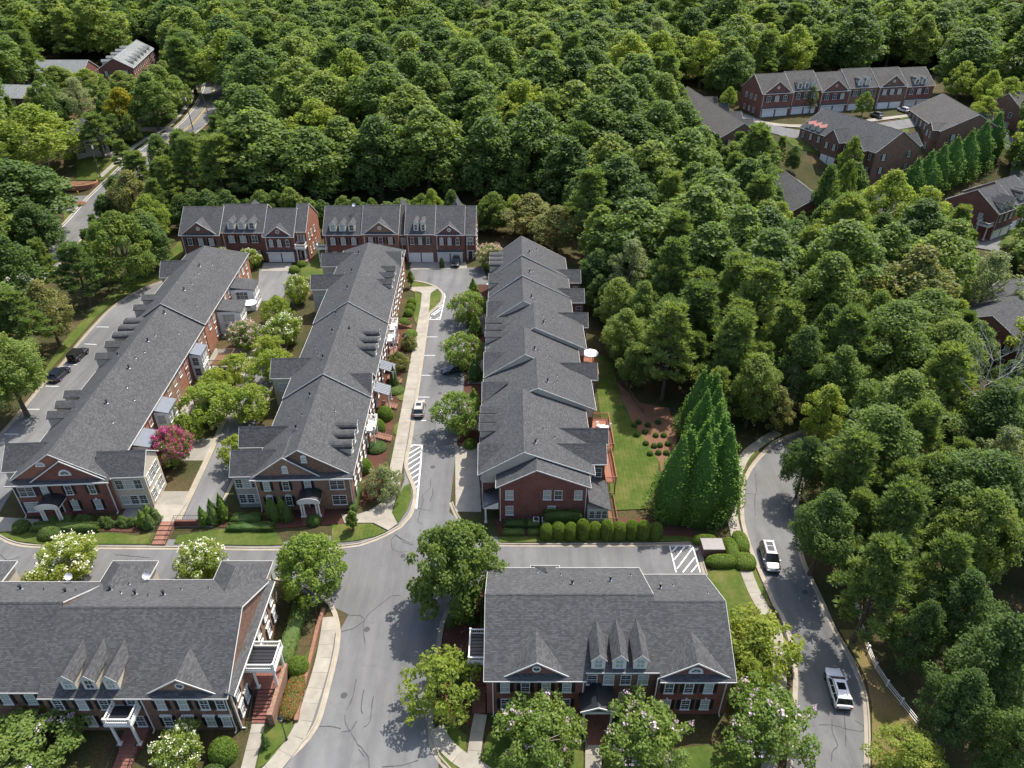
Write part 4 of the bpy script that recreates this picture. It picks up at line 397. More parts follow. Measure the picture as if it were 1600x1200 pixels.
FAR_CODE='00%0B2#.v&BO6#.W&PP:$/.%FD5$/^&MP6#.-%9B6$/A$_<3$0V&XQ6#/4&hS6#/s&HO5%/|&QP5#/(&@M:$/3%{J4#-#&hR;$/M&#J5#/r$k=0#.t&gR6#/b$d<0#/j%9B2#0:&JN5#-o&iR6#/c&&J4#16&$J4#/M$260$/B$?8-#.7%9A5$-]&WO5#._&WO5(.,%.@4$,y&PN:$._%HC1#,]&`O9$/J$>71$.+&:J9$-f&<J9$/+&UN5#.a%^D2#1C&:J4(/:%wG8$/U&GL5#--&7J9$.0$o<0#/s%#>0#0<$k<2$/{&FK5#0Z&kO5#1,&:J5#.M%;@1#0>$p<0#/U$j;2$/U$~>0#0^&cN5#/W&kO6#,u&<J3#.{&+G7$/c%qE6$.G%@@1#/b%C@2#04&>I8$.6%B@4$.;&jM5#.{%<?1#./%eC5$.D%nD5$0i%4>1#.5&JJ4%0;$V8.(/u$N70$/L%iC1#.3%F?4$0/%#<0#/W#a/,$.#$X81$.a%fB6$1X&fL6#0<&kL4#.N&^K5#/M%bA4$/d%aA1#/B%YA1#/n%@>0%/i&jL4#/A$L6-#0O&VI4#/@$P7-#,l&iK4#/X$G61$0,&iK4#/t&eJ4#0v%rB1%18&cJ8$/B&4E2#/s$=4-#/V$U70$.g&gJ4#-i%wB2(,d&gI4#.+%&;1$.s%M>0#.I%H>0#0h&iI3#/z&-C2#.Y%J=0#/+%o@1%.v%C<0#04$S6-#.Y%W>1#/g%E<0#.2%><3$09$a60$/^%j?1#0s%P=0#-z$K5,#/`%x@4$/E$u8-#-L%J<0#.O%s@1#-j%}@2#0($93,#.6%y@1#.Y%}@1#.,%B;1$.T%z@4$0>&SD2#/u$R5,#.A%h>0#/_%R<0#0Q&PD6$/_$<2-$,r&YE2#-j$q70$0A$]5-#-I%g=0#/u&VD1#11%}?1#/f$F3,#//%c<1#/v$J3,#/>%p=0#1/&@A1#.R%[<2$/t&PB2#/L$B2-$0E$_4-#-s%p=/#-x%&7-#/D$k5-#..$y60$14&H@4$0<$Z4,#/?&TA1#/w%C91$/]%q</#/P%r</#-L%:8.#0/%)7-#/e%&7-#-U&YA2(-`&@?1#.(%;81$.%%570$0.&@?0#-x&8>0#.+&B?1#0B$z6-#/3&[A4$/a$60-$/@&*=/#.x%470$.&%C80$/q%E70$05$a3,#.+$_3+#/q&Z?0#/k%H7.#/c%S8.#0)$W2-$/_$?0,$-h%U8-#-T%Z8.#0x%{:1$.2&6<0#0P&k@0(0H&i@1#/i$,.+$1I&k@0#-m%U8-#.(&_?0#/x$l3,#/.&M=0%.-$}4,(/{%I6-#-}$s3,#/e%Z7-#-c&5;2$.)$~4,#/0%r81$0D$s3+#/M&H<2$/s$z3,%-[%m8-#.0%K60$-c%_7,#/7&a=1#-v%+4,%/,%@5-%0*$z3,#0k%H5,#0%&_</#0)&c=0#.N%x8-#.4%k70$/x$y2,#0+$Z0,$0F${2-$./%^6-#0*%#3,#1&&190$-C%l7-%.{&%8-#.*$c1,$-^%f6-#.X&Y;2$/C%_6-#-n%u7.#/i$c0-$-D%w7-#/R$m1-$/g&:90$/|$Z0,$.2%W5,&-d%{7,#-8&*7-#-j%f5,#.J&>8-#-J%P4,#/j$u1-$.I&98-#.e&^:2$.+%N4,#0&%E3,#-P%g5,#-H%n5,#/Z%92+#./%Q4,#.&$g0-$/v%H3+#0%$g0,$-d%q5,#-V%w5,#-F%r5,#0|%y5-#-}$[/,$-g&%5-#-~$l0,$.+&26-#/^&#5-#/~%F2.$.(%{5,#-{$v0,$/t$p0,$-M%l4,#-i&e80$-O%|4,#-]&;6-#-_%b3,#/g%h3,#-f&+4,#1C&^71$/@%t3+#.}&e71$-]&+4,%-[&?5,#-P%b2+#-_&/4,#-b&*4-#0|%|4,#.t&14,#.,%J1,$-Y&L50$.]%y3,#.4%K1-$-U%s2,#-d%w2,#-P&&3,#1(&)3,#-X&84,#15&A4-#0~&&3+#/f%?0,$.)%3/+$-m%m1,$.(%G0,$.k%@/,$-b%&.+$.g&;3,#13&=3,#.(%J/,$.0%B/,$-?%e0,$.5%=.,$-D%[/,$/G%O/,$/#&#0-$.+%a/,$0}&#0,$/h&)/,$.x&0/+$.S+2l=#1W)%q;#1(+Ut>#/z({u:%+?*Qq?#1N(Mm<#2:*+u<#/4)jn?#/c*eu>#,o)Mp>#0c+jw=#1w)Lw:#2{+%w=#/+(Pr=#2V+Nr;#/U)?q:#2j+]n:#,d*Mw=#1H+Ay=#,v(5y;#-F)it>#/7+hn>#/T(#l>#,B)el;#+v+]q>#16(Ko?#,C)sm:#.2)eo@#-r&}p=#,r*Bu;#2++yl;#1J(5u;#1K*Cn@#+I+xl;#+a+6y<#-G(.u=#+s)uo>#1e+/y?#0)*%t<#+k*/p:#1R)Sx=$0m&wy>#-%*At=#1D)@k@%+B)xt?%/-(>m>#,L)0o@#/?(nu?#,C+hu>%03*ru>#1k*qu<#-+(Os@#0|)3u?#-<*Kv;$,])`m;#+++Yt:#3h+gm;#+u*Dj=$,U)to>#2j+)w?#,w*wx?#,x(xv@#-w(Go?#,6*kw?#-|+9k@#-N+vw<(1S)Du=#-?+6w;#0q(um=#/G*Yr@#-m*8x;#3[+#s<#,Z+el<%2)(`l@#1K)ox<#0C(Yx<#2L*#q=%/`(pt@$-l).t>#*s+hq:#,)+Mx>#,5)pr;#,n((t=#-e(sw>$,k+_t;#/w+Uv<(,1)*t:$1o(Et>#.^(;k;#10)~n?#.e+@l=#,1(hv>#.w*Ox;#/A)Jo?#0[*0k;#3t+aw>#+F+4k;#.g(Ev>#35+hw;#/|*6v;#._*7x>%-G*Dj=#20*Tn>#2=(vo?#/&+%q>#3j+Qw;#.|(5v>(1Z([n<#3W+lu<#0b)fk<$.M)=u<#-<*]l:#,a&zr?#0k(So<#,F(Eu=#1T*%n@#1n)`o>#.*)Cx@#3;*Uv=#+k)Jp<#/;+:x@#1@(?u@#.$)it<#/j)zk>#0e+8o?%-w*Jj?#/**bx>#.o*Aj=#-b*Oq?#+p,&r:#/X+1o<#2T*?l@#/B)&k<(.X(xl<%0V+Cq?#2J)[q?#..*$k@#+S+Gv;#15)1r;#-_(8m:$.o)7x<#+}*#r<#.D)ak;#.t(Op<#-b)Uk;#1a)Kj=&+v+-m=(-^(hq:#.q*qn@%,[)As=#2J,(o;#2D)8t=&0R*Nw?$2~+]m;#+~(xw@%/J)^n>#/C+/x>#*A+km<%2_+6k:#1~*6u?#/4)yj;#0d*ir?$.c)#l;#14+su;#0?)xn?#+^,&u;#/l)`j<#0r,)v:#0E*Hn;#+R*Kw;#1_&zk=#,p)]k=#-c+bs>#/F(Hv<#-Z+Lv<#/V+Tq;%/o*Qt?#13(,q;#1a(.t:#*U+2r;$-9(bu>%/@*el?#*z+Cr?&.F){q@#-+(cn>#,s*Py;#-u+Qo<#1?(Wl=#3J*nu=%0[(jm:#-()mt@#15)jw<#-M+Xu:$,G*fo:#1d)&n?#/{+7x;#,t+Qr;#2s)}o=&1;(}v;#2O*hp?#--+po;#*?+Nl>#.m+nk<#1/*_o;(04&xm@#1a*Kn;#.;+Ht?#-b(Sn?#.Y([n<#.)*3r<#,i*(n?#/9*Rt<%/W*2l=#-y(tu@#0L)%k=#0R)gv?#-P*0p=&1P)3l;%3Z+@q?#1s*,o;#1x)gj?#21)an=#2S*1o;%/1&~p=#2N*Ox<#2n+Hw=#.S)dr;#.p(ny<#/(+;v<#+k+%k>#3,*1l<#0R(2v:#0M+pv=#-b)iy;#.>(:q<#+y)Hy<#-q+hw=(2i*Wu<#1B*4p>#-P*yt<#,g(iw?#0R)Kr?#.5(Vt>#-~((s>#-(+Qv<#-l*at@$0z**v?#2a)Or<#-K);u;#,F*zo?#1()#w>#,Z(Ou<#0w*{r@#03+Xk;%.E)2m@$.d&zw;#0(*in>%00*^r>$1`+zq:$1*(Tl<#0&(Ss:#-J(}t=#.`+*x?#,P*(m?$,d(Yo?#/[)om;#.9)vy>#1h*=t?#1~*|x>&+X+$o?#-9+ar>#,f(|l<#0`+#o>#,w)3o;$+n))r<#.?*=l?#+?*1o@#-+)*w<#+B+Sw>%,;*0x?#.$*em>#+++5v<$0Y+Wr?#.i(]o=$,g);r:#-8*ro?%0M(qn>#.b)4x@$2$*et;#,^+rq;#1n*Il>#-C(Qq=#-L(Co>#/l*/l<#1Z*fk<#,W+Jv;#0~)ko>#/d)#m<#.~)Nr=#0r(:p?#.T+Gt;#,|($v@#1b+lu:#1e(po?#.O(Jk=&-=*&k<#/+*0x=#.K+ks>%-t){l>#/m)Pn>&25+Ou?#,N)kk:$2:*?w;#/e+?p:#2.+fk>#,u)pl?#/](cl>%1^(Kr=#-=(9u:#0d(/x:#12(^r>#.3&rm<#-p)nu?#-a&xk=#->*;u?#.D(#u?#,R(yp?%,?+Tu@#+3+Es<#0k)Ml<#3/*ik?#05+#u<#1Q(gl;#4&+hu:%.0)(t>#1y)*k<#30*zs<(3<+Tt>#3O+Ql?#+J*>o@#1=+Tt?#2))kk<(1?)|m<#.W)Ms;#+L*,w<#1u+hu=#+4*Do>$1-(mq?#.6(mw=#15*Go=%*_+Qq?#+^+pw=#,G+?m?#.u)tu@#1q+?u>(+1*/j=#,**6u;#1Z+Tm=#/x)Fu>#/~*zn>#.b)}w<#-l(5s:#2e*er?#0w*Lx@#+n+Nw:#/R*Pr>#0L)=p@#2w*/t@#/9+Jq?%2L)Ip;#-`+*q=#-R)Tx=#2e)sw=&/|)ms<#1@(dn<#/N+xn<#0|)]p=#3$+>v?(/#+eq=%0Z(#w=#3E+(r=%,e+Gt=#+(,)r;#*y*gr;#-O*Ot@#0s*am;#*L,&r:$.u&zq>#+|*qt<#/d(<t?#.F(jy>#1u+xn;&28*dw:#/1(xw>#2((nk?#0J(>l;#3#+tw<#+d)tp<#2G*Dj=%23*wr;#-9+uo;#*Y+kk;&,9(Vt>$08*Nw@%1C)`r<#+^)[r?#0[(yy>#1))Br>#0D&{p;$*L+`o<#0:**q;(1s(Uk>#+u)Xp;$0l)*t=#/J(Wq;#0&+Lu;#,$)6n=#+G*qp<%,r+0o>#2I+%w;#/g(%q;#05()t@#.s)[x;#0&+ds;#*[,(t;%1$&~l?#--&rw@#.s*0r<%+P)Wu=#1?+&l<#/v+xu:#2<)pp?$,L+{l<#0O(Tm?#.@)#p>#/1)Qm;#/:*5q;$/a(Sm;#+T)vw;#1D(rq=#,U(.p<#2%+7o=#,G)Dq?#0@)Nw=%.x,#r<#/u(Uk:#0:*@k?#.t*as>&.u(am:&.I*cx=#*U+Fv<#2z*Oj:$+l*So<#0i+^u>#3,*Kk?%1>*ro?#+.*kq@#1J*jr;#1_*wk>#1~(Mt<#-]+>r>#,i*ss@#0A*ct<#,*+%o<#,^+5n>#,Q)Sv>#+$*sm<#,}*#t=#-)(;r<#/**>y;#*s+%s>(-j(Fq?#0+)Ll>#0%*Uu>#-3+#s>#22)3t;#+{+jm<#,,([k;#.4*kk>%/K*(l<$-0)Ix?#.F*uw;#1G&wm<#,s+Ay<#+p*vk=#,0+ht;#-$*_m;(/u*Dm@#-N+1y<(0w)Ok<#3b+4t?(,r(Lo=#1j*[m:#.((@s<#0G*Vm:#/3*ou<(,8*Wp;#/<(/j=%3I+ym<$,9)Nu=#/I&tr<#-4(Ev=#/J(7w;#-**sr@%/@*Gp:#2[)`u;%/1)Cl:#-T)fk:$2H*5l=#._*qu<#-O)uu;#1V*>o=(*h+Cu=#2>+;q@#.O*Uw<&0I+3k@#-$+bt;$2l+{u;#-<(|v:#.$(Tl=$.3*Hm:#,e(4u<(.<*Zu>#1E*Sw@#.t+Vn?#-z*{k;#/e+sv;#,Q*:x;#/L+Eq>#*m*ut=#1T+9o=#0=(?x<(0.(bq>%1Y)hj=#.R)rw@#-[)*k@#1o(,k:$,X*ij;$.@+Vp:%.4(-l:#/P+dw:#/[(3l>%/m(2o:#-6)rx;(*6,#u<#-}+tw<#+b*ul?#0w+8p:#-&+5o>$,O(Wn;#21+)r<#.B+0u<#-A)Wx<#0#(8m:#/c)<p=#2,+Dw@#10)Qn;#,e)Tr;#+0*^n;#+i)dt:#2m*Dt:%0c)Bo;#.});u>#2H+Mj>#+_*=t@$1M+%k;#1x){j=%-r,&l:$-d*ux;#/s)5u<#.d*Gt>#,?)%y=#,J(6r;#0_)1x<#0S*qs>#-L(_s?#.f+Up@#,;(su<(2/)Nk?#1;&}u<#,P*Kv@#.k)ks@#,)*gs;#.Q+_o>#14+_s;#0*(rn@#1k+[t;#/0(fq>#-v)Ut?#,8)|l<$2H+ct=#-w)8t:#08);q?#0e(>l>(.q)&r=#0C(Lk@#3?+9l?$/x(it>#-p)Em@%.K*Bo@#/))-l:#-s(gp;#0n+Ct:#.:)Qu<#.h)Jm?#0o+sx<$/#)kk;#,Y*xk<#,8)7p;$+b+_r?#2b+kk;#4),&r;%35*@v:$13(?l<#0t((j:#0=+8q>#-X*eu>#,c*8u;#-]()m?#0i*Bs<#+i)6w:#.3,$l;&1**>p=#-F+El?#+/+fp>%2Y*^r@#1~)Xl?#.k(/n>#1++?l>#/k+Lk;#/}(#l>$2R)mw>#/P*mx=%-Z)Ew;#,-)^x=#.`)[n;#,&+6o;$/V)&w;#+j*dt?#,s(bj?#0T*;l<#2q*kk;%+;+~t<#0/)%r=#/$*#k>#.W($k?#+s+>l@#1|+Yn:#-,(to=#00)il?#0A+Jv@#/_)Zu;#,1,%u;#.H)Ln<#.((jo=#+$+)k>#1I+ck;#+})gp=#0/+?u:#0/(Cn=#.+*xk=$/^*$k>#1c)ty=#.A(^k=#2(*Ho@$-m+1u?#,H(hr>#1(+{v=%.~(xt@#0a+Jn?#-6)8t>#,^),u=#1v(7v=#/g+Yw=#.3+0r>#,T+*t@#/I*<l<#1`(=n>#1o)3l>#2Z+[m?%2h*ts>#2L+<w<%0?(km>#.F+Bn;(0s+ft=#,i(Bx=#12+3o=#0L+_y>#1R+tt;%/C)9o=#/`*;l?&35+Dl>&0:)[k=$/=(Sw@#/D)st>#+<+np;&3k+}q<#.W+po:%-B)/k;(/;&vr?#.P*.p=#.T)+l;&,8*Il<#,u&uk?#-S&uo;#/%+Sk<$1=*ax:#/1+Xo;&-H)Hn;#/w*bm=#/M(uo>%-))]w;#-(+Bt>#/U*Dl>#0{(Ho<#+|*Rk=#-5+Cr>#05+gx:#.h+|w<#.d*Xk;#*}*Jv=$0l(il@#3$*_o?#,)*Fo<#-W*Bp=#-{+]w=%-O(mr>#+U*^l;#.x+Fo<#2&)@x<#//(2o<#-e*,x=#0/*7r;#,q+nk=(,m+{q;#+0*}o;#1e+Gl?#,S&{s>#1_*/l>(-[(Ho>#.L(9r?#3]+Lr@#2B)(t@#+~+}j<#,c,)n;#0J)]n:#0p)pw?%,t*/t>#3;,&w;#,W(ew>#/D*ux>#/6+$r;$,n*cn@#.1+@k<#2u+ir>#/b*sr@#0g)}k>$3&+Nx<#0O*#x>#0s)>u:#,9+Cm;#-H*fu;&0U(Fs;#,j)il@#0m*5w=#.-)Xq@#.P,%Z9#.p+5f;%0=,&_;#,N+^g7#+o+rU<%2,*/]8#,z,(U9%0a(IV7#0](VV7#-p+t`9#0%)_X8#0e(^V;#+V+SW6#/r(EV7#*4+mX7#.1)8c9#-s)b[<#1n(z`:#3l+AX7#,,*U]<%0~+`Z8#0l*WV6#,L*Z_8#./+]i8#3^+[a7#*r*W_<#.)(3U9#1f*&V6#-y*,X6#,](r_;#/m*m[6%*B+{Z7$0%):f9#2:,)c8&3J+De9#0{+pc9#,A,#d;$-s*nf;#-S(2V7#,E)Xb;(2f*%_:#,{)D`9#-O+fe6%/d,$]7(2))#c;#1v(jY;#39*f];#/++u`<#/c+g]8#1{(uX8#1D)-c8#*g+0X7#.f(tV:#0z+Jg8#..*SX8#0B+xi:#/U)Nh:#.|&pW:$0N(`X9#/l+3_:#2e*5`9#+F+d]9#,{+v]6#-1*UZ9#+]*h_8(+;*jf<#0|+,X:#1S*Oe;#2U*xg8#.=(Lb8#18+Fb9#-e,&b9$-m([_;#.5+r_;#1&(dW8#0(+z`:#0d+{X:%0}*Yh9#-a+p_;#1B+u`;#/w)XY<#0x*?`6%1Z+(W;%.[)@[7%-c)z^<#-B+~e;#.4(Cc9#*,+ya<#0l)_V:(1**Pb7#1$&_V:#.$,&X6#.9*([7#/c+*b8#1u)>_9#33+0_8#2Z*kV9#+B+$X9#/`*JY;$*7+_Y;#2C*tW9#,A+/^9$2`*Mh8#++*SV9#,4*{^<#+I*[V9%1b)?W;#0j)7Y:#.#*AZ7#0Q&vb<$/D,)b8%1c+;_:#1+*3W<$/6)1g;#1&*jf;#1v*[_;#+_*R_:#,|(F`;#,^+Xb8#,V(>X7#2A+W]7#.C*NV9$.{(E[9#2$*)[6%+|(l]9#2F*Zj8#*g+$a:#2Y+sY;#1<)L[6#1^)3b8#-C+kh7%,3(MU9#3(*&[:#*i*i]:#*a+af;#.Y*O[;$.7+#^;#2t)n_;#*o+z[7#1a)XY9#,6*?U:#,B*B`:#*r+Vb7#3B+hd6#+;+2c9&1i&}Y8$0D*~c9#.V*{Z8#1l,(^:#1r+M[6#0H*:X;(-)*.V:#/T(NY9#2K+t_9%2#)4e:#.?)BY9#.c+bh;#+o+hY9#2X)AZ<#,8+rf6#.y*;^8#4?,(^7$2},)]9#.B*.]9&,6+.a7&-o+$`6#3N+1_;#+L)kY9#0&*G]6#.Z(0b8#0J*0c;#/])2X<#/=(?[7#3R+__:#.(+-W:#1)(7b:#+S+gU9#-_)6b:#/?)eY:#3@*uY6$1E,&V<#3&*qX6#1-*vi8#+e+EZ9#/a&v`;#,Z*ZZ;#04(Uh:#/n&vh7#-u+FV<#0~(/U:%/C+Y]7#/S(AZ7#,2+Vc8#--*Lc8#0B(+V:#*y,#^6#.(+M_;#0@)fY6#43+pd9#1R,(^6#/=+sV:$+.+xg6#1X+fV8#.<+c];#.>,$]<%.h*{X:#*B+ZX:#0O+$e<(,;)YU;#0W+~`6#3y+s^8#*H+Cc9#,R+l]<#0u+Ve9#/)*Ph:#.,)ua9#.V(iV9#*e+qe<#-w(3^6#0=*5Z:%1R(A[7#+&+LY9#0u(ag7#,/(u[:#,S+<Z<#-,,#b:#1^&nY:#2X)|Y:#/r+ie8%,.)G]:#2<+oX:#/F+jX7#/w*%X8$1m(dV;#1G)KY;#/E(%Z9#4#+WY9&.R&sY:#+X)H[<(0W+0b7#-~)+e:&-7)ca9#+T*s[7#0F*oY:$/c)Ia9#,x)d_9#2@)Dd;#,g+,U;#-():];$24){V8#2W+&V8#.L+Rf9#+8+[X7#+_*,_:%2=)^g6#+a+O_7#0>(4X;#+B+Bd;#/n*;_7#*[*{i<#0{)wd:#-E*sY:#1@+kW7#+a*[U7#1.)^b8#0@+W^9#1Q*4f8#/()]U9#2O+0V8#0r*mX8#.K(}_9#/8)]Y8#-1*ab:$1;,$Y8#1V(s`;#/o+&a9%,C*$]<%/h(f[8$)|,$]:$.y)0X<#0Y*]Y9%/o)l_:#.c(RY:#/P(jV7#1}*pX;#0o+.]<#/4+}h;#,<)BY9#,)+t[<#1P(%b8$.1+RV8#3_,&W9#,;(>e7#07+yY8#0++/i:#.N(Y`7#-E+&`:#2|+2_:$1>+4`:#/v+DX<%1R*[_7#23(ff:#-S)2X8#.B+vf<#,L+MW8(+r*9W;#+t):V9&-D(r^:#2l)d_;#.b(kW:#.-+kY8%/n*wY8&+N+,V9#.n*$X7#2()yV6#.~(j_<#/V*__:#2z*?]9$/Q)iX8#.c*d_9#,-*s_8#-@+S`;(0[)|]7#/`*SW:#*z+8Y;%0E)2c;%3]+yV;#1^*Z`7#+<*;Y<$/>*&f:#-p(|X9#-a*9V6%.],%Z9#+O+=X:#*M+ob:#1o+$i8#1S+Hb8#25)(X;#/-&r`9#.X*DX7#0`*sU9#/W*~h7#1+(HU8#,n)x^:#1J+4_8#0Z)[b8#.q+c];#+w*bf9#1I([b:#.~()Y7#-D*0X6#0C+i_6#2<+zY6#0b)TU9#+w*._<#.y+.]:#1k)@Y7&.3*<W7$3O,)c6#-i+J]9%3E*]_7#+h*EV:#/W+oU8$23+pX9#-K&}`:#-1*7h7#*}*Zc<#/&,)V6#.:)/W;#.C)oX6%2],$f:$2@)Oh7#+R+3U;$0Q)2X7#-V*&U;(2E+2Y7#/L+9X8#3D+]Y;#*U+wi9#-$*}V7#0c*OX6%.O)V[8#,$)rY6#+8*#`9#/k(va7(0o(G[8(-n*QX:#1>*A[8#13*lc9#2=*RX6#./*_[9#-e&nX;%,a)nY8$/$*ng7#*p+4]<#+,*:h7#*x+ti7#/O)4W;$+L*{`:#2q+8a;#0M+Qe6#/%&zV:#-i):`7#1<(3X;#/W+BX:#0.)YZ9#06)FW8#*p+KX8%0A(x[8#/%(]c:#2Q)2V8#,r))[<#.u+#_;#2b+SV7#+j)~Y7#16*3V<#/l(]X8#.w+sU8$-v*V^9#/Z,(Y8#/1+0X8#,++AZ7$/z(JX:#-Q+A[8#2t*aV:#2$+p]6#3?+sX:#+T*6`9#21+[U;#.Z(IU:#0K)qW:#-8(oZ;#+<*wf:(1h(WX;#3-,#]9#*O+RV<&+z)*W:#/G(eV;#1t+1_:#,Z*DY8#0|(o`;#-S,(Z6#21(x[8#45+|V;#-Y(yX:#-0){V:#,b)z[9#.`&o_8#-l*Fb9#/g)0`:#-W(XX7#17)AX8#-w(]V8#.s(=b<#.;+;V8#2/*9Y7#-A)vX7#1F(*V9#.V+T[7#,P);[;#.L+$e<#3y+OZ6%1|,$V9#2a+Gb;#0P*`X8#1|+JZ6#,{(kc:#2|*k[;#.Y+;V8#-j+=^<#-y+,X;#3w,%Z7#2u+U_;#/=(ac8#30+tX9#.*&yY<#-6(Tc:#0M,$_8#+U)gV8#03)vh6#.O(.V6#1L)%Y9#1H+NU;#-N(OX9#,9+`Y;&,(+^e9#/o)$V;#0i*x_8#0x(~V6#.s)IX:#0`&tV8#25)C[9#-f+U_;#.V*e_6%.7*2`:#/o,)^<#00+sW:&-5+TX9#-[+{b7#,+)RY9(13+&Y<#1:)WV9%1C(LX8#1e(aX;#-q(RV:%/](HW<(18*T];#,j&sY:%0^*FY8#+G*eU8#,}([X:&.$+DU;$,})R_9#2S+lV;#1g)iV:#/y+,V6#1Q*t[<#,G*/V7#,]*(W8#.n&qY6#,E(ZV;#-3+6^8%._)m]8#0#)+V7#.A(/Y<#2G)uV<#1a+`V6%1j(9W<&10&vZ<#0^)pY8#2D)hW;#2:+d];#1(+hY;#1p*e]9#,C*P`7#-,(.Y;#04+Kd<#.J*6V8#-A(DX7#1j)R]6#,L+4W6#/l(L[8#,`+%Y6#0Y(_X:#2<+,X:(,/*&W8#/`+K^8#.E&pX;#1y*Q_7#,v*j[8#.<)9Z6#/w*pY:$+R+]Y6#-W+aX8$-H*#_:#2`*}V:#0z&t[7#,V,)W8#..(L`8#.Q*o_9%-;*hV8#30+Za9#1w*BV;#+P,&g8#22+8d;#+<*^]8#,e)HX7#*^+;_8#2(+PV:%,=+%^7#0d*]Y9#/~,)X:#3s+GX<(/++F]:#,:(HV7#+a)@[:#-z&tV8#/R)xc:#.$*QX9#,G(vW;#,c*_Y7#.m+HJ3#1H*+J5#1(+&F3#+z+tI5#/g)nF5#.&)4F3#2O)<I4#2f+>I6#/4*EG6#/s)uG5#/L)RF3#+4+PF4#1H+nF3#3V*pP4%1R+]J5#+h+xI3#13+OI3#3+*VF5%3M+gL3#/Q,(L5#*,,(L4#/q+<F4$.7&~L2#,i+9K3#.(*JI2#-X+kL3#+^)hF4$/c)gL4#-8,$G3$./(bP3#/t(#F6#+H+mG3#3#)zO5#0^)LF3$,M*qK3#,,)xG4#33+9I6#+{*}N5#/w)bE5#2h)YP6#1^(gJ4#1U(1G4#-n+[P5#+n+3E3#,w+]I3#,R(GF3#,m(tI5#,{+kE3#-j)OF3#,A*9F4#-})LH5#0w(SF4#,5+ML4#+h)UM5#-{*:G4#0^+uL6#/m)CF3#,j)/G3&.T*<H3(/C+NL6#,W+{H4#3:+(J4#0K(*F6#/=(yI5#1P+TF4#0%)UI4#-j)`M3#.z*wJ5&,()@L5(,I((F2#+E)eF4%2>*{O3#.`+JG3#-U(=F4#2+(UK4#,4+8G5#.C(EG2#,{+*H3#2q*yL5#2E*gG5#1@)lF2#-5)VK5#3&+hP4(-<)JG4$-F*UG3#01(5F2#,q)AN3#1n)wH6#/2+@G5#/O++I6(+5*UG4(17(rL4#2t,(H4#,=(dJ5#3K*zJ5#/Z+zF3#-g($H6$0A)%F6#1H*`F5$3<*IJ6#3j+rK5&/6*eF2#.0(xK2#/7(HL6#*W+[P6&*{+ZF5#0J+CF6#1:&oI3#0_*=E5$.6)AG4#,P)`H6(2]*)H3#.{*DI5#1x(`F6#,P(oE3(0-,)O4#2=+EF3#0(&tP3#-i(eG4&1}(@G2#-R*YF4$1=)9I4#.|)bF4#-N+MM5#2Y+@F4$-g)#F5#1K){L5#2/*lH4$/U(ZL3#,3)@F3#2k*-H4$.h*,G2#/A+zJ5#2$+,E2#,~*TE2#+#+eH2#1I+WP2%2V)TQ5$1,+JJ3#.l*QG4%-O&kI4#.2(8I2#,q(mL4#-Q()L3#2x+}F2#0W);G4#1+)tH5#/t(<Q5#10,(L2#4(+wG4#*-+jH4#-}*pO2#2A)|I5#1$&mG3#.T)}J3#*f+zE4#,C+IJ6%.b+mF6#23*HI5#3(*;I2#/j*EJ4#-/+[G5#,;+6H4#20,(H3#/3(YF2#3T+wL2%-b*]O4$0T)sI4#2$*WK5&-?)>I4#0n+NJ4#32*]O5#0G&pK6#/y(AG2#01*DI5#*a*rI5%0.)AP3#3q+lF4#2c*?H5#.N+vP4#'
NMAN=97

# ---------------------------------------------------------------- ground, roads, pavements
def tri_sheet(mb, poly, z, m=0):
    mb.face([(x, y, z) for x, y in poly], m)
def ngon_obj(name, poly, z, mat, skirt=None, parent=None):
    """flat sheet of any outline, with a skirt down to the ground"""
    bm = bmesh.new()
    vs = [bm.verts.new((x, y, z)) for x, y in poly]
    f = bm.faces.new(vs); bm.normal_update()
    if f.normal.z < 0: f.normal_flip()
    if skirt is not None:
        lo = [bm.verts.new((x, y, skirt)) for x, y in poly]
        for i in range(len(vs)):
            j = (i + 1) % len(vs); bm.faces.new((lo[i], lo[j], vs[j], vs[i]))
    bmesh.ops.triangulate(bm, faces=[q for q in bm.faces if len(q.verts) > 4])
    me = bpy.data.meshes.new(name); bm.to_mesh(me); bm.free()
    me.materials.append(MATS[mat]); metric_uv(me)
    return link(name, me, parent)
def smooth_line(pts, step=1.0):
    """Catmull-Rom through the points"""
    out = []
    P = [pts[0]] + list(pts) + [pts[-1]]
    for i in range(1, len(P) - 2):
        a, b, c, d = P[i - 1], P[i], P[i + 1], P[i + 2]
        n = max(1, int(math.dist(b, c) / step))
        for k in range(n):
            t = k / n
            out.append(tuple(.5 * (2 * b[q] + (c[q] - a[q]) * t + (2 * a[q] - 5 * b[q] + 4 * c[q] - d[q]) * t * t + (3 * b[q] - a[q] - 3 * c[q] + d[q]) * t ** 3) for q in (0, 1)))
    out.append(tuple(pts[-1]))
    return out
def offsets(line):
    ns = []
    for i in range(len(line)):
        a = line[max(0, i - 1)]; b = line[min(len(line) - 1, i + 1)]
        d = math.dist(a, b) or 1; ns.append((-(b[1] - a[1]) / d, (b[0] - a[0]) / d))
    return ns
def ribbon(mb, line, w0, w1, z0, z1, m=0):
    """strip between two sideways offsets, z1 high, closed down to z0"""
    ns = offsets(line); sec = []
    for (x, y), (nx, ny) in zip(line, ns):
        sec.append([(x + nx * w0, y + ny * w0, z0), (x + nx * w0, y + ny * w0, z1), (x + nx * w1, y + ny * w1, z1), (x + nx * w1, y + ny * w1, z0)])
    for a, b in zip(sec, sec[1:]):
        for q in range(3): mb.face([a[q], a[q + 1], b[q + 1], b[q]], m)
    mb.face(sec[0], m); mb.face(sec[-1][::-1], m)

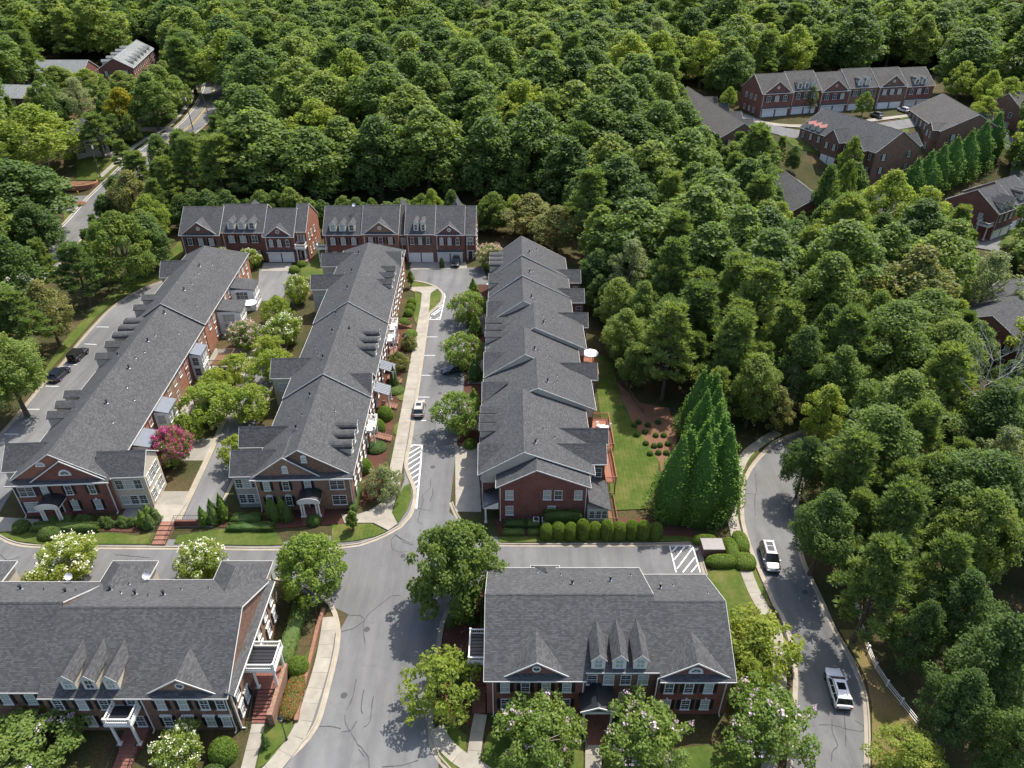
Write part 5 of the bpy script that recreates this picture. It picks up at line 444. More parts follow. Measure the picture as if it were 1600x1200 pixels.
# terrain: one sheet to far beyond the view, rising to the north
def axis(lo, hi, dense_lo, dense_hi, d, far):
    a = []; x = lo
    while x < hi:
        a.append(x); x += d if dense_lo <= x < dense_hi else far
    a.append(hi); return a
gx = axis(-1500, 1500, -260, 260, 8, 60); gy = axis(-400, 2400, 160, 280, 4, 40)
mb = MB()
mb.v = [(x, y, hill(x, y)) for y in gy for x in gx]
nx = len(gx)
mb.f = [(j * nx + i, j * nx + i + 1, (j + 1) * nx + i + 1, (j + 1) * nx + i) for j in range(len(gy) - 1) for i in range(nx - 1)]
mb.m = [0] * len(mb.f)
terrain = struct(link('ground', mb.mesh('ground', ['forest_floor'], True, False, False)))

street = struct(ngon_obj('street', ASPHALT, .012, 'asphalt'))
right_road = struct(ngon_obj('curved_road', RROAD, .016, 'asphalt'))
alley = struct(ngon_obj('alley_road', ALLEY, .020, 'asphalt'))
courtw = struct(ngon_obj('forecourt_road', COURTW, .024, 'asphalt_smooth'))
lane = struct(ngon_obj('courtyard_lane', [(-45.5, 71.2), (-41.4, 71.2), (-41.9, 90), (-43.0, 108), (-44.6, 126), (-49.5, 126), (-48.3, 108), (-46.6, 90)], .028, 'asphalt_smooth'))
gut = MB(); ribbon(gut, smooth_line([(-45.6, 71.2), (-46.7, 90), (-48.4, 108), (-49.6, 126)], 2), 0, .9, 0, .05)
ribbon(gut, smooth_line([(-41.3, 71.2), (-41.8, 90), (-42.9, 108), (-44.5, 126)], 2), -.5, 0, 0, .05)
struct(gut.build('lane_kerb', 'concrete_kerb'))

# tar-sealed cracks and painted lines are thin sheets lying on the asphalt
tb = MB()
for t in TAR:
    ln = smooth_line(t, .4); r2 = random.Random(len(t) * 31)
    ln = [(x + r2.uniform(-.05, .05), y + r2.uniform(-.05, .05)) for x, y in ln]; ns = offsets(ln)
    for i in range(len(ln) - 1):
        w = r2.uniform(.028, .06)
        q = [(ln[k][0] + s * w * ns[k][0], ln[k][1] + s * w * ns[k][1], .032) for k, s in ((i, 1), (i + 1, 1), (i + 1, -1), (i, -1))]
        tb.face(q)
tb.build('crack_seal', 'tar', street, recalc=False)
for pts, w in MARKS:
    m_ = MB(); ns = offsets(pts)
    for i in range(len(pts) - 1):
        a, b = pts[i], pts[i + 1]; d = math.dist(a, b); n_ = (-(b[1] - a[1]) / d * w / 2, (b[0] - a[0]) / d * w / 2); z = .036 + .003 * i
        m_.face([(a[0] + n_[0], a[1] + n_[1], z), (b[0] + n_[0], b[1] + n_[1], z), (b[0] - n_[0], b[1] - n_[1], z), (a[0] - n_[0], a[1] - n_[1], z)])
    m_.build('painted_line', 'line_paint', street, recalc=False)

# kerbs: gutter apron and raised kerb
KSIDE = {'row2': 1, 'A': -1, 'B': 1, 'east': 1, 'rl': -1, 'rr': 1, 'alley': -1}
for k, pts in KERBS.items():
    ln = smooth_line(pts, 1.2); s = KSIDE[k]; kb = MB()
    ribbon(kb, ln, -s * .40, 0, 0, .045); ribbon(kb, ln, 0, s * .17, 0, .15)
    struct(kb.build('kerb', 'concrete_kerb'))
# pavement slabs, one object per slab
for k, (pts, w) in WALKS.items():
    ln = smooth_line(pts, .25)
    pav = struct(empty('pavement', (ln[0][0], ln[0][1], 0)))
    acc = 0; cur = [ln[0]]
    ox, oy = ln[0]
    def emit(seg, last=False):
        if len(seg) < 2: return
        # leave a joint at the far end
        mbs = MB(); a = seg[:]
        d = math.dist(a[-2], a[-1]) or 1; a[-1] = tuple(a[-1][q] - (a[-1][q] - a[-2][q]) / d * .025 for q in (0, 1))
        ribbon(mbs, [(x - ox, y - oy) for x, y in a], -w / 2, w / 2, 0, .16 + rnd.uniform(-.003, .003))
        mbs.build('paving_slab', 'concrete', pav)
    for a, b in zip(ln, ln[1:]):
        cur.append(b); acc += math.dist(a, b)
        if acc >= 1.75: emit(cur); cur = [b]; acc = 0
    emit(cur, True)
for k, poly in PADS.items():
    struct(ngon_obj('driveway' if 'drive' in k or 'pad' in k else 'paved_area', poly, .165 + .002 * len(poly) if 'drive' not in k else .07, 'concrete_old' if 'C' == k[0] else 'concrete', 0.0))
for k, poly in LAWNS.items():
    struct(ngon_obj('lawn', poly, .135 + rnd.uniform(-.012, .006), 'dry_verge' if k == 'verge_right' else 'lawn_grass' if k in ('east_row3', 'corner_row2', 'tear') else 'lawn_plain', 0.0))
def drape(name, poly, dz, mat):
    bm = bmesh.new(); bm.faces.new([bm.verts.new((x, y, 0)) for x, y in poly])
    bmesh.ops.triangulate(bm, faces=bm.faces[:])
    for _ in range(3): bmesh.ops.subdivide_edges(bm, edges=bm.edges[:], cuts=1, use_grid_fill=True)
    for v in bm.verts: v.co.z = hill(v.co.x, v.co.y) + dz
    bm.normal_update()
    for f in bm.faces:
        if f.normal.z < 0: f.normal_flip()
    me = bpy.data.meshes.new(name); bm.to_mesh(me); bm.free(); me.materials.append(MATS[mat]); metric_uv(me)
    return struct(link(name, me))
for k, poly in FARPOLY.items():
    drape(*{'l': ('lawn', poly, .16, 'lawn_plain'), 'p': ('path', poly, .2, 'concrete'), 'e': ('entry_road', poly, .14, 'asphalt_smooth')}[k[0]] if k != 'entry_island' else ('traffic_island', poly, .3, 'pine_straw'))
def draped_strip(name, line, w0, w1, dz, mat, kind=True):
    ln = smooth_line(line, 4); ns = offsets(ln); mbs = MB()
    pts = [[(x + n[0] * w, y + n[1] * w, hill(x + n[0] * w, y + n[1] * w) + dz) for w in (w0, w1)] for (x, y), n in zip(ln, ns)]
    for a, b in zip(pts, pts[1:]): mbs.face([a[0], b[0], b[1], a[1]])
    o = mbs.build(name, mat, recalc=False)
    return struct(o) if kind else o
draped_strip('far_road', FARROAD, -4.2, 4.2, .18, 'asphalt_smooth')
draped_strip('kerb', FARROAD, 4.2, 4.8, .26, 'concrete_kerb'); draped_strip('kerb', FARROAD, -4.8, -4.2, .26, 'concrete_kerb')
draped_strip('road_marking', FARROAD[7:], -.22, -.08, .24, 'line_yellow'); draped_strip('road_marking', FARROAD[7:], .08, .22, .24, 'line_yellow')
draped_strip('road_marking', FARROAD, 3.7, 3.85, .24, 'line_paint')
draped_strip('footpath', FARROAD[6:], 6.2, 7.8, .22, 'concrete')
draped_strip('cluster_road', [(60, 262), (74, 252), (84, 238), (100, 234), (128, 242), (150, 250), (168, 252)], -3, 3, .2, 'asphalt_smooth')
draped_strip('cluster_road', [(150, 240), (156, 228), (150, 210), (128, 183), (118, 168)], -3, 3, .24, 'asphalt_smooth')
draped_strip('cluster_pavement', [(72, 256), (82, 243), (100, 240.5), (128, 248), (150, 256)], -1.2, .9, .26, 'concrete')
draped_strip('cluster_road', [(52, 470), (66, 452), (96, 450), (120, 470)], -5, 5, .2, 'concrete_old')
# lawns and hedged strips of the right cluster
for poly in ([(84, 236), (100, 230.5), (128, 238.5), (126, 234), (112, 226), (96, 222), (88, 226)], [(60, 256), (72, 248), (82, 236), (78, 232), (66, 240)], [(118, 168), (126, 176), (150, 205), (160, 225), (166, 222), (150, 196), (130, 170)], [(128, 249), (150, 257), (168, 262), (168, 258), (150, 252.5), (128, 245.5)]):
    drape('lawn', poly, .17, 'lawn_plain')
# planting beds
for poly in (STRAW_BED,
             [(-4.4, 60.5), (-2.7, 60), (-2.7, 42), (-6.5, 43.5), (-8.3, 50), (-8.0, 55)],
             [(-67.5, 72.8), (-54, 72.8), (-49, 72), (-51, 70.2), (-58, 70.6), (-67, 71.2)],
             [(-40, 74), (-22, 74.6), (-22, 72), (-33, 70.8), (-40, 71.2)],
             [(-2.5, 72.8), (24.5, 72.8), (24.5, 68.8), (-1.5, 68.6)]):
    struct(ngon_obj('planting_bed', poly, .09, 'pine_straw' if poly is STRAW_BED else 'mulch', 0))
struct(ngon_obj('planting_bed', [(-21.6, 75), (-19.2, 77), (-19.8, 108), (-20.6, 132), (-23.6, 132), (-22.8, 100)], .075, 'mulch', 0))
for k_, (y0, y1) in enumerate(((72.6, 80), (85.5, 92.5), (97, 104.5), (112, 121), (123.5, 130))):
    f_ = lambda x, y: (x - .063 * (y - 73), y)
    struct(ngon_obj('driveway', [f_(-54.3, y0), f_(-46.2, y0), f_(-46.2, y1 - 1.5), f_(-54.3, y1 - 1.5)], .045 + .001 * k_, 'concrete_old', 0))
struct(ngon_obj('planting_bed', [(-8.2, 80), (-4.7, 80), (-4.7, 148), (-9.6, 148), (-8.6, 110)], .06, 'mulch', 0))

# ---------------------------------------------------------------- building kit (all in the building's own frame)
ANG = {'S': 0.0, 'E': R(90), 'N': R(180), 'W': R(-90)}
def frame(kind, e):
    """a runs along the eave, b inwards from it, z up"""
    return {'S': lambda a, b, z: (a, e + b, z), 'N': lambda a, b, z: (a, e - b, z), 'W': lambda a, b, z: (e + b, a, z), 'E': lambda a, b, z: (e - b, a, z)}[kind]
class Side:
    def __init__(s, kind, e): s.k = kind; s.T = frame(kind, e); s.ang = ANG[kind]
CACHE = {}
def cached(key, fn):
    if key not in CACHE: CACHE[key] = fn()
    return CACHE[key]

def window_meshes(w, h, head, arch):
    def mk():
        f = MB(); t = .075; d0, d1 = -.09, .0
        f.box(-w / 2 - t, -w / 2, d0, d1, 0, h); f.box(w / 2, w / 2 + t, d0, d1, 0, h)
        f.box(-w / 2 - t, w / 2 + t, d0, d1, h, h + t); f.box(-w / 2 - t - .05, w / 2 + t + .05, d0 - .07, d1, -.1, 0)
        f.box(-w / 2, w / 2, -.07, -.012, h / 2 - .028, h / 2 + .028)
        nb = max(1, round(w / .85))
        for i in range(1, nb): x = -w / 2 + w * i / nb; f.box(x - .03, x + .03, -.055, -.012, 0, h)
        f.box(-.009, .009, -.04, -.012, 0, h)
        for q in (.25, .75): f.box(-w / 2, w / 2, -.04, -.012, h * q - .009, h * q + .009)
        if head == 'lintel': f.box(-w / 2 - .22, w / 2 + .22, -.17, 0, h + t + .002, h + t + .24)
        if head == 'key': f.box(-.09, .09, -.13, 0, h + t + .002, h + t + .28)
        if arch:
            n = 8; r = w / 2 + t
            for i in range(n):
                a, b = math.pi * i / n, math.pi * (i + 1) / n
                f.hexa([(math.cos(q) * r, y, h + t + math.sin(q) * .32) if k else (0, y, h + t) for q, y, k in ((a, d0, 1), (b, d0, 1), (b, d0, 0))],
                       [(math.cos(q) * r, y, h + t + math.sin(q) * .32) if k else (0, y, h + t) for q, y, k in ((a, d1, 1), (b, d1, 1), (b, d1, 0))])
        g = MB(); g.box(-w / 2, w / 2, -.012, .03, 0, h)
        return f.mesh('window', ['trim_white']), g.mesh('pane', ['window_glass'])
    return cached(('win', round(w, 2), round(h, 2), head, arch), mk)
def shutter_mesh(w, h, mat):
    def mk():
        f = MB(); f.box(-w / 2, w / 2, -.05, 0, 0, h)
        f.box(-w / 2 + .05, w / 2 - .05, -.065, -.05, .1, h / 2 - .05); f.box(-w / 2 + .05, w / 2 - .05, -.065, -.05, h / 2 + .05, h - .1)
        return f.mesh('shutter', [mat])
    return cached(('shut', round(w, 2), round(h, 2), mat), mk)
def window(root, sd, a, z, w=1.0, h=1.6, b=.4, shut='shutter_black', head=None, arch=False):
    if shut and w < 1.3: w *= .82
    fm, gm = window_meshes(w, h, head, arch)
    x, y, zz = sd.T(a, b - .003, z)
    o = link('window', fm, root, (x, y, zz), sd.ang); link('pane', gm, o)
    if shut:
        sw = min(.42, w * .44)
        for q in (-1, 1):
            x, y, zz = sd.T(a + q * (w / 2 + .12 + sw / 2), b - .003, z)
            link('shutter', shutter_mesh(sw, h + .05, shut), root, (x, y, zz), sd.ang)
    return o
def oval_window(root, sd, a, z, r=.32, b=.4, half=False):
    def mk():
        f = MB(); n = 14
        for i in range(n):
            t0, t1 = [(math.pi if half else 2 * math.pi) * k / n for k in (i, i + 1)]
            pt = lambda q, rr, y: (math.cos(q) * rr, y, math.sin(q) * rr)
            f.hexa([pt(t0, r, -.1), pt(t1, r, -.1), pt(t1, r * 1.45, -.1), pt(t0, r * 1.45, -.1)], [pt(t0, r, 0), pt(t1, r, 0), pt(t1, r * 1.45, 0), pt(t0, r * 1.45, 0)])
        if half: f.box(-r * 1.5, r * 1.5, -.14, 0, -.14, 0)
        g = MB(); g.face([(math.cos((math.pi if half else 2 * math.pi) * k / n) * r, -.02, math.sin((math.pi if half else 2 * math.pi) * k / n) * r) for k in range(n + (1 if half else 0))])
        for k in range(1, 4): g_ = math.pi * k / 4; f.tube((0, -.04, 0), (math.cos(g_) * r, -.04, math.sin(g_) * r), .02, n=4)
        return f.mesh('oval_window', ['trim_white']), g.mesh('pane', ['window_glass'], recalc=False)
    fm, gm = cached(('oval', r, half), mk); x, y, zz = sd.T(a, b - .003, z)
    o = link('oval_window' if not half else 'fan_window', fm, root, (x, y, zz), sd.ang); link('pane', gm, o); return o
def garage(root, sd, a, w=2.6, h=2.25, b=.4, mat='garage_white', z=0.05):
    def mk():
        f = MB(); f.box(-w / 2, w / 2, -.03, .1, 0, h)
        for i in range(4):
            for j in range(4):
                x0 = -w / 2 + .08 + j * (w - .16) / 4; z0 = .06 + i * (h - .08) / 4
                f.box(x0 + .04, x0 + (w - .16) / 4 - .04, -.05, -.03, z0 + .04, z0 + (h - .08) / 4 - .04)
        f.box(-w / 2 - .1, -w / 2 - .002, -.08, .1, 0, h + .1); f.box(w / 2 + .002, w / 2 + .1, -.08, .1, 0, h + .1); f.box(-w / 2, w / 2, -.08, .1, h + .002, h + .1)
        return f.mesh('garage_door', [mat])
    x, y, zz = sd.T(a, b, z); return link('garage_door', cached(('gar', w, h, mat), mk), root, (x, y, zz), sd.ang)
def door(root, sd, a, z=.3, w=1.0, h=2.1, b=.4):
    def mk():
        f = MB(); f.box(-w / 2, w / 2, -.05, 0, 0, h)
        f.box(-w / 2 - .14, -w / 2 - .002, -.1, 0, 0, h + .14, 1); f.box(w / 2 + .002, w / 2 + .14, -.1, 0, 0, h + .14, 1); f.box(-w / 2, w / 2, -.1, 0, h + .002, h + .14, 1)
        return f.mesh('door', ['door_dark', 'trim_white'])
    x, y, zz = sd.T(a, b, z); return link('door', cached(('door', w, h), mk), root, (x, y, zz), sd.ang)
def downspout(root, sd, a, z1=5.9, b=.4):
    def mk():
        f = MB(); f.box(-.055, .055, -.1, 0, .25, z1); f.box(-.055, .055, -.45, -.1, .12, .25); return f.mesh('downspout', ['trim_white'])
    x, y, zz = sd.T(a, b, 0); return link('downspout', cached(('ds', round(z1, 1)), mk), root, (x, y, zz), sd.ang)

def gable(root, ax, a0, a1, c0, c1, cr, ze, zr, wall='brick_red', ends=('gable', 'gable'), ov=.4, rk=.22, base=-.3, ze1=None, roof='roof_shingles', gw=None, walls=True, tops=None):
    """block with a ridge along ax ('u' or 'v'); c0, c1 are the eave lines, cr the ridge. ends: gable, hip or none"""
    T = (lambda a, c, z: (c, a, z)) if ax == 'v' else (lambda a, c, z: (a, c, z))
    ze1 = ze if ze1 is None else ze1
    th = .16
    s0 = (zr - ze) / (cr - c0); s1 = (zr - ze1) / (c1 - cr)
    if walls:
        w = MB(T); i0, i1 = c0 + ov, c1 - ov
        zt = lambda c: (ze + (c - c0) * s0 if c <= cr else ze1 + (c1 - c) * s1) - th - .02
        def prof(a, hip):
            pts = [(a, i0, base), (a, i1, base), (a, i1, zt(i1))]
            if not hip: pts.append((a, cr, zt(cr)))
            pts.append((a, i0, zt(i0))); return pts
        b0, b1 = a0 + (ov if ends[0] == 'hip' else 0), a1 - (ov if ends[1] == 'hip' else 0)
        w.face(prof(b0, ends[0] == 'hip')); w.face(prof(b1, ends[1] == 'hip'))
        for c in (i0, i1): w.face([(b0, c, base), (b1, c, base), (b1, c, zt(c)), (b0, c, zt(c))])
        w.build('wall', wall, root)
    r = MB(T); f = MB(T)
    e0 = a0 - (rk if ends[0] == 'gable' else 0); e1 = a1 + (rk if ends[1] == 'gable' else 0)
    h0 = (cr - c0) * .95 if ends[0] == 'hip' else 0; h1 = (c1 - cr) * .95 if ends[1] == 'hip' else 0
    A = [(e0, c0, ze), (e1, c0, ze), (e1 - h1, cr, zr), (e0 + h0, cr, zr)]
    B = [(e1, c1, ze1), (e0, c1, ze1), (e0 + h0, cr, zr), (e1 - h1, cr, zr)]
    tris = []
    if h0: tris.append([(e0, c1, ze1), (e0, c0, ze), (e0 + h0, cr, zr)])
    if h1: tris.append([(e1, c0, ze), (e1, c1, ze1), (e1 - h1, cr, zr)])
    low = lambda q: [(x, y, z - th) for x, y, z in q]
    for q in [A, B] + tris: r.face(q); r.face(low(q)[::-1])
    r.build('roof', roof, root, recalc=False)
    def edge(p0, p1, d, hgt=.16):
        # a board along an eave or rake, standing 2 cm proud
        n = d
        q0, q1 = [(p0[0] + n[0] * k, p0[1] + n[1] * k, p0[2] + .012) for k in (0, .035)]; r0, r1 = [(p1[0] + n[0] * k, p1[1] + n[1] * k, p1[2] + .012) for k in (0, .035)]
        lo = lambda q: (q[0], q[1], q[2] - hgt)
        f.hexa([lo(q0), lo(r0), lo(r1), lo(q1)], [q0, r0, r1, q1])
    edge(A[0], A[1], (0, -1)); edge(B[0], B[1], (0, 1))
    if ends[0] == 'gable': edge(A[0], A[3], (-1, 0)); edge(B[1], B[2], (-1, 0))
    if ends[1] == 'back': edge(B[0], B[3], (1, 0))
    elif ends[0] == 'hip': edge((e0, c0, ze), (e0, c1, ze1), (-1, 0))
    if ends[1] == 'gable': edge(A[1], A[2], (1, 0)); edge(B[0], B[3], (1, 0))
    elif ends[1] == 'hip': edge((e1, c0, ze), (e1, c1, ze1), (1, 0))
    f.build('fascia', 'trim_white', root)
    k = MB(T); kw = .16
    k.face([(e0 + h0, cr - kw, zr - kw * s0 + .03), (e1 - h1, cr - kw, zr - kw * s0 + .03), (e1 - h1, cr, zr + .035), (e0 + h0, cr, zr + .035)])
    k.face([(e0 + h0, cr, zr + .035), (e1 - h1, cr, zr + .035), (e1 - h1, cr + kw, zr - kw * s1 + .03), (e0 + h0, cr + kw, zr - kw * s1 + .03)])
    k.build('ridge_cap', roof, root, recalc=False)
    return s0, s1
def cross_gable(root, sd, a, hw, ze, rise, slope, wall='brick_red', front=.42, set_back=.66, win='oval', roof='roof_shingles', zw=.9, roof_tip=0):
    """triangular gable over the eave whose ridge runs back into the main roof"""
    rise += .3; back = rise / slope + .25; zt = ze + rise; th = .14; set_back = max(set_back, front + .2)
    r = MB(sd.T)
    for q in (-1, 1):
        P = [(a + q * hw, front, ze + .02), (a, front, zt), (a, back, zt), (a + q * hw * .06, back, zt - rise * .06), (a + q * hw, front + .1, ze + .02)]
        r.face([P[0], P[1], P[2], P[4]]); 
        lo = [(x, y, z - th) for x, y, z in P]; r.face([lo[0], lo[1], lo[2], lo[4]])
    g = r.build('gable_roof', roof, root, recalc=False)
    f = MB(sd.T)
    for q in (-1, 1):
        f.hexa([(a + q * hw, front - .05, ze - .14), (a, front - .05, zt - .16), (a, front, zt - .16), (a + q * hw, front, ze - .14)], [(a + q * hw, front - .05, ze + .05), (a, front - .05, zt + .03), (a, front, zt + .03), (a + q * hw, front, ze + .05)])
    f.build('rake_board', 'trim_white', g)
    w = MB(sd.T); k = set_back
    w.face([(a - hw * .98, k, ze), (a + hw * .98, k, ze), (a, k, zt - .1)])
    w.face([(a - hw * .98, k + .2, ze), (a + hw * .98, k + .2, ze), (a, k + .2, zt - .1)])
    w.build('gable_wall', wall, root, recalc=False)
    if win == 'oval': oval_window(root, sd, a, ze + rise * .47, min(.32, rise * .14), b=k)
    if win == 'half': oval_window(root, sd, a, ze + rise * .33, min(.55, rise * .2), b=k, half=True)
    if win == 'rect': window(root, sd, a, ze + rise * .22, .6, .8, b=k, shut=None, arch=True)
    if win == 'small': window(root, sd, a, ze + rise * .3, .45, .5, b=k, shut=None)
    return g
def dormer(root, sd, a, bf, zf, slope, w=1.3, hw=1.15, rise=.7, style='gable', roof='roof_shingles', side='siding_tan', front='trim_white'):
    """bf: distance of the dormer front from the eave, zf: height of the main roof there"""
    zt = zf + hw; bw = bf + hw / slope; bk = bf + (hw + rise) / slope + .1
    d = MB(sd.T); x0, x1 = a - w / 2, a + w / 2
    if style == 'barrel':
        n = 8; arc = [(a - w / 2 * math.cos(math.pi * i / n), zt + rise * math.sin(math.pi * i / n)) for i in range(n + 1)]
    else: arc = [(x0, zt), (a, zt + rise), (x1, zt)]
    d.face([(x0, bf, zf - .1), (x1, bf, zf - .1)] + [(x, bf, z) for x, z in arc[::-1]], 1)
    for x in (x0, x1): d.face([(x, bf, zf - .1), (x, bf, zt), (x, bw + .1, zt), (x, bf + .3, zf - .1)], 0)
    o = d.build('dormer', [side, front], root, recalc=False)
    r = MB(sd.T); e = .16; up = .06
    sc = lambda x, z: (a + (x - a) * (1 + 2 * e / w), z + up - (.0 if style == 'barrel' else (abs(x - a) > .01) * e * rise / (w / 2)))
    arc2 = [sc(x, z) for x, z in arc]
    for (xa, za), (xb, zb) in zip(arc2, arc2[1:]):
        ba = lambda z: bf + max(.2, (z - zf)) / slope + .12
        for dz in (0, -.1): r.face([(xa, bf - .22, za + dz), (xb, bf - .22, zb + dz), (xb, ba(zb), zb + dz), (xa, ba(za), za + dz)], 0)
        r.face([(xa, bf - .22, za + .015), (xb, bf - .22, zb + .015), (xb, bf - .22, zb - .13), (xa, bf - .22, za - .13)], 1)
        r.face([(xa, bf - .24, za + .015), (xb, bf - .24, zb + .015), (xb, bf - .22, zb + .015), (xa, bf - .22, za + .015)], 1)
    r.build('dormer_roof', [roof, 'trim_white'], o, recalc=False, smooth=False)
    ww, wh = w * .52, hw * .78
    def mk():
        f = MB(); t = .07
        f.box(-ww / 2 - t, -ww / 2, -.08, 0, 0, wh); f.box(ww / 2, ww / 2 + t, -.08, 0, 0, wh); f.box(-ww / 2 - t, ww / 2 + t, -.08, 0, wh, wh + t); f.box(-ww / 2 - t, ww / 2 + t, -.1, 0, -.07, 0)
        f.box(-ww / 2, ww / 2, -.06, -.01, wh / 2 - .03, wh / 2 + .03); f.box(-.02, .02, -.05, -.01, 0, wh); f.box(-ww / 2, ww / 2, -.01, .02, 0, wh, 1)
        return f.mesh('window', ['trim_white', 'window_glass'])
    x, y, z = sd.T(a, bf - .004, zf + hw * .12); link('window', cached(('dw', round(ww, 2), round(wh, 2)), mk), o, (x, y, z), sd.ang)
    return o
def pent(root, sd, a0, a1, z, depth=.85, rise=.42, roof='roof_shingles', out=.12):
    m_ = MB(sd.T); m_.slab([(a0, -out, z), (a1, -out, z), (a1, depth, z + rise), (a0, depth, z + rise)], .1); o = m_.build('pent_roof', roof, root)
    f = MB(sd.T); f.box(a0 - .03, a1 + .03, -out - .06, -out - .002, z - .2, z + .02); f.build('fascia', 'trim_white', root); return o
def vents(root, pts):
    """pts: (x, y, z, kind) on the roof; kind 0 small pipe, 1 hooded flue"""
    def pipe():
        f = MB(); f.cyl(0, 0, -.2, .38, .05, n=7); f.cyl(0, 0, .0, .05, .14, .07, n=8, m=1); return f.mesh('vent_pipe', ['lead_pipe', 'flashing'])
    def flue():
        f = MB(); f.cyl(0, 0, -.3, .62, .11, n=8); f.cyl(0, 0, .62, .72, .21, .17, n=8); f.cyl(0, 0, 0, .1, .24, .13, n=8, m=1); return f.mesh('roof_flue', ['lead_pipe', 'flashing'])
    for x, y, z, k in pts:
        link('roof_flue' if k else 'vent_pipe', cached('flue', flue) if k else cached('pipe', pipe), root, (x, y, z))
def column_mesh(h, r=.14):
    def mk():
        f = MB(); f.cyl(0, 0, 0, h, r, r * .85, n=10); f.box(-r * 1.4, r * 1.4, -r * 1.4, r * 1.4, 0, .16); f.box(-r * 1.35, r * 1.35, -r * 1.35, r * 1.35, h - .14, h); return f.mesh('porch_column', ['trim_white'])
    return cached(('col', round(h, 2), r), mk)
def barrel_porch(root, sd, a, w=2.7, d=1.7, z0=.55, h=2.5, rise=.75):
    """white columned porch under a dark barrel roof"""
    f = MB(sd.T); f.box(a - w / 2 - .1, a + w / 2 + .1, -d - .1, .4, 0, z0); f.build('porch_floor', 'brick_red', root)
    for q in (-1, 1):
        for b in (-d + .15, ): 
            for k in (0, .34): link('porch_column', column_mesh(h), root, sd.T(a + q * (w / 2 - .15 - k), b, z0))
    zb = z0 + h; n = 10; r = MB(sd.T)
    arc = [(a - (w / 2 + .2) * math.cos(math.pi * i / n), zb + .3 + rise * math.sin(math.pi * i / n)) for i in range(n + 1)]
    for (xa, za), (xb, zb_) in zip(arc, arc[1:]):
        for dz in (0, -.08): r.face([(xa, -d - .15, za + dz), (xb, -d - .15, zb_ + dz), (xb, .38, zb_ + dz), (xa, .38, za + dz)])
    ro = r.build('porch_roof', 'metal_roof_black', root, recalc=False)
    t = MB(sd.T); t.box(a - w / 2 - .16, a + w / 2 + .16, -d - .1, .38, zb, zb + .3)
    t.face([(x, -d - .1, z - .08) for x, z in arc]); 
    for (xa, za), (xb, zb_) in zip(arc, arc[1:]): t.hexa([(xa, -d - .2, za - .12), (xb, -d - .2, zb_ - .12), (xb, -d - .152, zb_ - .12), (xa, -d - .152, za - .12)], [(xa, -d - .2, za + .02), (xb, -d - .2, zb_ + .02), (xb, -d - .152, zb_ + .02), (xa, -d - .152, za + .02)])
    t.build('porch_beam', 'trim_white', root)
    door(root, sd, a, z0, 1.1, 2.2)
    for i in range(3): s = MB(sd.T); s.box(a - w / 2 + .3, a + w / 2 - .3, -d - .1 - .32 * (i + 1), -d - .1 - .32 * i - .002, 0, z0 * (3 - i) / 4); s.build('step', 'brick_red', root)
def rail_run(root, pts, h=.95, mat='iron_black', gap=.28, name='railing'):
    m_ = MB()
    for a, b in zip(pts, pts[1:]):
        a = Vector(a); b = Vector(b); n = max(1, int((b - a).length / gap)); up = Vector((0, 0, h))
        m_.tube(a + up, b + up, .03, n=5); m_.tube(a + up * .15, b + up * .15, .018, n=4)
        for i in range(n + 1): q = a.lerp(b, i / n); m_.tube(q, q + up, .025 if i in (0, n) else .012, n=4)
    return m_.build(name, mat, root)
def white_rail(root, pts, h=.8):
    m_ = MB()
    for a, b in zip(pts, pts[1:]):
        a = Vector(a); b = Vector(b); n = max(1, int((b - a).length / .2)); up = Vector((0, 0, h)); d = (b - a).normalized(); s = Vector((-d.y, d.x, 0))
        def bar(z0, z1, w):
            q = [a + s * w, b + s * w, b - s * w, a - s * w]
            m_.hexa([tuple(v + Vector((0, 0, z0))) for v in q], [tuple(v + Vector((0, 0, z1))) for v in q])
        bar(h - .1, h, .07); bar(.06, .13, .05)
        for i in range(1, n): q = a.lerp(b, i / n); m_.tube(q + up * .1, q + up * .93, .03, n=4)
        for q in (a, b): m_.box(q.x - .1, q.x + .1, q.y - .1, q.y + .1, q.z, q.z + h + .12)
    return m_.build('balustrade', 'trim_white', root)
def stair(root, sd, a0, a1, b0, z0, n, run=.3, mat='brick_red', side=None):
    """steps going down from b0 outwards (towards -b)"""
    for i in range(n):
        s = MB(sd.T); z = z0 * (n - i) / (n + 1); s.box(a0, a1, b0 - run * (i + 1), b0 - run * i - .003, -.1, z); s.build('step', mat, root)
def sat_dish(x, y, z, az, label):
    o = empty('satellite_dish', (x, y, z), az); m_ = MB(); n = 14; tilt = R(40)
    for j in range(3):
        for i in range(n):
            def pt(jj, ii): r = .42 * jj / 3; q = 2 * math.pi * ii / n; X, Z, Y = r * math.cos(q), r * math.sin(q), r * r * .6; return (X, Y * math.cos(tilt) - Z * math.sin(tilt) - .15, Z * math.cos(tilt) + Y * math.sin(tilt) + .75)
            m_.face([pt(j, i), pt(j, i + 1), pt(j + 1, i + 1), pt(j + 1, i)])
    m_.build('reflector', 'dish_grey', o, smooth=True)
    a = MB(); a.tube((0, 0, -.2), (0, 0, .62), .035); a.tube((0, -.05, .62), (0, -.5, 1.0), .018); a.box(-.06, .06, -.56, -.44, .96, 1.06); a.build('mast', 'lead_pipe', o)
    return tag(o, label, 'satellite dish', 'satellite dishes on the roofs')

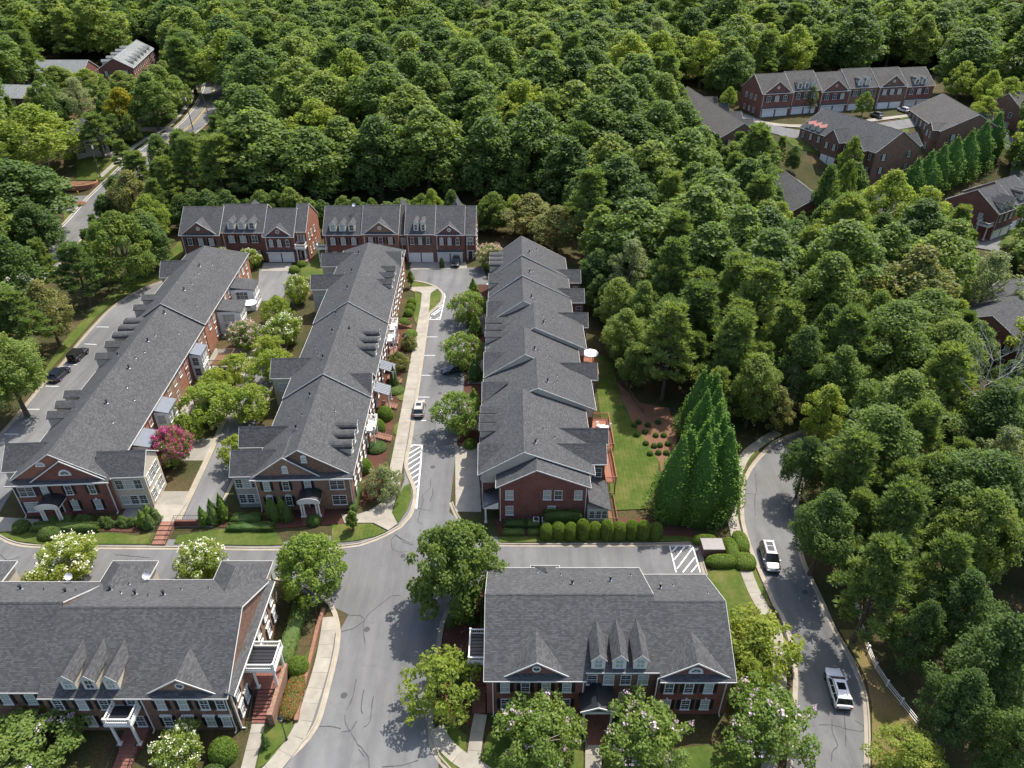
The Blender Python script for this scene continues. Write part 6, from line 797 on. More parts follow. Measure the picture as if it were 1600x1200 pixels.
# ---------------------------------------------------------------- the buildings
def rebase(root, base):
    for ch in root.children: ch.location = (ch.location[0] - base[0], ch.location[1] - base[1], ch.location[2] - base[2])
    root.location = base
def flat_portico(root, x0, x1, y0, y1, zr, cols, z0=.6, rail=True, roof='metal_roof_black'):
    m_ = MB(); m_.box(x0 - .15, x1 + .15, y0 - .15, y1 + .15, zr - .35, zr); m_.build('porch_beam', 'trim_white', root)
    m_ = MB(); m_.box(x0 + .02, x1 - .02, y0 + .02, y1 - .02, zr + .004, zr + .04)
    n = max(2, int((y1 - y0) / .4))
    for i in range(1, n): y = y0 + (y1 - y0) * i / n; m_.box(x0 + .04, x1 - .04, y - .025, y + .025, zr + .04, zr + .09)
    m_.build('porch_roof', roof, root)
    m_ = MB(); m_.box(x0, x1, y0, y1, -.1, z0); m_.build('porch_floor', 'brick_red', root)
    for x, y in cols: link('porch_column', column_mesh(zr - .35 - z0, .16), root, (x, y, z0))

# ---- block A, lower left
A = empty('townhouse_block')
sA = gable(A, 'u', -46.4, -28.0, 41.7, 56.7, 49.2, 6, 10.4, 'brick_brown', ('none', 'gable'))[0]
gable(A, 'u', -72, -46.3, 42.3, 56.35, 49.5, 6.05, 10.75, 'brick_brown', ('gable', 'back'))
AS = Side('S', 41.7); AE = Side('E', -27.35)
cross_gable(A, AS, -32.4, 3.65, 6, 2.15, sA, 'brick_tan', win='oval')
for a in (-43.3, -41.2, -39.1): dormer(A, AS, a, .75, 6 + .75 * sA, sA, 1.35, 1.6, .75)
for a, c0, c1 in ((53, -47.3, -41.9), (53, -34.4, -28.3), (53, -64.5, -58.6)):
    gable(A, 'v', a, 59.6, c0, c1, (c0 + c1) / 2, 5.95, 8.1, 'siding_tan', ('none', 'hip'))
pent(A, AE, 42.0, 56.4, 6.0, .75, .5)
w_ = MB(); w_.box(-27.85, -27.75, 42.1, 56.3, -.3, 5.9); w_.build('wall', 'brick_tan', A)
for a in (43.4, 50.6, 53.0, 55.2):
    for z, hd in ((3.7, None), (.95, 'lintel')): window(A, AE, a, z, .95, 1.55, .4, head=hd)
window(A, AE, 44.9, .95, .95, 1.7, .4, head='lintel')
for a in (-34.8, -32.6, -30.5, -28.9): window(A, AS, a, 3.75, .95, 1.55, .4, head='lintel')
for a in (-34.8, -32.6, -30.5, -28.9): window(A, AS, a, .85, .95, 1.6, .4, head='lintel')
for a in (-45, -42.6, -40.4, -37.6):
    window(A, AS, a, 3.75, 1.0, 1.5, .4); window(A, AS, a, .85, 1.0, 1.6, .4)
for a in (-48, -50.5, -53, -55.5): window(A, Side('S', 42.3), a, 3.7, 1.0, 1.5, .4)
downspout(A, AS, -28.2); downspout(A, AS, -36.6); downspout(A, AE, 42.25)
flat_portico(A, -39.4, -37.0, 40.1, 42.0, 4.4, [(-39.2, 40.3), (-37.2, 40.3)])
white_rail(A, [(-39.4, 42, 4.45), (-39.4, 40.1, 4.45), (-37, 40.1, 4.45), (-37, 42, 4.45)], .7)
stair(A, Side('S', 40.1), -39.1, -37.3, 0, .6, 7, .34); rail_run(A, [(-39.2, 40, .6), (-39.2, 37.6, .1)]); rail_run(A, [(-37.2, 40, .6), (-37.2, 37.6, .1)])
flat_portico(A, -27.6, -24.6, 45.8, 48.6, 4.8, [(-24.8, 46), (-24.8, 48.4), (-26.9, 46)], 1.5)
white_rail(A, [(-27.5, 45.8, 4.85), (-24.6, 45.8, 4.85), (-24.6, 48.6, 4.85), (-27.5, 48.6, 4.85)], .75)
stair(A, Side('S', 45.8), -26.9, -25.0, 0, 1.5, 10, .34)
m_ = MB(); m_.box(-24.9, -24.45, 42.6, 48.6, -.1, 1.9); m_.box(-24.98, -24.37, 42.5, 43.2, -.1, 2.05); m_.build('stair_wall', 'brick_tan', A)
rail_run(A, [(-26.95, 45.8, 1.6), (-26.95, 42.2, .1)]); rail_run(A, [(-25.0, 45.8, 1.6), (-25.0, 42.2, .1)])
vents(A, [(-44.2, 53.6, 7.75, 1), (-43.1, 55.2, 6.9, 0), (-42.4, 52.6, 8.45, 0), (-40.7, 52.4, 8.5, 1), (-37.6, 52.3, 8.55, 1), (-39.1, 52, 8.7, 0), (-36.4, 53.6, 7.8, 0), (-33.6, 54.0, 7.55, 0), (-51.3, 53.4, 8, 0), (-47.6, 53.1, 8.15, 0), (-48.5, 52.8, 8.3, 1), (-54, 53.6, 7.9, 1)])
rebase(A, (-40, 49.2, 0))
tag(A, 'long brick townhouse block with three dormers and a white railed side portico, lower left', 'townhouses')
sat_dish(-41.6, 56.2, 6.3, R(200), 'white satellite dish between the rear wings of the lower left block')
sat_dish(-50.3, 56.0, 6.4, R(200), 'white satellite dish beside the white crape myrtle behind the lower left block')

# ---- block B, lower centre
B = empty('townhouse_block')
sB = (10.1 - 6) / 7.5
gable(B, 'u', -2.6, 7.4, 43.6, 58.5, 51.1, 6, 10.1, 'brick_red', ('gable', 'none'))
gable(B, 'u', 7.4, 14.9, 44.3, 58.5, 51.1, 6 + .7 * sB, 10.1, 'brick_brown', ('none', 'back'), ze1=6)
gable(B, 'u', 14.8, 22.2, 43.5, 57.5, 50.5, 5.98, 9.75, 'brick_red', ('none', 'gable'))
BS = Side('S', 43.6); BM = Side('S', 44.3)
cross_gable(B, BS, 2.45, 3.5, 6, 2.1, sB, 'brick_red'); cross_gable(B, Side('S', 43.5), 18.35, 3.75, 5.98, 2.15, .54, 'brick_red', win='half')
for a in (8.65, 10.75, 12.85): dormer(B, BM, a, .35, 6 + 1.05 * sB, sB, 1.35, 1.6, .75)
for a in (-.7, 1.35, 3.45, 5.55):
    window(B, BS, a, 3.75, .95, 1.5, .4); window(B, BS, a, .85, .95, 1.6, .4)
for a in (8.15, 9.85, 11.6, 13.35): window(B, BM, a, 4.0, .95, 1.45, .4, shut=None); 
for a in (11.6, 13.35): window(B, BM, a, .9, .95, 1.6, .4, shut=None)
for a in (15.9, 17.9, 19.9, 21.2)[:3]:
    window(B, Side('S', 43.5), a, 3.75, .98, 1.5, .4); window(B, Side('S', 43.5), a, .95, .98, 1.5, .4, head='key')
for a in (48, 51, 54, 56):
    window(B, Side('E', 22.2), a, 3.7, .95, 1.5, 0, head='lintel'); window(B, Side('W', -2.6), a, 3.7, .95, 1.5, 0)
downspout(B, BS, -1.95); downspout(B, BS, 7.2); downspout(B, Side('S', 43.5), 14.6); downspout(B, Side('S', 43.5), 21.6)
flat_portico(B, -4.5, -2.7, 46.9, 50.4, 4.5, [(-4.3, 47.1), (-4.3, 50.2), (-2.9, 47.1)], 1.2)
white_rail(B, [(-2.75, 46.9, 4.55), (-4.5, 46.9, 4.55), (-4.5, 50.4, 4.55), (-2.75, 50.4, 4.55)], .75)
stair(B, Side('S', 46.9), -4.2, -2.8, 0, 1.2, 9, .33); rail_run(B, [(-4.25, 46.9, 1.2), (-4.25, 43.8, .1)])
# central entry canopy with a small white pediment
m_ = MB(); 
for q in (-1, 1): m_.slab([(8.6 + q * 1.75, 41.9, 3.55), (8.6, 41.9, 4.25), (8.6, 44.75, 4.25), (8.6 + q * 1.75, 44.75, 3.55)], .1)
m_.build('porch_roof', 'metal_roof_black', B)
m_ = MB()
for q in (-1, 1): m_.hexa([(8.6 + q * 1.8, 41.8, 3.35), (8.6, 41.8, 4.08), (8.6, 41.88, 4.08), (8.6 + q * 1.8, 41.88, 3.35)], [(8.6 + q * 1.8, 41.8, 3.56), (8.6, 41.8, 4.3), (8.6, 41.88, 4.3), (8.6 + q * 1.8, 41.88, 3.56)])
m_.box(7.0, 10.2, 41.84, 42.0, 3.2, 3.4); m_.build('porch_beam', 'trim_white', B)
for x in (7.2, 10.0): link('porch_column', column_mesh(2.6, .13), B, (x, 42.0, .6))
m_ = MB(); m_.box(7, 10.2, 41.8, 44.7, -.1, .6); m_.build('porch_floor', 'brick_red', B); stair(B, Side('S', 41.8), 7.6, 9.6, 0, .6, 5, .34); door(B, BM, 8.6, .6, 1.1, 2.2)
rail_run(B, [(7.5, 41.8, .6), (7.5, 40.1, .1)]); rail_run(B, [(9.7, 41.8, .6), (9.7, 40.1, .1)])
vents(B, [(-2.0, 56.8, 7.0, 0), (-1.9, 56.2, 7.3, 0), (2.9, 56.9, 6.95, 0), (5.5, 56.2, 7.3, 0), (5.6, 54.0, 8.5, 0), (6.6, 53.8, 8.6, 1), (8.5, 54, 8.5, 0), (10.9, 54.6, 8.2, 1), (13.4, 56, 7.45, 0), (16.3, 53.7, 8.05, 1), (17.8, 54.2, 7.8, 0), (21.1, 52.3, 8.8, 0)])
gable(B, 'v', 57, 59.2, 2.2, 5.6, 3.9, 5.6, 7.0, 'siding_tan', ('none', 'hip'))
rebase(B, (9.8, 51, 0))
tag(B, 'brick townhouse block with three small dormers between two brick gables, lower centre', 'townhouses')

# ---- row 1 on the left, row 2 in the middle: long rows with gabled south ends
def south_end(root, hw, a0, wall, g2, win, zr, porch, zw=(3.75, .95), wins=(), big=()):
    S = Side('S', 0); pent(root, S, -hw, hw, 6.0)
    w_ = MB(); w_.box(-hw + .4, hw - .4, .4, .75, -.3, 5.85); w_.build('wall', wall, root)
    c, h2, rise = g2
    cross_gable(root, S, c, h2, 6.0, rise, .7, wall, win=win, front=.3, set_back=.5)
    for a in wins:
        window(root, S, a, zw[0], .95, 1.5, .4, head='key' if win == 'half' else None, arch=win == 'rect')
        if abs(a - porch) > 1.9: window(root, S, a, zw[1], .95, 1.6, .4, head='key' if win == 'half' else None, arch=win == 'rect')
    for a in big:
        window(root, S, a, zw[0], 1.9, 1.5, .4, shut='shutter_black' if win == 'half' else None); window(root, S, a, zw[1], 1.9, 1.6, .4, shut='shutter_black' if win == 'half' else None)
    barrel_porch(root, S, porch); downspout(root, S, -hw + .55); downspout(root, S, hw - .55)
def pipes_along(root, v0, v1, u, slope, zr, seed, n, side=1):
    r2 = random.Random(seed); pts = []
    for i in range(n):
        v = v0 + (v1 - v0) * (i + .5 + r2.uniform(-.25, .25)) / n
        k = i % 3 == 1; uu = side * (r2.uniform(1.0, 2.0) if k else r2.uniform(1.2, 4.6)); pts.append((uu, v, zr - abs(uu) * slope, 1 if k else 0))
    vents(root, pts)
def bay(root, v, d=2.2, w=3.4, u=6.5, z=5.0, wall='siding_tan', roof='roof_shingles', cols=3):
    """projecting glazed bay with a low roof on the east side"""
    m_ = MB(); m_.box(u - .3, u + d, v - w / 2, v + w / 2, -.2, z); m_.build('bay_wall', wall, root)
    m_ = MB(); m_.slab([(u + d + .3, v - w / 2 - .3, z + .05), (u + d + .3, v + w / 2 + .3, z + .05), (u - .2, v + w / 2 + .3, z + .75), (u - .2, v - w / 2 - .3, z + .75)], .14); m_.build('bay_roof', roof, root)
    E = Side('E', u + d); S = Side('S', v - w / 2)
    for q in range(cols):
        a = v - w / 2 + w * (q + .5) / cols
        for zz in (.8, z - 2.05): window(root, E, a, zz, w / cols - .32, 1.5, 0, shut=None)
    for zz in (.8, z - 2.05): window(root, S, u + d / 2, zz, d * .5, 1.5, 0, shut=None)

R1 = empty('townhouse_row', (-61.2, 73.3, 0), R(3.6))
s1 = gable(R1, 'v', .8, 44, -6.75, 6.75, 0, 6, 10.6, 'brick_orange', ('gable', 'none'))[0]
gable(R1, 'v', 44, 77.5, -6.95, 6.95, 0, 6.35, 11.0, 'brick_orange', ('gable', 'hip'))
south_end(R1, 6.75, 0, 'brick_red', (1.25, 5.1, 3.3), 'half', 10.6, -1.4, wins=(-2.2, .9, 4.0), big=(-4.7,))
oval_window(R1, Side('S', .8), -1.6, 8.6, .42, 0, True)
gable(R1, 'u', 4.5, 10.9, .75, 6.5, 3.5, 6, 8.5, 'siding_tan', ('none', 'gable'))
for a in (7.3, 8.6, 9.8):
    for z in (3.7, .9): window(R1, Side('S', .75), a, z, .95, 1.5, .4, shut=None)
for a in (2.1, 3.5, 4.9):
    for z in (3.7, .9): window(R1, Side('E', 10.9), a, z, 1.0, 1.6, 0, shut=None)
gable(R1, 'u', -8.6, -3, 3.0, 9.0, 6.0, 5.9, 8.6, 'siding_tan', ('gable', 'none')); gable(R1, 'u', -8.6, -3, 65.6, 71.4, 68.5, 6.2, 8.8, 'siding_tan', ('gable', 'none'))
W1 = Side('W', -6.75)
for v in (13.9, 16.6, 19.4, 30.8, 34.8, 48, 52.2): dormer(R1, W1, v, .1, 6.05 + (.35 if v > 44 else 0), s1, 1.75, 1.75, .6)
for v in (38.1, 40.7, 43.2): dormer(R1, W1, v, .1, 6.05, s1, 1.6, 1.6, .65, 'barrel')
E1 = Side('E', 6.75)
for i in range(24):
    v = 10.2 + i * 2.8
    window(R1, E1 if v < 44 else Side('E', 6.95), v, 3.9, .95, 1.55, .4, shut=None, head='lintel' if i % 4 == 1 else None)
    if i % 3 != 1: window(R1, E1 if v < 44 else Side('E', 6.95), v, 1.0, .95, 1.6, .4, shut=None)
bay(R1, 10.5, 2.4, 3.6, 6.3, 5.1, 'siding_white', 'metal_roof_grey'); bay(R1, 19.0, 2.2, 3.4, 6.3, 5.1, 'siding_white', 'metal_roof_grey'); bay(R1, 36.5, 2.0, 3.2, 6.3, 5.0, 'siding_white', 'metal_roof_grey')
bay(R1, 53.6, 4.4, 4.2, 6.5, 4.9, 'siding_white'); bay(R1, 63.6, 4.6, 4.4, 6.5, 4.9, 'siding_white')
for k, v in enumerate((6.6, 15, 24, 32, 40)):
    w_ = MB(); w_.box(6.36, 6.41, v, v + (4.2 if k % 2 else 5.0), -.2, 5.7); w_.build('wall', ('brick_tan', 'brick_red')[k % 2], R1)
pipes_along(R1, 9, 43, 0, s1, 10.6, 5, 11); pipes_along(R1, 47, 70, 0, s1, 11.0, 8, 7); pipes_along(R1, 5, 40, 0, s1, 10.6, 9, 2, -1)
tag(R1, 'long brick townhouse row with small dormers over the alley, the leftmost row', 'townhouses')

R2 = empty('townhouse_row', (-28.6, 74.3, 0), R(1.8))
s2 = gable(R2, 'v', .8, 19.3, -6.95, 6.95, 0, 6, 10.5, 'brick_brown', ('gable', 'none'))[0]
gable(R2, 'v', 19.3, 43.4, -6.95, 6.95, 0, 6.3, 10.85, 'brick_red', ('gable', 'none')); gable(R2, 'v', 43.4, 77.8, -6.95, 6.95, 0, 6.6, 11.15, 'brick_orange', ('gable', 'hip'))
south_end(R2, 6.95, 0, 'brick_tan', (-2.1, 4.8, 3.2), 'rect', 10.5, .9, wins=(-5.0, -2.4, .6), big=(4.6,))
window(R2, Side('S', .8), .6, 8.3, .6, .8, 0, shut=None, arch=True)
gable(R2, 'u', -9.7, -3, .75, 6.6, 3.4, 5.95, 8.5, 'siding_grey', ('gable', 'none'))
for a in (-9.0, -7.9, -6.9):
    for z in (3.7, .9): window(R2, Side('S', .75), a, z, .85, 1.5, .4, shut=None)
for v, h in ((9, 2.0), (27.8, 2.7), (60.2, 2.3), (71.3, 2.2)):
    gable(R2, 'u', -10.2, -3, v - h, v + h, v, 6.0 + v * .008, 8.3 + v * .008, 'siding_tan', ('gable', 'none'))
    for z in (3.6, .9): window(R2, Side('S', v - h), -8.6, z, 1.2, 1.4, .4, shut=None)
E2 = Side('E', 6.95)
for v in (5.0, 7.3, 9.6): dormer(R2, E2, v, .7, 6 + .7 * s2, s2, 1.45, 1.3, .72, 'barrel')
for v in (31.4, 33.9, 36.5): dormer(R2, E2, v, .7, 6.3 + .7 * s2, s2, 1.45, 1.3, .72, 'barrel')
for v in (57.2, 60.4, 63.5): dormer(R2, E2, v, .7, 6.6 + .7 * s2, s2, 1.5, 1.3, .65)
cross_gable(R2, E2, 22.4, 2.6, 6.3, 2.1, s2, 'brick_tan', win='small', front=.0, set_back=.2); cross_gable(R2, E2, 71.3, 3.0, 6.6, 2.1, s2, 'brick_orange', win='small', front=0, set_back=.2)
for i in range(27):
    v = 2.6 + i * 2.72
    for z in (3.8, 1.0): window(R2, E2, v, z, .95, 1.55, .4, head='lintel' if z < 2 else None)
for v, mat in ((32.3, 'metal_roof_grey'), (25.2, 'metal_roof_grey')):
    m_ = MB(); m_.slab([(9.0, v - 1.5, 3.4), (9.0, v + 1.5, 3.4), (6.5, v + 1.5, 4.4), (6.5, v - 1.5, 4.4)], .1)
    for q in range(7): y = v - 1.4 + q * .46; m_.slab([(9.0, y - .02, 3.46), (9.0, y + .02, 3.46), (6.5, y + .02, 4.46), (6.5, y - .02, 4.46)], .06)
    m_.build('porch_roof', mat, R2)
    for q in (-1, 1): link('porch_column', column_mesh(2.6, .13), R2, (8.8, v + q * 1.3, .7))
for v in (15.3, 43, 47.5):
    m_ = MB(); m_.box(6.5, 7.9, v - 1.6, v + 1.6, 3.3, 3.6); m_.build('porch_beam', 'trim_white', R2); white_rail(R2, [(6.6, v - 1.6, 3.6), (7.9, v - 1.6, 3.6), (7.9, v + 1.6, 3.6), (6.6, v + 1.6, 3.6)], .8)
    for q in (-1, 1): link('porch_column', column_mesh(2.7, .13), R2, (7.7, v + q * 1.4, .6))
    m_ = MB(); m_.box(6.5, 7.95, v - 1.7, v + 1.7, -.1, .6); m_.build('porch_floor', 'brick_paver', R2)
for v in (16.3, 25.2, 33.2, 53.6):
    # paved steps with iron rails from the front doors to the pavement
    for i in range(6): m_ = MB(); m_.box(7.4 + i * .42, 7.4 + (i + 1) * .42 - .004, v - .75, v + .75, -.1, 1.0 - i * .15); m_.build('step', 'brick_paver', R2)
    for q in (-.8, .8): rail_run(R2, [(7.4, v + q, 1.0), (9.9, v + q, .2)], .9)
pipes_along(R2, 3, 19, 0, s2, 10.5, 3, 6, -1); pipes_along(R2, 21, 43, 0, s2, 10.85, 4, 8, -1); pipes_along(R2, 46, 72, 0, s2, 11.15, 6, 9, -1); pipes_along(R2, 2, 70, 0, s2, 10.6, 16, 3)
tag(R2, 'long brick townhouse row with rounded dormers facing the street, the middle row', 'townhouses')
sat_dish(-37.0, 101.2, 6.4, R(150), 'white satellite dish on the left eave of the middle row'); 

# ---- row 3 right of the street: staggered units
R3 = empty('townhouse_row')
gable(R3, 'v', 72.75, 79, -2.2, 10.6, 3.25, 5.95, 9.0, 'brick_red', ('gable', 'none'))
units = [(75.3, 90.5, 1.6, 11.4, 10.0, 'brick_red'), (90.5, 99.4, 3.9, 13.0, 10.2, 'brick_brown'), (99.4, 108.5, 2.1, 11.6, 10.8, 'brick_red'), (108.5, 117.7, 3.9, 13.1, 10.75, 'brick_brown'), (117.7, 128, 2.0, 11.6, 11.25, 'brick_red'), (128, 137.2, 1.9, 11.7, 11.6, 'brick_brown'), (137.2, 147, 2.0, 11.7, 11.95, 'brick_red')]
W3 = Side('W', -4.7)
for i, (y0, y1, xr, xe, zr, wl) in enumerate(units):
    ze = 6 + .14 * i
    gable(R3, 'v', y0, y1, -4.7, xe, xr, ze, zr, wl, ('gable', 'gable' if i == 6 else 'none'))
    # pale siding shows where a unit stands above its neighbour
    sw = (zr - ze) / (xr + 4.7); se = (zr - ze) / (xe - xr)
    m_ = MB(); m_.face([(-4.2, y0 - .03, ze + .1), (xr, y0 - .03, zr - .2), (xe - .5, y0 - .03, ze), (xe - .5, y0 - .03, ze - 1.5), (-4.2, y0 - .03, ze - 1.5)]); m_.face([(-4.2, y0, ze + .1), (xr, y0, zr - .2), (xe - .5, y0, ze), (xe - .5, y0, ze - 1.5), (-4.2, y0, ze - 1.5)]); m_.build('gable_siding', 'siding_tan', R3, recalc=False)
    r2 = random.Random(i + 40)
    pts = [(xr + 1.6, y0 + 2.6, zr - 1.6 * se, 1)] + [(xr + (q := r2.uniform(1.5, 4.5)), y0 + r2.uniform(1.5, 7), zr - q * se, 0) for _ in range(4)]
    vents(R3, pts)
    for a in (y0 + 2, y0 + 4.6, y0 + 7.2):
        window(R3, Side('E', xe), a, 3.8, .95, 1.5, .4, shut=None); window(R3, W3, a, 3.7, .95, 1.5, .4)
    garage(R3, W3, y0 + 2.4, 2.5); garage(R3, W3, y0 + 5.2, 2.5)
for y, hw, i in ((79.0, 3.0, 0), (94.6, 2.7, 1), (103.5, 2.9, 2), (121.9, 2.8, 4)):
    cross_gable(R3, W3, y, hw, 6 + .14 * i, 2.1, .6, 'siding_tan', front=.0, set_back=.2, win='small')
for i, ys, st in ((0, (84, 86.2, 88.4), 'gable'), (3, (110.9, 113.5, 116.1), 'gable'), (5, (132.3, 134.6), 'gable'), (6, (140.1, 142.4, 144.9), 'barrel')):
    s_ = (units[i][4] - 6 - .14 * i) / (units[i][2] + 4.7)
    for y in ys: dormer(R3, W3, y, .15, 6.1 + .14 * i, s_, 1.7, 1.5, .55, st)
for y, x1, h in ((79.4, 13.0, 2.2), (83.3, 13.7, 1.6), (101, 13.9, 2.2), (118.9, 13.9, 2.2), (129.2, 14.1, 2.4), (138.3, 14.1, 2.4)):
    gable(R3, 'u', 5, x1, y - h, y + h, y, 6.1, 8.1 if h > 2 else 7.9, 'brick_brown', ('none', 'gable')); window(R3, Side('E', x1), y, 3.7, 1.1, 1.5, 0, shut=None)
    window(R3, Side('S', y - h), x1 - .9, 3.7, .9, 1.4, .4, shut=None)
S3 = Side('S', 72.75)
for a in (-.35, 4.75, 6.25, 8.95): window(R3, S3, a, 3.75, .95, 1.5, 0, shut=None)
for a in (-.35, 5.4): window(R3, S3, a, .95, .95, 1.5, 0, shut=None)
# entry canopy at the left corner
m_ = MB(); m_.slab([(-3.9, 72.0, 3.0), (-3.9, 75.3, 3.0), (-1.82, 75.3, 4.0), (-1.82, 72.0, 4.0)], .12); m_.build('porch_roof', 'metal_roof_black', R3)
m_ = MB(); m_.face([(-3.85, 71.98, 2.85), (-1.85, 71.98, 2.85), (-1.85, 71.98, 3.85)]); m_.box(-3.85, -1.85, 71.98, 72.1, 2.65, 2.85); m_.build('porch_beam', 'trim_white', R3)
link('porch_column', column_mesh(2.7, .13), R3, (-3.6, 72.2, 0))
# lean-to garden room at the right corner
m_ = MB(); m_.box(10.25, 13.1, 72.1, 77.4, -.1, 2.6); m_.build('lean_to_wall', 'siding_tan', R3)
m_ = MB(); m_.slab([(13.45, 71.6, 2.7), (13.45, 77.6, 2.7), (10.3, 77.6, 4.3), (10.3, 71.6, 4.3)], .14); m_.build('lean_to_roof', 'roof_shingles', R3)
for a in (10.9, 11.8, 12.6): window(R3, Side('S', 72.1), a, .9, .6, 1.3, 0, shut=None)
downspout(R3, S3, -1.6, 5.8, 0); downspout(R3, S3, 10.0, 5.8, 0); downspout(R3, Side('S', 75.3), -4.1, 5.8, 0)
rebase(R3, (3, 110, 0))
tag(R3, 'brick townhouse row with staggered gabled roofs along the lawn, right of the street', 'townhouses')

# ---- rows of units facing the viewer: rear rows and the cluster on the right
def townrow(name, loc, rz, units, depth, ze, zr, label, roof='roof_shingles', base=-.3, cars=True, towers=()):
    root = empty(name, loc, rz); u = 0; sl = (zr - ze) / (depth / 2)
    for i, (w, kind, wl, gar, jog) in enumerate(units):
        c0 = jog; S = Side('S', c0); dz = .4 * math.sin(i * 2.3); e = ze + dz; t = zr + dz
        s_ = gable(root, 'u', u, u + w, c0, depth + jog, c0 + depth / 2, e, t, wl, ('gable', 'gable'), ov=.35, rk=.12, base=base, roof=roof)[0]
        m = u + w / 2
        if kind == 'gable': cross_gable(root, S, m, w * .46, e, w * .3, s_, wl, win='oval', front=.3, set_back=.5, roof=roof)
        elif kind[:1] == 'd':
            n = int(kind[1])
            for q in range(n): dormer(root, S, m + (q - (n - 1) / 2) * w * .24, .8, e + .8 * s_, s_, w * .165, 1.7, .7, 'barrel' if 'b' in kind else 'gable', roof)
        for q in (-1, 0, 1): window(root, S, m + q * w * .27, e - 2.5, w * .13, 1.6, .35, head='key' if wl == 'brick_red' else None)
        if gar:
            for q in (-1, 1): garage(root, S, m + q * w * .22, w * .37, 2.3, .35)
            if wl == 'brick_red': pent(root, Side('S', c0 + .35), u + .4, u + w - .4, 2.75, .0, .5, roof, .5)
        else:
            for q in (-1, 1): window(root, S, m + q * w * .27, 1.0, w * .13, 1.5, .35)
            door(root, S, m, .3, 1.0, 2.1, .35)
        downspout(root, S, u + .5, e - .15, .35)
        u += w
        if jog == 0 and i < len(units) - 1: pass
    for a in (depth * .3, depth * .5, depth * .72):
        for z in (ze - 2.5, 1.0):
            window(root, Side('E', u), a, z, .9, 1.5, 0, shut=None); window(root, Side('W', 0), a, z, .9, 1.5, 0, shut=None)
    for a, w, z in towers: gable(root, 'v', depth * .55, depth + 2.5, a - w / 2, a + w / 2, a, ze + .3, z, 'siding_tan', ('hip', 'hip'), roof=roof)
    return tag(root, label, 'townhouses')
C1 = townrow('townhouse_row', (-78.4, 160.2, 0), 0, [(9.4, 'gable', 'brick_brown', 0, 0), (10.2, 'd3', 'brick_red', 0, .9), (7.2, 'gable', 'brick_red', 1, 0), (2.6, '', 'brick_orange', 0, 1.6)], 13, 6.9, 11.7, 'brick townhouse row with an orange brick end wall, rear row on the left', towers=((14.8, 5.5, 11.2),))
flat_portico(C1, 27.0, 29.2, -.2, 1.6, 3.9, [(27.2, 0), (29.0, 0)], .4); white_rail(C1, [(27.0, 1.6, 3.95), (27.0, -.2, 3.95), (29.2, -.2, 3.95), (29.2, 1.6, 3.95)], .7)
C2 = townrow('townhouse_row', (-44.6, 160.2, 0), 0, [(9.2, 'd3', 'brick_red', 0, .3), (8.6, 'gable', 'brick_tan', 0, 0), (1.6, '', 'brick_brown', 0, 1.4), (6.9, 'd2b', 'brick_brown', 1, 0), (7.0, 'gable', 'brick_red', 1, 0), (2.6, '', 'brick_red', 0, 1.2)], 13, 6.9, 11.8, 'brick townhouse row with four white garage doors, rear row behind the court', towers=((17.5, 4.5, 11.6), (31, 4.5, 11.9)))
oval_window(C2, Side('S', 1.2), 34.6, 5.4, .45, .35)
flat_portico(C2, -1.6, .5, -.3, 1.6, 3.9, [(-1.4, -.1), (.3, -.1)], .4); white_rail(C2, [(-1.6, 1.6, 3.95), (-1.6, -.3, 3.95), (.5, -.3, 3.95)], .7)
sat_dish(-37.6, 165.6, 11.6, R(160), 'white satellite dish on the ridge of the rear row behind the court')
D1 = townrow('townhouse_row', (82.0, 247.5, 13.6), R(14), [(11.2, 'gable', 'brick_red', 1, 0), (10.6, 'd3', 'brick_red', 1, .4), (11, 'gable', 'brick_red', 1, 0), (11.2, 'd2b', 'brick_tan', 1, .5), (11.0, 'gable', 'brick_brown', 1, 0), (11.4, 'd2b', 'brick_red', 1, .3)], 14, 7.4, 12.4, 'long row of six brick townhouses with white garage doors, upper right', 'roof_shingles_warm', base=-4)
D4 = townrow('townhouse_row', (122.2, 173.5, .2), R(33), [(9.5, 'd3', 'brick_red', 1, 0), (9.8, 'd2b', 'brick_orange', 1, .8), (9.5, 'gable', 'brick_brown', 1, 0)], 14, 7.0, 11.5, 'brick townhouse row with white dormers at the right edge below the dark evergreens', base=-3)
flat_portico(D4, -2.2, .1, .6, 3.4, 4.1, [(-2, .8), (-2, 3.2)], .4); white_rail(D4, [(.1, .6, 4.15), (-2.2, .6, 4.15), (-2.2, 3.4, 4.15), (.1, 3.4, 4.15)], .7)
D8 = townrow('townhouse_row', (161.5, 236, 11.5), R(28), [(9.5, 'gable', 'brick_brown', 1, 0), (9.5, 'd3', 'brick_red', 1, .5)], 13, 6.5, 11, 'brick townhouse with white garage doors cut by the right edge, upper right', 'roof_shingles_warm', base=-5)

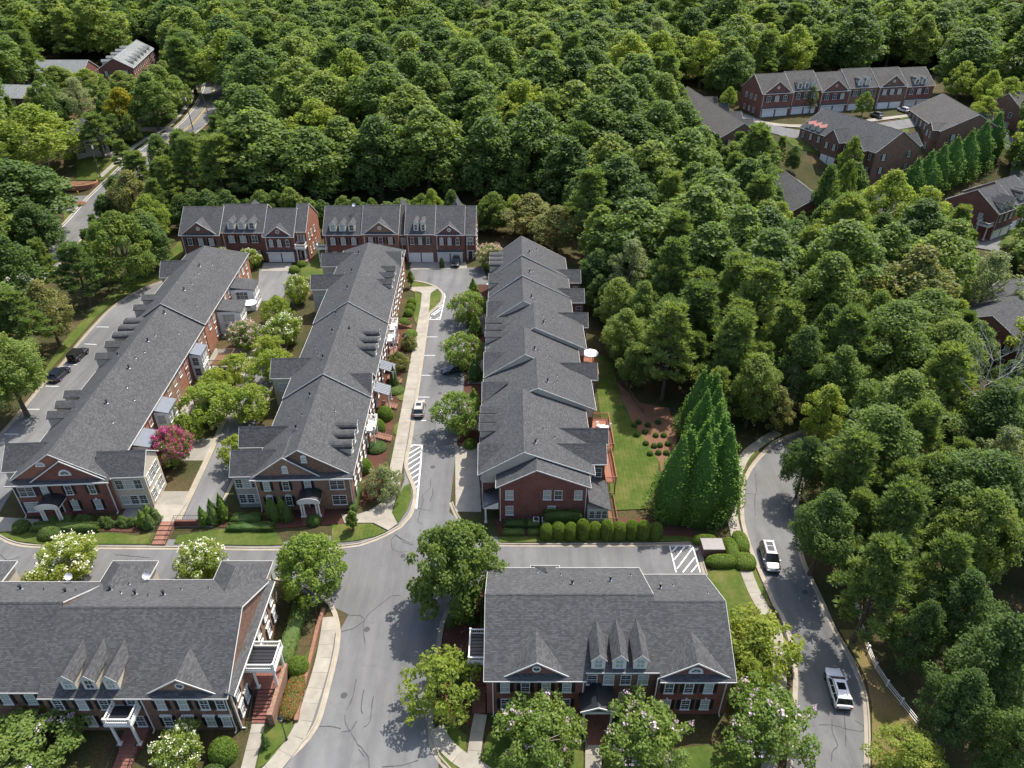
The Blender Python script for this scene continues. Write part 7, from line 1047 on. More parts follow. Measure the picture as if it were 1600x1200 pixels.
def far_house(loc, rz, L, Wd, ze, zr, wall, label, roof='roof_shingles', wings=(), dorm=(), base=-6, ends=('gable', 'gable'), name='townhouse_row', cat='townhouses', dwhite=False):
    root = empty(name, loc, rz)
    s_ = gable(root, 'v', 0, L, -Wd / 2, Wd / 2, 0, ze, zr, wall, ends, roof=roof, base=base)[0]
    E, W, S = Side('E', Wd / 2), Side('W', -Wd / 2), Side('S', 0)
    for side, v, h, out, z in wings:
        a0, a1 = (Wd / 4, Wd / 2 + out) if side == 'E' else (-Wd / 2 - out, -Wd / 4)
        gable(root, 'u', a0, a1, v - h, v + h, v, ze, z, wall, ('none', 'gable') if side == 'E' else ('gable', 'none'), roof=roof, base=base)
        ws = Side(side, Wd / 2 + out if side == 'E' else -Wd / 2 - out)
        for q in (-.9, .9): window(root, ws, v + q * h / 2, ze - 2.4, 1.0, 1.5, 0)
        if side == 'W' and roof == 'roof_shingles':
            for q in (-1, 1): garage(root, ws, v + q * h * .45, h * .75, 2.3, 0)
        else: window(root, ws, v, .9, 1.4, 1.5, 0)
    for side, v, st, rf in dorm: dormer(root, E if side == 'E' else W, v, .6, ze + .6 * s_, s_, 1.5, 1.35, .6, st, rf or roof)
    n = int(L / 3.4)
    for i in range(n):
        for zz in (ze - 2.4, .9):
            window(root, E, (i + .5) * L / n, zz, 1.0, 1.5, .4); window(root, W, (i + .5) * L / n, zz, 1.0, 1.5, .4)
    for a in (-Wd * .28, Wd * .28):
        for zz in (ze - 2.4, .9): window(root, S, a, zz, 1.0, 1.5, 0)
    return tag(root, label, cat)
D2 = far_house((110.0, 207.5, 7.0), R(22), 31, 17, 7.0, 12.2, 'brick_brown', 'brick townhouses with a red-topped dormer roof among trees, upper right', wings=(('W', 6, 3.4, 1.4, 10), ('W', 15, 3.4, 1.8, 10.2), ('E', 4, 3.2, 1.6, 10), ('E', 19, 3.2, 1.4, 10)), dorm=(('W', 23.5, 'gable', 'copper_red'), ('W', 25.9, 'gable', 'copper_red'), ('W', 28.3, 'gable', 'copper_red')))
D3 = far_house((138, 220.5, 8.8), R(-8), 30, 19, 6.8, 12.0, 'brick_brown', 'brick townhouses with a broad brown roof behind the dark evergreens, upper right', 'roof_shingles_warm', wings=(('W', 4, 3, 1.4, 8.5), ('E', 18, 3, 2, 8.8)))
D5 = far_house((68.5, 219, 9.5), R(6), 54, 13, 5.2, 9.2, 'brick_brown', 'townhouse row with a long brown roof half hidden by trees, upper right', 'roof_shingles_warm', wings=(('E', 12, 2.5, 1.2, 7.5), ('E', 22, 2.5, 1.2, 7.5), ('E', 34, 2.5, 1.2, 7.5), ('E', 45, 2.5, 1.2, 7.5)))
D6 = far_house((77.5, 178, .3), R(4), 26, 13, 6, 10, 'brick_red', 'townhouses with a grey roof glimpsed between tall trees, right of the wood')
D6b = far_house((101, 172, 0), R(10), 16, 12, 5, 8.5, 'brick_red', 'low grey roof showing between the big trees in front of the right cluster')
D7 = far_house((199, 296, 14), R(-20), 24, 14, 6.5, 10.5, 'brick_brown', 'roof with white dormers cut by the right edge at the top right', 'roof_shingles_warm', dorm=(('W', 5, 'gable', 'trim_white'), ('W', 8, 'gable', 'trim_white'), ('W', 11, 'gable', 'trim_white')))
D9 = far_house((86.5, 114.6, 0), R(-49.5), 26, 14.5, 6, 9.8, 'brick_red', 'brick house with a pale grey roof behind the trees at the right edge')
U1 = far_house((-153.5, 299, 14), R(14), 50, 13, 6.2, 10, 'brick_red', 'pale roofed brick building with a row of dormers, upper left', 'roof_shingles_pale', dorm=[('E', 6 + 7.2 * k, 'gable', None) for k in range(6)] + [('W', 8 + 9 * k, 'gable', None) for k in range(5)], name='brick_building', cat='building')
U2 = far_house((-166, 304, 14), R(90), 34, 13, 5.0, 8.6, 'brick_red', 'low pale roofed brick building left of the dormered one, upper left', 'roof_shingles_pale', name='brick_building', cat='building')
U3 = far_house((-160, 262, 13.5), R(84), 34, 14, 4.6, 7.6, 'brick_brown', 'pale grey roof cut by the left edge, upper left', 'roof_shingles_pale', name='brick_building', cat='building', wings=(('E', 6, 2.6, .8, 6.4),))
U4 = far_house((-128, 222, 8.5), R(30), 14, 10, 5.0, 8.2, 'siding_grey', 'grey sided house with a white arched porch hidden by trees, left', 'roof_shingles', name='house', cat='house')
U5 = far_house((-26, 560, 14), R(40), 26, 14, 5.5, 9, 'brick_red', 'distant house with a reddish roof at the top centre', 'roof_shingles_pale', name='house', cat='house')

# ---------------------------------------------------------------- vegetation
import numpy as np
def quads_mesh(name, cen, nrm, sx, sy, tint, mat, rs, up_bias=None, extra=None):
    """one rhombic leaf per row: centre, normal, half length, half width"""
    n = len(cen)
    nrm = nrm / (np.linalg.norm(nrm, axis=1, keepdims=True) + 1e-9)
    ref = rs.normal(size=(n, 3)) if up_bias is None else up_bias
    t = np.cross(nrm, ref); t /= (np.linalg.norm(t, axis=1, keepdims=True) + 1e-9); b = np.cross(nrm, t)
    t *= sx[:, None]; b *= sy[:, None]
    v = np.stack([cen - t, cen - b, cen + t, cen + b], 1).reshape(-1, 3)
    ev, ef, et = extra if extra else (np.zeros((0, 3)), [], [])
    me = bpy.data.meshes.new(name)
    nv = len(v) + len(ev); me.vertices.add(nv); me.vertices.foreach_set('co', np.concatenate([v, np.array(ev).reshape(-1, 3)]).astype('f').ravel())
    lt = [4] * n + [len(f) for f in ef]; loops = np.concatenate([np.arange(4 * n)] + ([np.concatenate([np.array(f) + 4 * n for f in ef])] if ef else []))
    me.loops.add(len(loops)); me.loops.foreach_set('vertex_index', loops.astype('i'))
    me.polygons.add(len(lt)); me.polygons.foreach_set('loop_start', np.concatenate([[0], np.cumsum(lt)[:-1]]).astype('i')); me.polygons.foreach_set('loop_total', np.array(lt, 'i'))
    at = me.attributes.new('tint', 'FLOAT', 'FACE'); at.data.foreach_set('value', np.clip(np.concatenate([tint, et]), 0, 1).astype('f'))
    me.materials.append(MATS[mat]); me.update(calc_edges=True); me.validate()
    return me
def sphere_pts(rs, n, zmin=-1.0):
    z = rs.uniform(zmin, 1, n); a = rs.uniform(0, 2 * np.pi, n); r = np.sqrt(1 - z * z)
    return np.stack([r * np.cos(a), r * np.sin(a), z], 1)
def lobed(rs, lobes, per, leaf, up=.25, wild=.65, zmin=-.55):
    """leaves over a set of lobes (cx, cy, cz, rx, rz)"""
    C_, N_, T_ = [], [], []
    for cx, cy, cz, rx, rz in lobes:
        k = max(12, int(per * (rx * rx * .6 + rx * rz * .4)))
        d = sphere_pts(rs, k, zmin); rad = rs.uniform(.72, 1.06, k)[:, None]
        # raggedness: a few bumps per lobe
        f = 1 + .18 * np.sin(d[:, :1] * 5 + rs.uniform(0, 6)) * np.sin(d[:, 1:2] * 5 + rs.uniform(0, 6)) + .12 * np.sin(d[:, 2:] * 7 + rs.uniform(0, 6))
        C_.append(np.array([cx, cy, cz]) + d * rad * f * np.array([rx, rx, rz]))
        N_.append(d * .8 + np.array([0, 0, up]) + rs.normal(size=(k, 3)) * wild)
        T_.append(np.clip(rs.normal(.5, .2, k) + rs.uniform(-.2, .2), 0, 1))
    c = np.concatenate(C_); k = len(c)
    return c, np.concatenate(N_), rs.uniform(.7, 1.25, k) * leaf, rs.uniform(.5, .8, k) * leaf, np.concatenate(T_)
def trunk_mesh(name, rs, h, r, mat, limbs, fork=.3, stems=1, lean=.0):
    m_ = MB()
    for s in range(stems):
        a = 2 * math.pi * s / max(1, stems) + rs.uniform(0, .6); off = r * 1.2 if stems > 1 else 0
        q = Vector((math.cos(a) * off, math.sin(a) * off, 0)); top = Vector((math.cos(a) * h * .12 * (stems > 1) + rs.uniform(-.1, .1), math.sin(a) * h * .12 * (stems > 1), h))
        k = 4; pts = [q.lerp(top, i / k) + Vector((rs.uniform(-1, 1), rs.uniform(-1, 1), 0)) * r * .35 * (i > 0) for i in range(k + 1)]
        rr = r / (1 if stems == 1 else 1.7)
        for i in range(k): m_.tube(pts[i], pts[i + 1], rr * (1 - .75 * i / k) * (1.25 if i == 0 else 1), rr * (1 - .75 * (i + 1) / k), 7)
        for j, l in enumerate(limbs[s::stems]):
            t = fork + (.95 - fork) * (j / max(1, len(limbs[s::stems]))); b = q.lerp(top, t); e = Vector(l); mid = b.lerp(e, .5) + Vector((0, 0, -.06 * (e - b).length))
            m_.tube(b, mid, rr * .42, rr * .26, 5); m_.tube(mid, e, rr * .26, rr * .08, 5)
    me = m_.mesh(name, [mat], True, False, False); return me
PROTO = {}
def proto(kind, i, trunk, crown, blossom=None, R0=5.0, H0=16.0): PROTO.setdefault(kind, []).append((trunk, crown, blossom, R0, H0))
def broad(kind, seed, mat, R0=5.0, H0=16.0, nl=64, per=82, leaf=.30, cb=.22, bark='bark', prof=None, lr=(.85, 1.55), up=.25, blossom=None, bl_share=.0, stems=1, wild=.65, spiky=1.15):
    rs = np.random.RandomState(seed); rr = random.Random(seed)
    prof = prof or (lambda t: math.sin(math.pi * min(1, .16 + .84 * t) ** .85) ** .7)
    lobes = []; zb, zt = cb * H0, H0
    skew = [rr.uniform(.82, 1.15) for _ in range(7)]
    for i in range(nl):
        t = (i + .5) / nl; t = t ** .8; a = i * 2.39996 + rr.uniform(-.5, .5)
        rl = rr.uniform(*lr) * (1 - .28 * t) * R0 / 5
        r = max(0, R0 * prof(t) * skew[int(a * 7 / 6.2832) % 7] * rr.uniform(.78, 1.04) - rl * .75) if rr.random() < .82 else R0 * prof(t) * rr.uniform(0, .5)
        lobes.append((r * math.cos(a), r * math.sin(a), zb + (zt - zb) * t * .93, rl, rl * rr.uniform(.85, spiky + .2)))
    lobes.append((0, 0, zt - 1.1 * R0 / 5, R0 * .27, R0 * .2))
    c, n, sx, sy, tt = lobed(rs, lobes, per, leaf, up, wild)
    cm = quads_mesh('crown', c, n, sx, sy, tt, mat, rs)
    tm = trunk_mesh('trunk', rr, H0 * .72, max(.16, H0 * .019), bark, [(l[0] * .8, l[1] * .8, l[2]) for l in rr.sample(lobes, 12)], .3, stems)
    bm_ = None
    if blossom:
        pick = [l for l in lobes if l[2] > zb + (zt - zb) * .25]; C_, N_, T_ = [], [], []
        for l in pick:
            for _ in range(int(bl_share + rr.random())):
                d = sphere_pts(rs, 1, -.1)[0]; ctr = np.array(l[:3]) + d * np.array([l[3], l[3], l[4]]) * 1.06; k = rr.randint(8, 16)
                C_.append(ctr + rs.normal(size=(k, 3)) * np.array([.12, .12, .15])); N_.append(rs.normal(size=(k, 3)) + np.array([0, 0, .6])); T_.append(rs.uniform(0, 1, k))
        bc = np.concatenate(C_); k = len(bc); bm_ = quads_mesh('blossoms', bc, np.concatenate(N_), rs.uniform(.06, .12, k), rs.uniform(.05, .1, k), np.concatenate(T_), blossom, rs)
    proto(kind, seed, tm, cm, bm_, R0, H0)
def pine(seed):
    rs = np.random.RandomState(seed); rr = random.Random(seed); H0, R0 = 16.0, 3.9; C_, N_, T_, U_ = [], [], [], []; tips = []
    for i in range(88):
        t = (i / 88) ** .9; a = i * 2.39996 + rr.uniform(-.4, .4); z = 4.6 + 11.2 * t
        r = R0 * (1.02 - .78 * t ** 1.3) * rr.uniform(.45, 1.0) * (1 if t > .06 else .8); tips.append((r * math.cos(a), r * math.sin(a), z + rr.uniform(-.3, .5)))
    for q in tips:
        k = 120; d = sphere_pts(rs, k, -.3); d[:, 2] += .3; L = rs.uniform(.25, .9, k)[:, None]
        C_.append(np.array(q) + d * L * np.array([.82, .82, .7])); U_.append(d); T_.append(np.clip(rs.normal(.5, .2, k) + rs.uniform(-.22, .22), 0, 1))
    c = np.concatenate(C_); dd = np.concatenate(U_); k = len(c); nn = np.cross(dd, rs.normal(size=(k, 3)))
    # needles point outwards from the tuft
    cm = quads_mesh('crown', c, nn, rs.uniform(.055, .1, k), rs.uniform(.22, .38, k), np.concatenate(T_), 'leaf_pine', rs, up_bias=dd)
    tm = trunk_mesh('trunk', rr, H0 * .93, .24, 'bark', [(x * .9, y * .9, z) for x, y, z in tips[::5]], .28)
    proto('pine', seed, tm, cm, None, R0, H0)
def cypress(seed, kind='cypress', H0=13.0, R0=2.3, mat='leaf_cypress', n=110, per=210, flame=1.0, leaf=.105, base=.02):
    """dense flame-shaped evergreen: upright sprays over a cone"""
    rs = np.random.RandomState(seed); rr = random.Random(seed); lobes = []
    for i in range(n):
        t = ((i + .5) / n) ** .85; a = i * 2.39996 + rr.uniform(-.3, .3); z = H0 * (base + (.93 - base) * t)
        rad = R0 * (1 - t ** 1.45) ** .85 * rr.uniform(.7, 1.12); rl = R0 * .25 * (1 - .62 * t) * rr.uniform(.6, 1.35)
        lobes.append((max(0, rad - rl * .6) * math.cos(a), max(0, rad - rl * .6) * math.sin(a), z, rl, rl * 2.2 * flame))
    lobes.append((0, 0, H0 - R0 * .3, R0 * .10, R0 * .36))
    c, nn, sx, sy, tt = lobed(rs, lobes, per, leaf, .3, .75, -.7)
    up = np.tile(np.array([[0, 0, 1.0]]), (len(c), 1)) + rs.normal(size=(len(c), 3)) * .35
    core = MB(); pr = [(0, R0 * .62), (.25, R0 * .72), (.55, R0 * .5), (.85, R0 * .16), (.95, .02)]
    for (t0, r0), (t1, r1) in zip(pr, pr[1:]): core.cyl(0, 0, H0 * t0 + .05, H0 * t1, r0, r1, 9)
    cm = quads_mesh('crown', c, nn, sx * .62, sy * 1.5, tt, mat, rs, up_bias=up, extra=(core.v, core.f, [.1] * len(core.f)))
    tm = trunk_mesh('trunk', rr, H0 * .6, .14, 'bark', [], .3); proto(kind, seed, tm, cm, None, R0, H0)
poplar = lambda t: (1 - t ** 1.8) ** .6 * (.6 + .4 * min(1, t * 4))
oval = lambda t: math.sin(math.pi * min(1, .24 + .76 * t)) ** .5 * (1 if t < .9 else .9)
dome = lambda t: (.72 + .28 * min(1, t * 3)) * (1 - t ** 2.6) ** .5
wide = lambda t: (.55 + .45 * math.sin(math.pi * min(1, t * 1.1))) * (1 - t ** 3.2) ** .6
for i in range(7): broad('wood', 100 + i, 'leaf_wood', prof=(dome, poplar, oval, dome, poplar, oval, wide)[i], nl=(60, 70, 56, 64, 74, 60, 56)[i], spiky=(.85, 1.05, .75, .95, 1.1, .85, .7)[i], leaf=(.26, .25, .28, .25, .25, .27, .28)[i], lr=((1.1, 2.0), (.8, 1.5), (1.3, 2.2), (.9, 1.7), (.8, 1.4), (1.1, 2.1), (1.2, 2.2))[i], per=105, cb=(.2, .15, .22, .2, .16, .22, .26)[i], up=.5)
for i in range(4): broad('wood_near', 110 + i, 'leaf_wood', prof=(dome, poplar, oval, wide)[i], nl=(92, 104, 90, 84)[i], spiky=(.9, 1.3, .9, .8)[i], leaf=.165, lr=((.8, 1.5), (.7, 1.3), (.9, 1.6), (.9, 1.6))[i], per=210, cb=(.24, .2, .26, .3)[i], up=.45)
for i in range(2): broad('lime', 120 + i, 'leaf_lime', prof=(wide, oval)[i], nl=84, leaf=.19, lr=(.7, 1.3), per=150, up=.45)
for i in range(2): broad('olive', 130 + i, 'leaf_olive', prof=(wide, None)[i], nl=80, leaf=.19, lr=(.7, 1.3), per=150, up=.45)
for i in range(2): broad('grey', 140 + i, 'leaf_grey', prof=(wide, poplar)[i], nl=70, leaf=.18, lr=(.6, 1.2), per=130, up=.45)
for i in range(2): broad('maple', 150 + i, 'leaf_maple', nl=96, leaf=.20, per=190, lr=(.65, 1.15), cb=.18, prof=oval, H0=12.0)
broad('gold', 160, 'leaf_gold', prof=oval, nl=60)
for i in range(4): pine(170 + i)
for i in range(3): cypress(180 + i)

ZONES = [(lambda x, y: y > 250 and x > 60, 'behind the long townhouse row, upper right', 'trees behind the upper right row'),
         (lambda x, y: x > 40 and y < 100, 'right of the curved road', 'trees right of the curved road'),
         (lambda x, y: x > 62 and y >= 100, 'between the houses of the right cluster', 'trees among the right cluster'),
         (lambda x, y: x < -75 and y < 180, 'left of the alley', 'trees left of the alley'),
         (lambda x, y: x < -90, 'round the upper left road', 'trees round the upper left road'),
         (lambda x, y: y < 176, 'in the wood right of the staggered row', 'trees right of the staggered row'),
         (lambda x, y: True, 'in the wood behind the rear townhouses', 'trees of the wood behind the houses')]
WORDS = {'wood': ('broadleaf_tree', 'green broadleaf tree', 'tree'), 'pine': ('pine_tree', 'tufted green pine', 'pine tree'), 'lime': ('broadleaf_tree', 'yellow-green leafy tree', 'tree'), 'olive': ('broadleaf_tree', 'olive-green spreading tree', 'tree'), 'grey': ('broadleaf_tree', 'pale grey-green tree', 'tree'),
         'maple': ('broadleaf_tree', 'dense mid-green rounded tree', 'tree'), 'gold': ('broadleaf_tree', 'yellowing gold-leaved tree', 'tree'), 'cypress': ('cypress_tree', 'dark pointed evergreen', 'evergreen')}
def plant(kind, x, y, r, h, label, cat, group=None, name=None, i=None, z=None, rz=None, rnd_=rnd):
    tm, cm, bm_, R0, H0 = PROTO[kind][(i if i is not None else rnd_.randrange(99)) % len(PROTO[kind])]
    o = empty(name or WORDS[kind][0], (x, y, (hill(x, y) if z is None else z) - .05), rnd_.uniform(0, 6.28) if rz is None else rz)
    s = (r / R0, r / R0 * rnd_.uniform(.92, 1.08), h / H0)
    if tm: link('trunk', tm, o, scale=s)
    link('crown', cm, o, scale=s)
    if bm_: link('blossoms', bm_, o, scale=s)
    return tag(o, label, cat, group)
HAND = ['big rounded bright green tree between the alley and the left road', 'tufted pine beside the left road behind the big rounded tree', 'huge yellow-green tree at the left edge above the side road', 'broad green tree at the left edge over the road bend', 'narrow dark pine beside the pale path, upper left', 'tree turning yellow-orange beside the upper left road', 'pale tree in front of the low pale roofs, upper left', 'olive tree behind the big rounded tree, left', 'tufted pine at the left edge above the parked cars', 'green tree at the left edge below the road bend', 'small green tree beside the entry verge, left', 'olive-yellow spreading tree left of the parked cars', 'dense green tree cut by the left edge beside the alley', 'green tree in front of the dormered pale roof, upper left', 'small yellow-green tree before the low pale roof, upper left', 'green tree left of the small yellow-green one before the pale roofs', 'pine standing over the bend of the upper left road', 'green tree beside the pines over the upper left road', 'small green tree below the pines at the upper left road', 'small dark pine on the pale path, upper left']
for i, (x, y, r, h, kind) in enumerate(TREES):
    near = kind == 'wood' and math.hypot(x, y) < 135
    zt, zg = next((a, b) for f, a, b in ZONES if f(x, y))
    pk = 'wood_near' if near else kind; pi = rnd.randrange(84); word = WORDS[kind][1]; zl = zt
    if kind == 'wood': word = '%s green tree' % (('domed', 'tall-crowned', 'round', 'wide-spreading') if near else ('domed', 'tall-crowned', 'round', 'domed', 'tall-crowned', 'round', 'wide-spreading'))[pi % (4 if near else 7)]
    if zt.startswith('in the wood behind'): zl = ('at the front of the wood behind the rear rows' if y < 205 else 'in the middle of the wood behind the rear rows' if y < 262 else 'deep in the wood behind the rear rows') + (', left part' if x < -35 else ', right part' if x > 20 else '')
    elif zt.startswith('in the wood right'): zl = 'in the wood right of the ' + ('staggered row, near the lawn' if y < 120 else 'staggered row, at its far end' if y < 150 else 'rear court')
    elif zt.startswith('right of'): zl = 'right of the curved road, ' + ('beside the white fence' if y < 58 and x < 55 else 'in the lower right corner' if y < 62 else 'beside the upper bend' if x < 62 else 'near the bare tree')
    if i < len(HAND): plant(pk, x, y, r, h, HAND[i], WORDS[kind][2], name=WORDS[kind][0], i=pi)
    else: plant(pk, x, y, r, h, word + ' ' + zl, WORDS[kind][2], (WORDS[kind][1].split()[-1] + ' ' + zg) if kind != 'wood' else zg, WORDS[kind][0], i=pi)

# far woodland: one mass beyond the trees one can tell apart
def woodland(name, pts):
    me = bpy.data.meshes.new(name)
    me.vertices.add(len(pts)); me.vertices.foreach_set('co', np.array([(p[0], p[1], hill(p[0], p[1]) - .1) for p in pts], 'f').ravel())
    for nm, col in (('tree_scale_r', 2), ('tree_scale_h', 3)):
        a = me.attributes.new(nm, 'FLOAT', 'POINT'); a.data.foreach_set('value', np.array([p[col] for p in pts], 'f'))
    a = me.attributes.new('tree_kind', 'INT', 'POINT'); a.data.foreach_set('value', np.array([p[4] for p in pts], 'i'))
    o = link(name, me); ng = bpy.data.node_groups.new(name, 'GeometryNodeTree')
    ng.interface.new_socket('Geometry', in_out='INPUT', socket_type='NodeSocketGeometry'); ng.interface.new_socket('Geometry', in_out='OUTPUT', socket_type='NodeSocketGeometry')
    N = ng.nodes; L = ng.links; gi = N.new('NodeGroupInput'); go = N.new('NodeGroupOutput'); join = N.new('GeometryNodeJoinGeometry')
    def attr(nm, ty='FLOAT'): n = N.new('GeometryNodeInputNamedAttribute'); n.data_type = ty; n.inputs['Name'].default_value = nm; return n.outputs['Attribute']
    kinds = [('wood', k) for k in range(7)] + [('pine', 0), ('pine', 1), ('lime', 0), ('olive', 0), ('grey', 1)]
    for ki, (kd, j) in enumerate(kinds):
        src = next(ob for ob in bpy.data.objects if ob.data is PROTO[kd][j][1])
        R0, H0 = PROTO[kd][j][3:5]
        cmp = N.new('FunctionNodeCompare'); cmp.data_type = 'INT'; cmp.operation = 'EQUAL'; L.new(attr('tree_kind', 'INT'), cmp.inputs[2]); cmp.inputs[3].default_value = ki
        inst = N.new('GeometryNodeInstanceOnPoints'); oi = N.new('GeometryNodeObjectInfo'); oi.inputs['Object'].default_value = src; oi.transform_space = 'ORIGINAL'; oi.inputs['As Instance'].default_value = True
        rv = N.new('FunctionNodeRandomValue'); rv.data_type = 'FLOAT'; rv.inputs[2].default_value = 0; rv.inputs[3].default_value = 6.283
        cx = N.new('ShaderNodeCombineXYZ'); L.new(rv.outputs[1], cx.inputs[2])
        sx = N.new('ShaderNodeCombineXYZ')
        for sock, nm, d in ((0, 'tree_scale_r', R0), (1, 'tree_scale_r', R0), (2, 'tree_scale_h', H0)):
            dv = N.new('ShaderNodeMath'); dv.operation = 'DIVIDE'; L.new(attr(nm), dv.inputs[0]); dv.inputs[1].default_value = d; L.new(dv.outputs[0], sx.inputs[sock])
        L.new(gi.outputs[0], inst.inputs['Points']); L.new(cmp.outputs[0], inst.inputs['Selection']); L.new(oi.outputs['Geometry'], inst.inputs['Instance'])
        L.new(cx.outputs[0], inst.inputs['Rotation']); L.new(sx.outputs[0], inst.inputs['Scale']); L.new(inst.outputs[0], join.inputs[0])
    L.new(join.outputs[0], go.inputs[0])
    md = o.modifiers.new('trees', 'NODES'); md.node_group = ng
    o['kind'] = 'stuff'; o['label'] = 'far woodland of green crowns running to the top of the picture'; o['category'] = 'woodland'
    return o
fp = []
KB = {0: (0, 1, 2, 3, 4, 5, 6), 1: (7, 8), 2: (9,), 3: (10,), 4: (11,)}
# x, y (metres, two digits each), radius (1/6 m), height (m) and kind of every far tree, base-90 digits
DIGITS = {chr(c): i for i, c in enumerate(c for c in range(35, 127) if c not in (39, 92))}
for q in range(0, len(FAR_CODE), 7):
    d = [DIGITS[c] for c in FAR_CODE[q:q + 7]]; fp.append((d[0] * 90 + d[1] - 1000, d[2] * 90 + d[3], d[4] / 6, d[5], rnd.choice(KB[d[6]])))
woodland('far_woodland', fp)

# ---------------------------------------------------------------- garden trees and shrubs
vase = lambda t: (.45 + .55 * min(1, t * 1.8)) * (1 - t ** 3.5) ** .55
for i, pet in enumerate(('white', 'white', 'lilac', 'lilac', 'pink', 'magenta')):
    broad('crape_%d' % i, 200 + i, 'leaf_crape' if i > 1 else 'leaf_lime', R0=3.5, H0=5.5, nl=92, per=380, leaf=.12, cb=.12, bark='bark_pale', prof=vase, lr=(.6, 1.0), blossom='petal_' + pet, bl_share=(1.2, 1.5, .3, .5, 2.4, 7)[i], stems=4)
broad('lime_small', 210, 'leaf_lime', R0=3.6, H0=5.5, nl=84, per=250, leaf=.15, cb=.16, bark='bark_pale', prof=vase, lr=(.55, 1.0), stems=3)
broad('lime_small', 211, 'leaf_lime', R0=3.6, H0=5.5, nl=76, per=220, leaf=.16, cb=.16, bark='bark', prof=wide, lr=(.55, 1.0), stems=3)
broad('open_small', 212, 'leaf_grey', R0=3.6, H0=5.0, nl=84, per=300, leaf=.125, cb=.14, bark='bark', prof=wide, lr=(.55, .95), stems=2)
broad('olive_bush', 213, 'leaf_olive', R0=2.8, H0=3.4, nl=64, per=420, leaf=.12, cb=.05, bark='bark', prof=wide, lr=(.7, 1.1))
broad('maple_big', 214, 'leaf_maple', R0=5.5, H0=10.5, nl=130, per=230, leaf=.19, cb=.16, prof=oval, lr=(.6, 1.05))
broad('maple_round', 215, 'leaf_hedge', R0=4.7, H0=8.5, nl=120, per=260, leaf=.16, cb=.14, prof=lambda t: math.sin(math.pi * min(1, .26 + .74 * t)) ** .5, lr=(.6, 1.0))
broad('sapling', 216, 'leaf_maple', R0=.8, H0=3.6, nl=26, per=1500, leaf=.10, cb=.3, lr=(1.6, 2.6), prof=oval)
broad('bush', 217, 'leaf_shrub', R0=1.2, H0=1.5, nl=30, per=1700, leaf=.085, cb=.02, lr=(1.4, 2.2), prof=wide)
for i in range(2): cypress(220 + i, 'arborvitae', 4.2, .95, 'leaf_shrub' if i else 'leaf_hedge', 60, 520, .8, .09)
def shaped(kind, seed, fn, area, mat, leaf=.075, dens=150, core=.9):
    """clipped plant: leaves all over a closed form, solid within"""
    rs = np.random.RandomState(seed); n = int(area * dens); d = sphere_pts(rs, n, -.25); P = np.array([fn(*q) for q in d]) * rs.uniform(.95, 1.04, (n, 1))
    N = d * .9 + rs.normal(size=(n, 3)) * .5; m_ = MB(); k, j = 12, 6
    for b in range(j):
        for a in range(k):
            def pt(aa, bb): th = 2 * math.pi * aa / k; z = -.25 + 1.25 * bb / j; r = math.sqrt(max(0, 1 - z * z)); q = fn(r * math.cos(th), r * math.sin(th), z); return tuple(v * core for v in q)
            m_.face([pt(a, b), pt(a + 1, b), pt(a + 1, b + 1), pt(a, b + 1)])
    cm = quads_mesh('crown', P, N, rs.uniform(.7, 1.3, n) * leaf, rs.uniform(.5, .9, n) * leaf, np.clip(rs.normal(.5, .25, n), 0, 1), mat, rs, extra=(m_.v, m_.f, [.15] * len(m_.f)))
    proto(kind, seed, None, cm, None, 1.0, 1.0)
sq = lambda v, p=3.0: math.copysign(abs(v) ** (2 / p), v)
shaped('round_shrub', 230, lambda x, y, z: (x, y, .25 + .75 * z if z > 0 else .25 + z), 9, 'leaf_hedge', .06, 420)
shaped('round_shrub_dark', 231, lambda x, y, z: (x, y, .25 + .75 * z if z > 0 else .25 + z), 9, 'leaf_shrub', .06, 420)
shaped('tall_shrub', 232, lambda x, y, z: (sq(x, 2.4), sq(y, 2.4), .22 + .78 * sq(z, 2.6) if z > 0 else .22 + z * .9), 14, 'leaf_hedge', .055, 480)
shaped('box_hedge', 233, lambda x, y, z: (sq(x, 6), sq(y, 6), .2 + .8 * sq(z, 6) if z > 0 else .2 + z * .8), 14, 'leaf_shrub', .05, 480)
shaped('flower_bed', 234, lambda x, y, z: (sq(x, 3), sq(y, 3), .2 + .8 * sq(z, 4) if z > 0 else .2 + z * .8), 14, 'leaf_red', .06, 420)
def shrub(kind, x, y, rx, ry, h, label, rz=0.0, group=None, name='shrub', cat='shrub', z=.05):
    tm, cm, bm_, R0, H0 = PROTO[kind][0]
    o = link(name, cm, None, (x, y, z), rz, (rx, ry, h)); return tag(o, label, cat, group)

def crape(i, x, y, r, h, label): return plant('crape_%d' % i, x, y, r, h, label, 'tree', name='crape_myrtle')
crape(0, -55.5, 62.9, 5.0, 5.2, 'white flowering crape myrtle behind the lower left block, the left one')
crape(1, -38.5, 62.5, 4.1, 5.2, 'white flowering crape myrtle between the rear wings of the lower left block')
crape(0, -32.6, 38.6, 3.3, 4.4, 'white flowering crape myrtle in front of the lower left block')
crape(2, -47.2, 39.6, 5.6, 4.6, 'broad green crape myrtle with few blooms at the lower left corner')
crape(2, 2.6, 39.3, 4.9, 7.0, 'crape myrtle with lilac blooms left of the lower centre entrance')
crape(3, 12.7, 39.3, 5.0, 7.0, 'crape myrtle with lilac blooms right of the lower centre entrance')
crape(3, 24.9, 40.4, 5.5, 7.2, 'crape myrtle with pink blooms between the lower centre block and the curved road')
plant('lime_small', 27.0, 50.4, 5.0, 6.4, 'yellow-green tree behind the pink crape myrtle beside the curved road', 'tree', name='crape_myrtle')
plant('lime_small', 21.9 + 3.2, 46.6, 2.6, 5.0, 'small yellow-green tree against the right end of the lower centre block', 'tree', name='crape_myrtle')
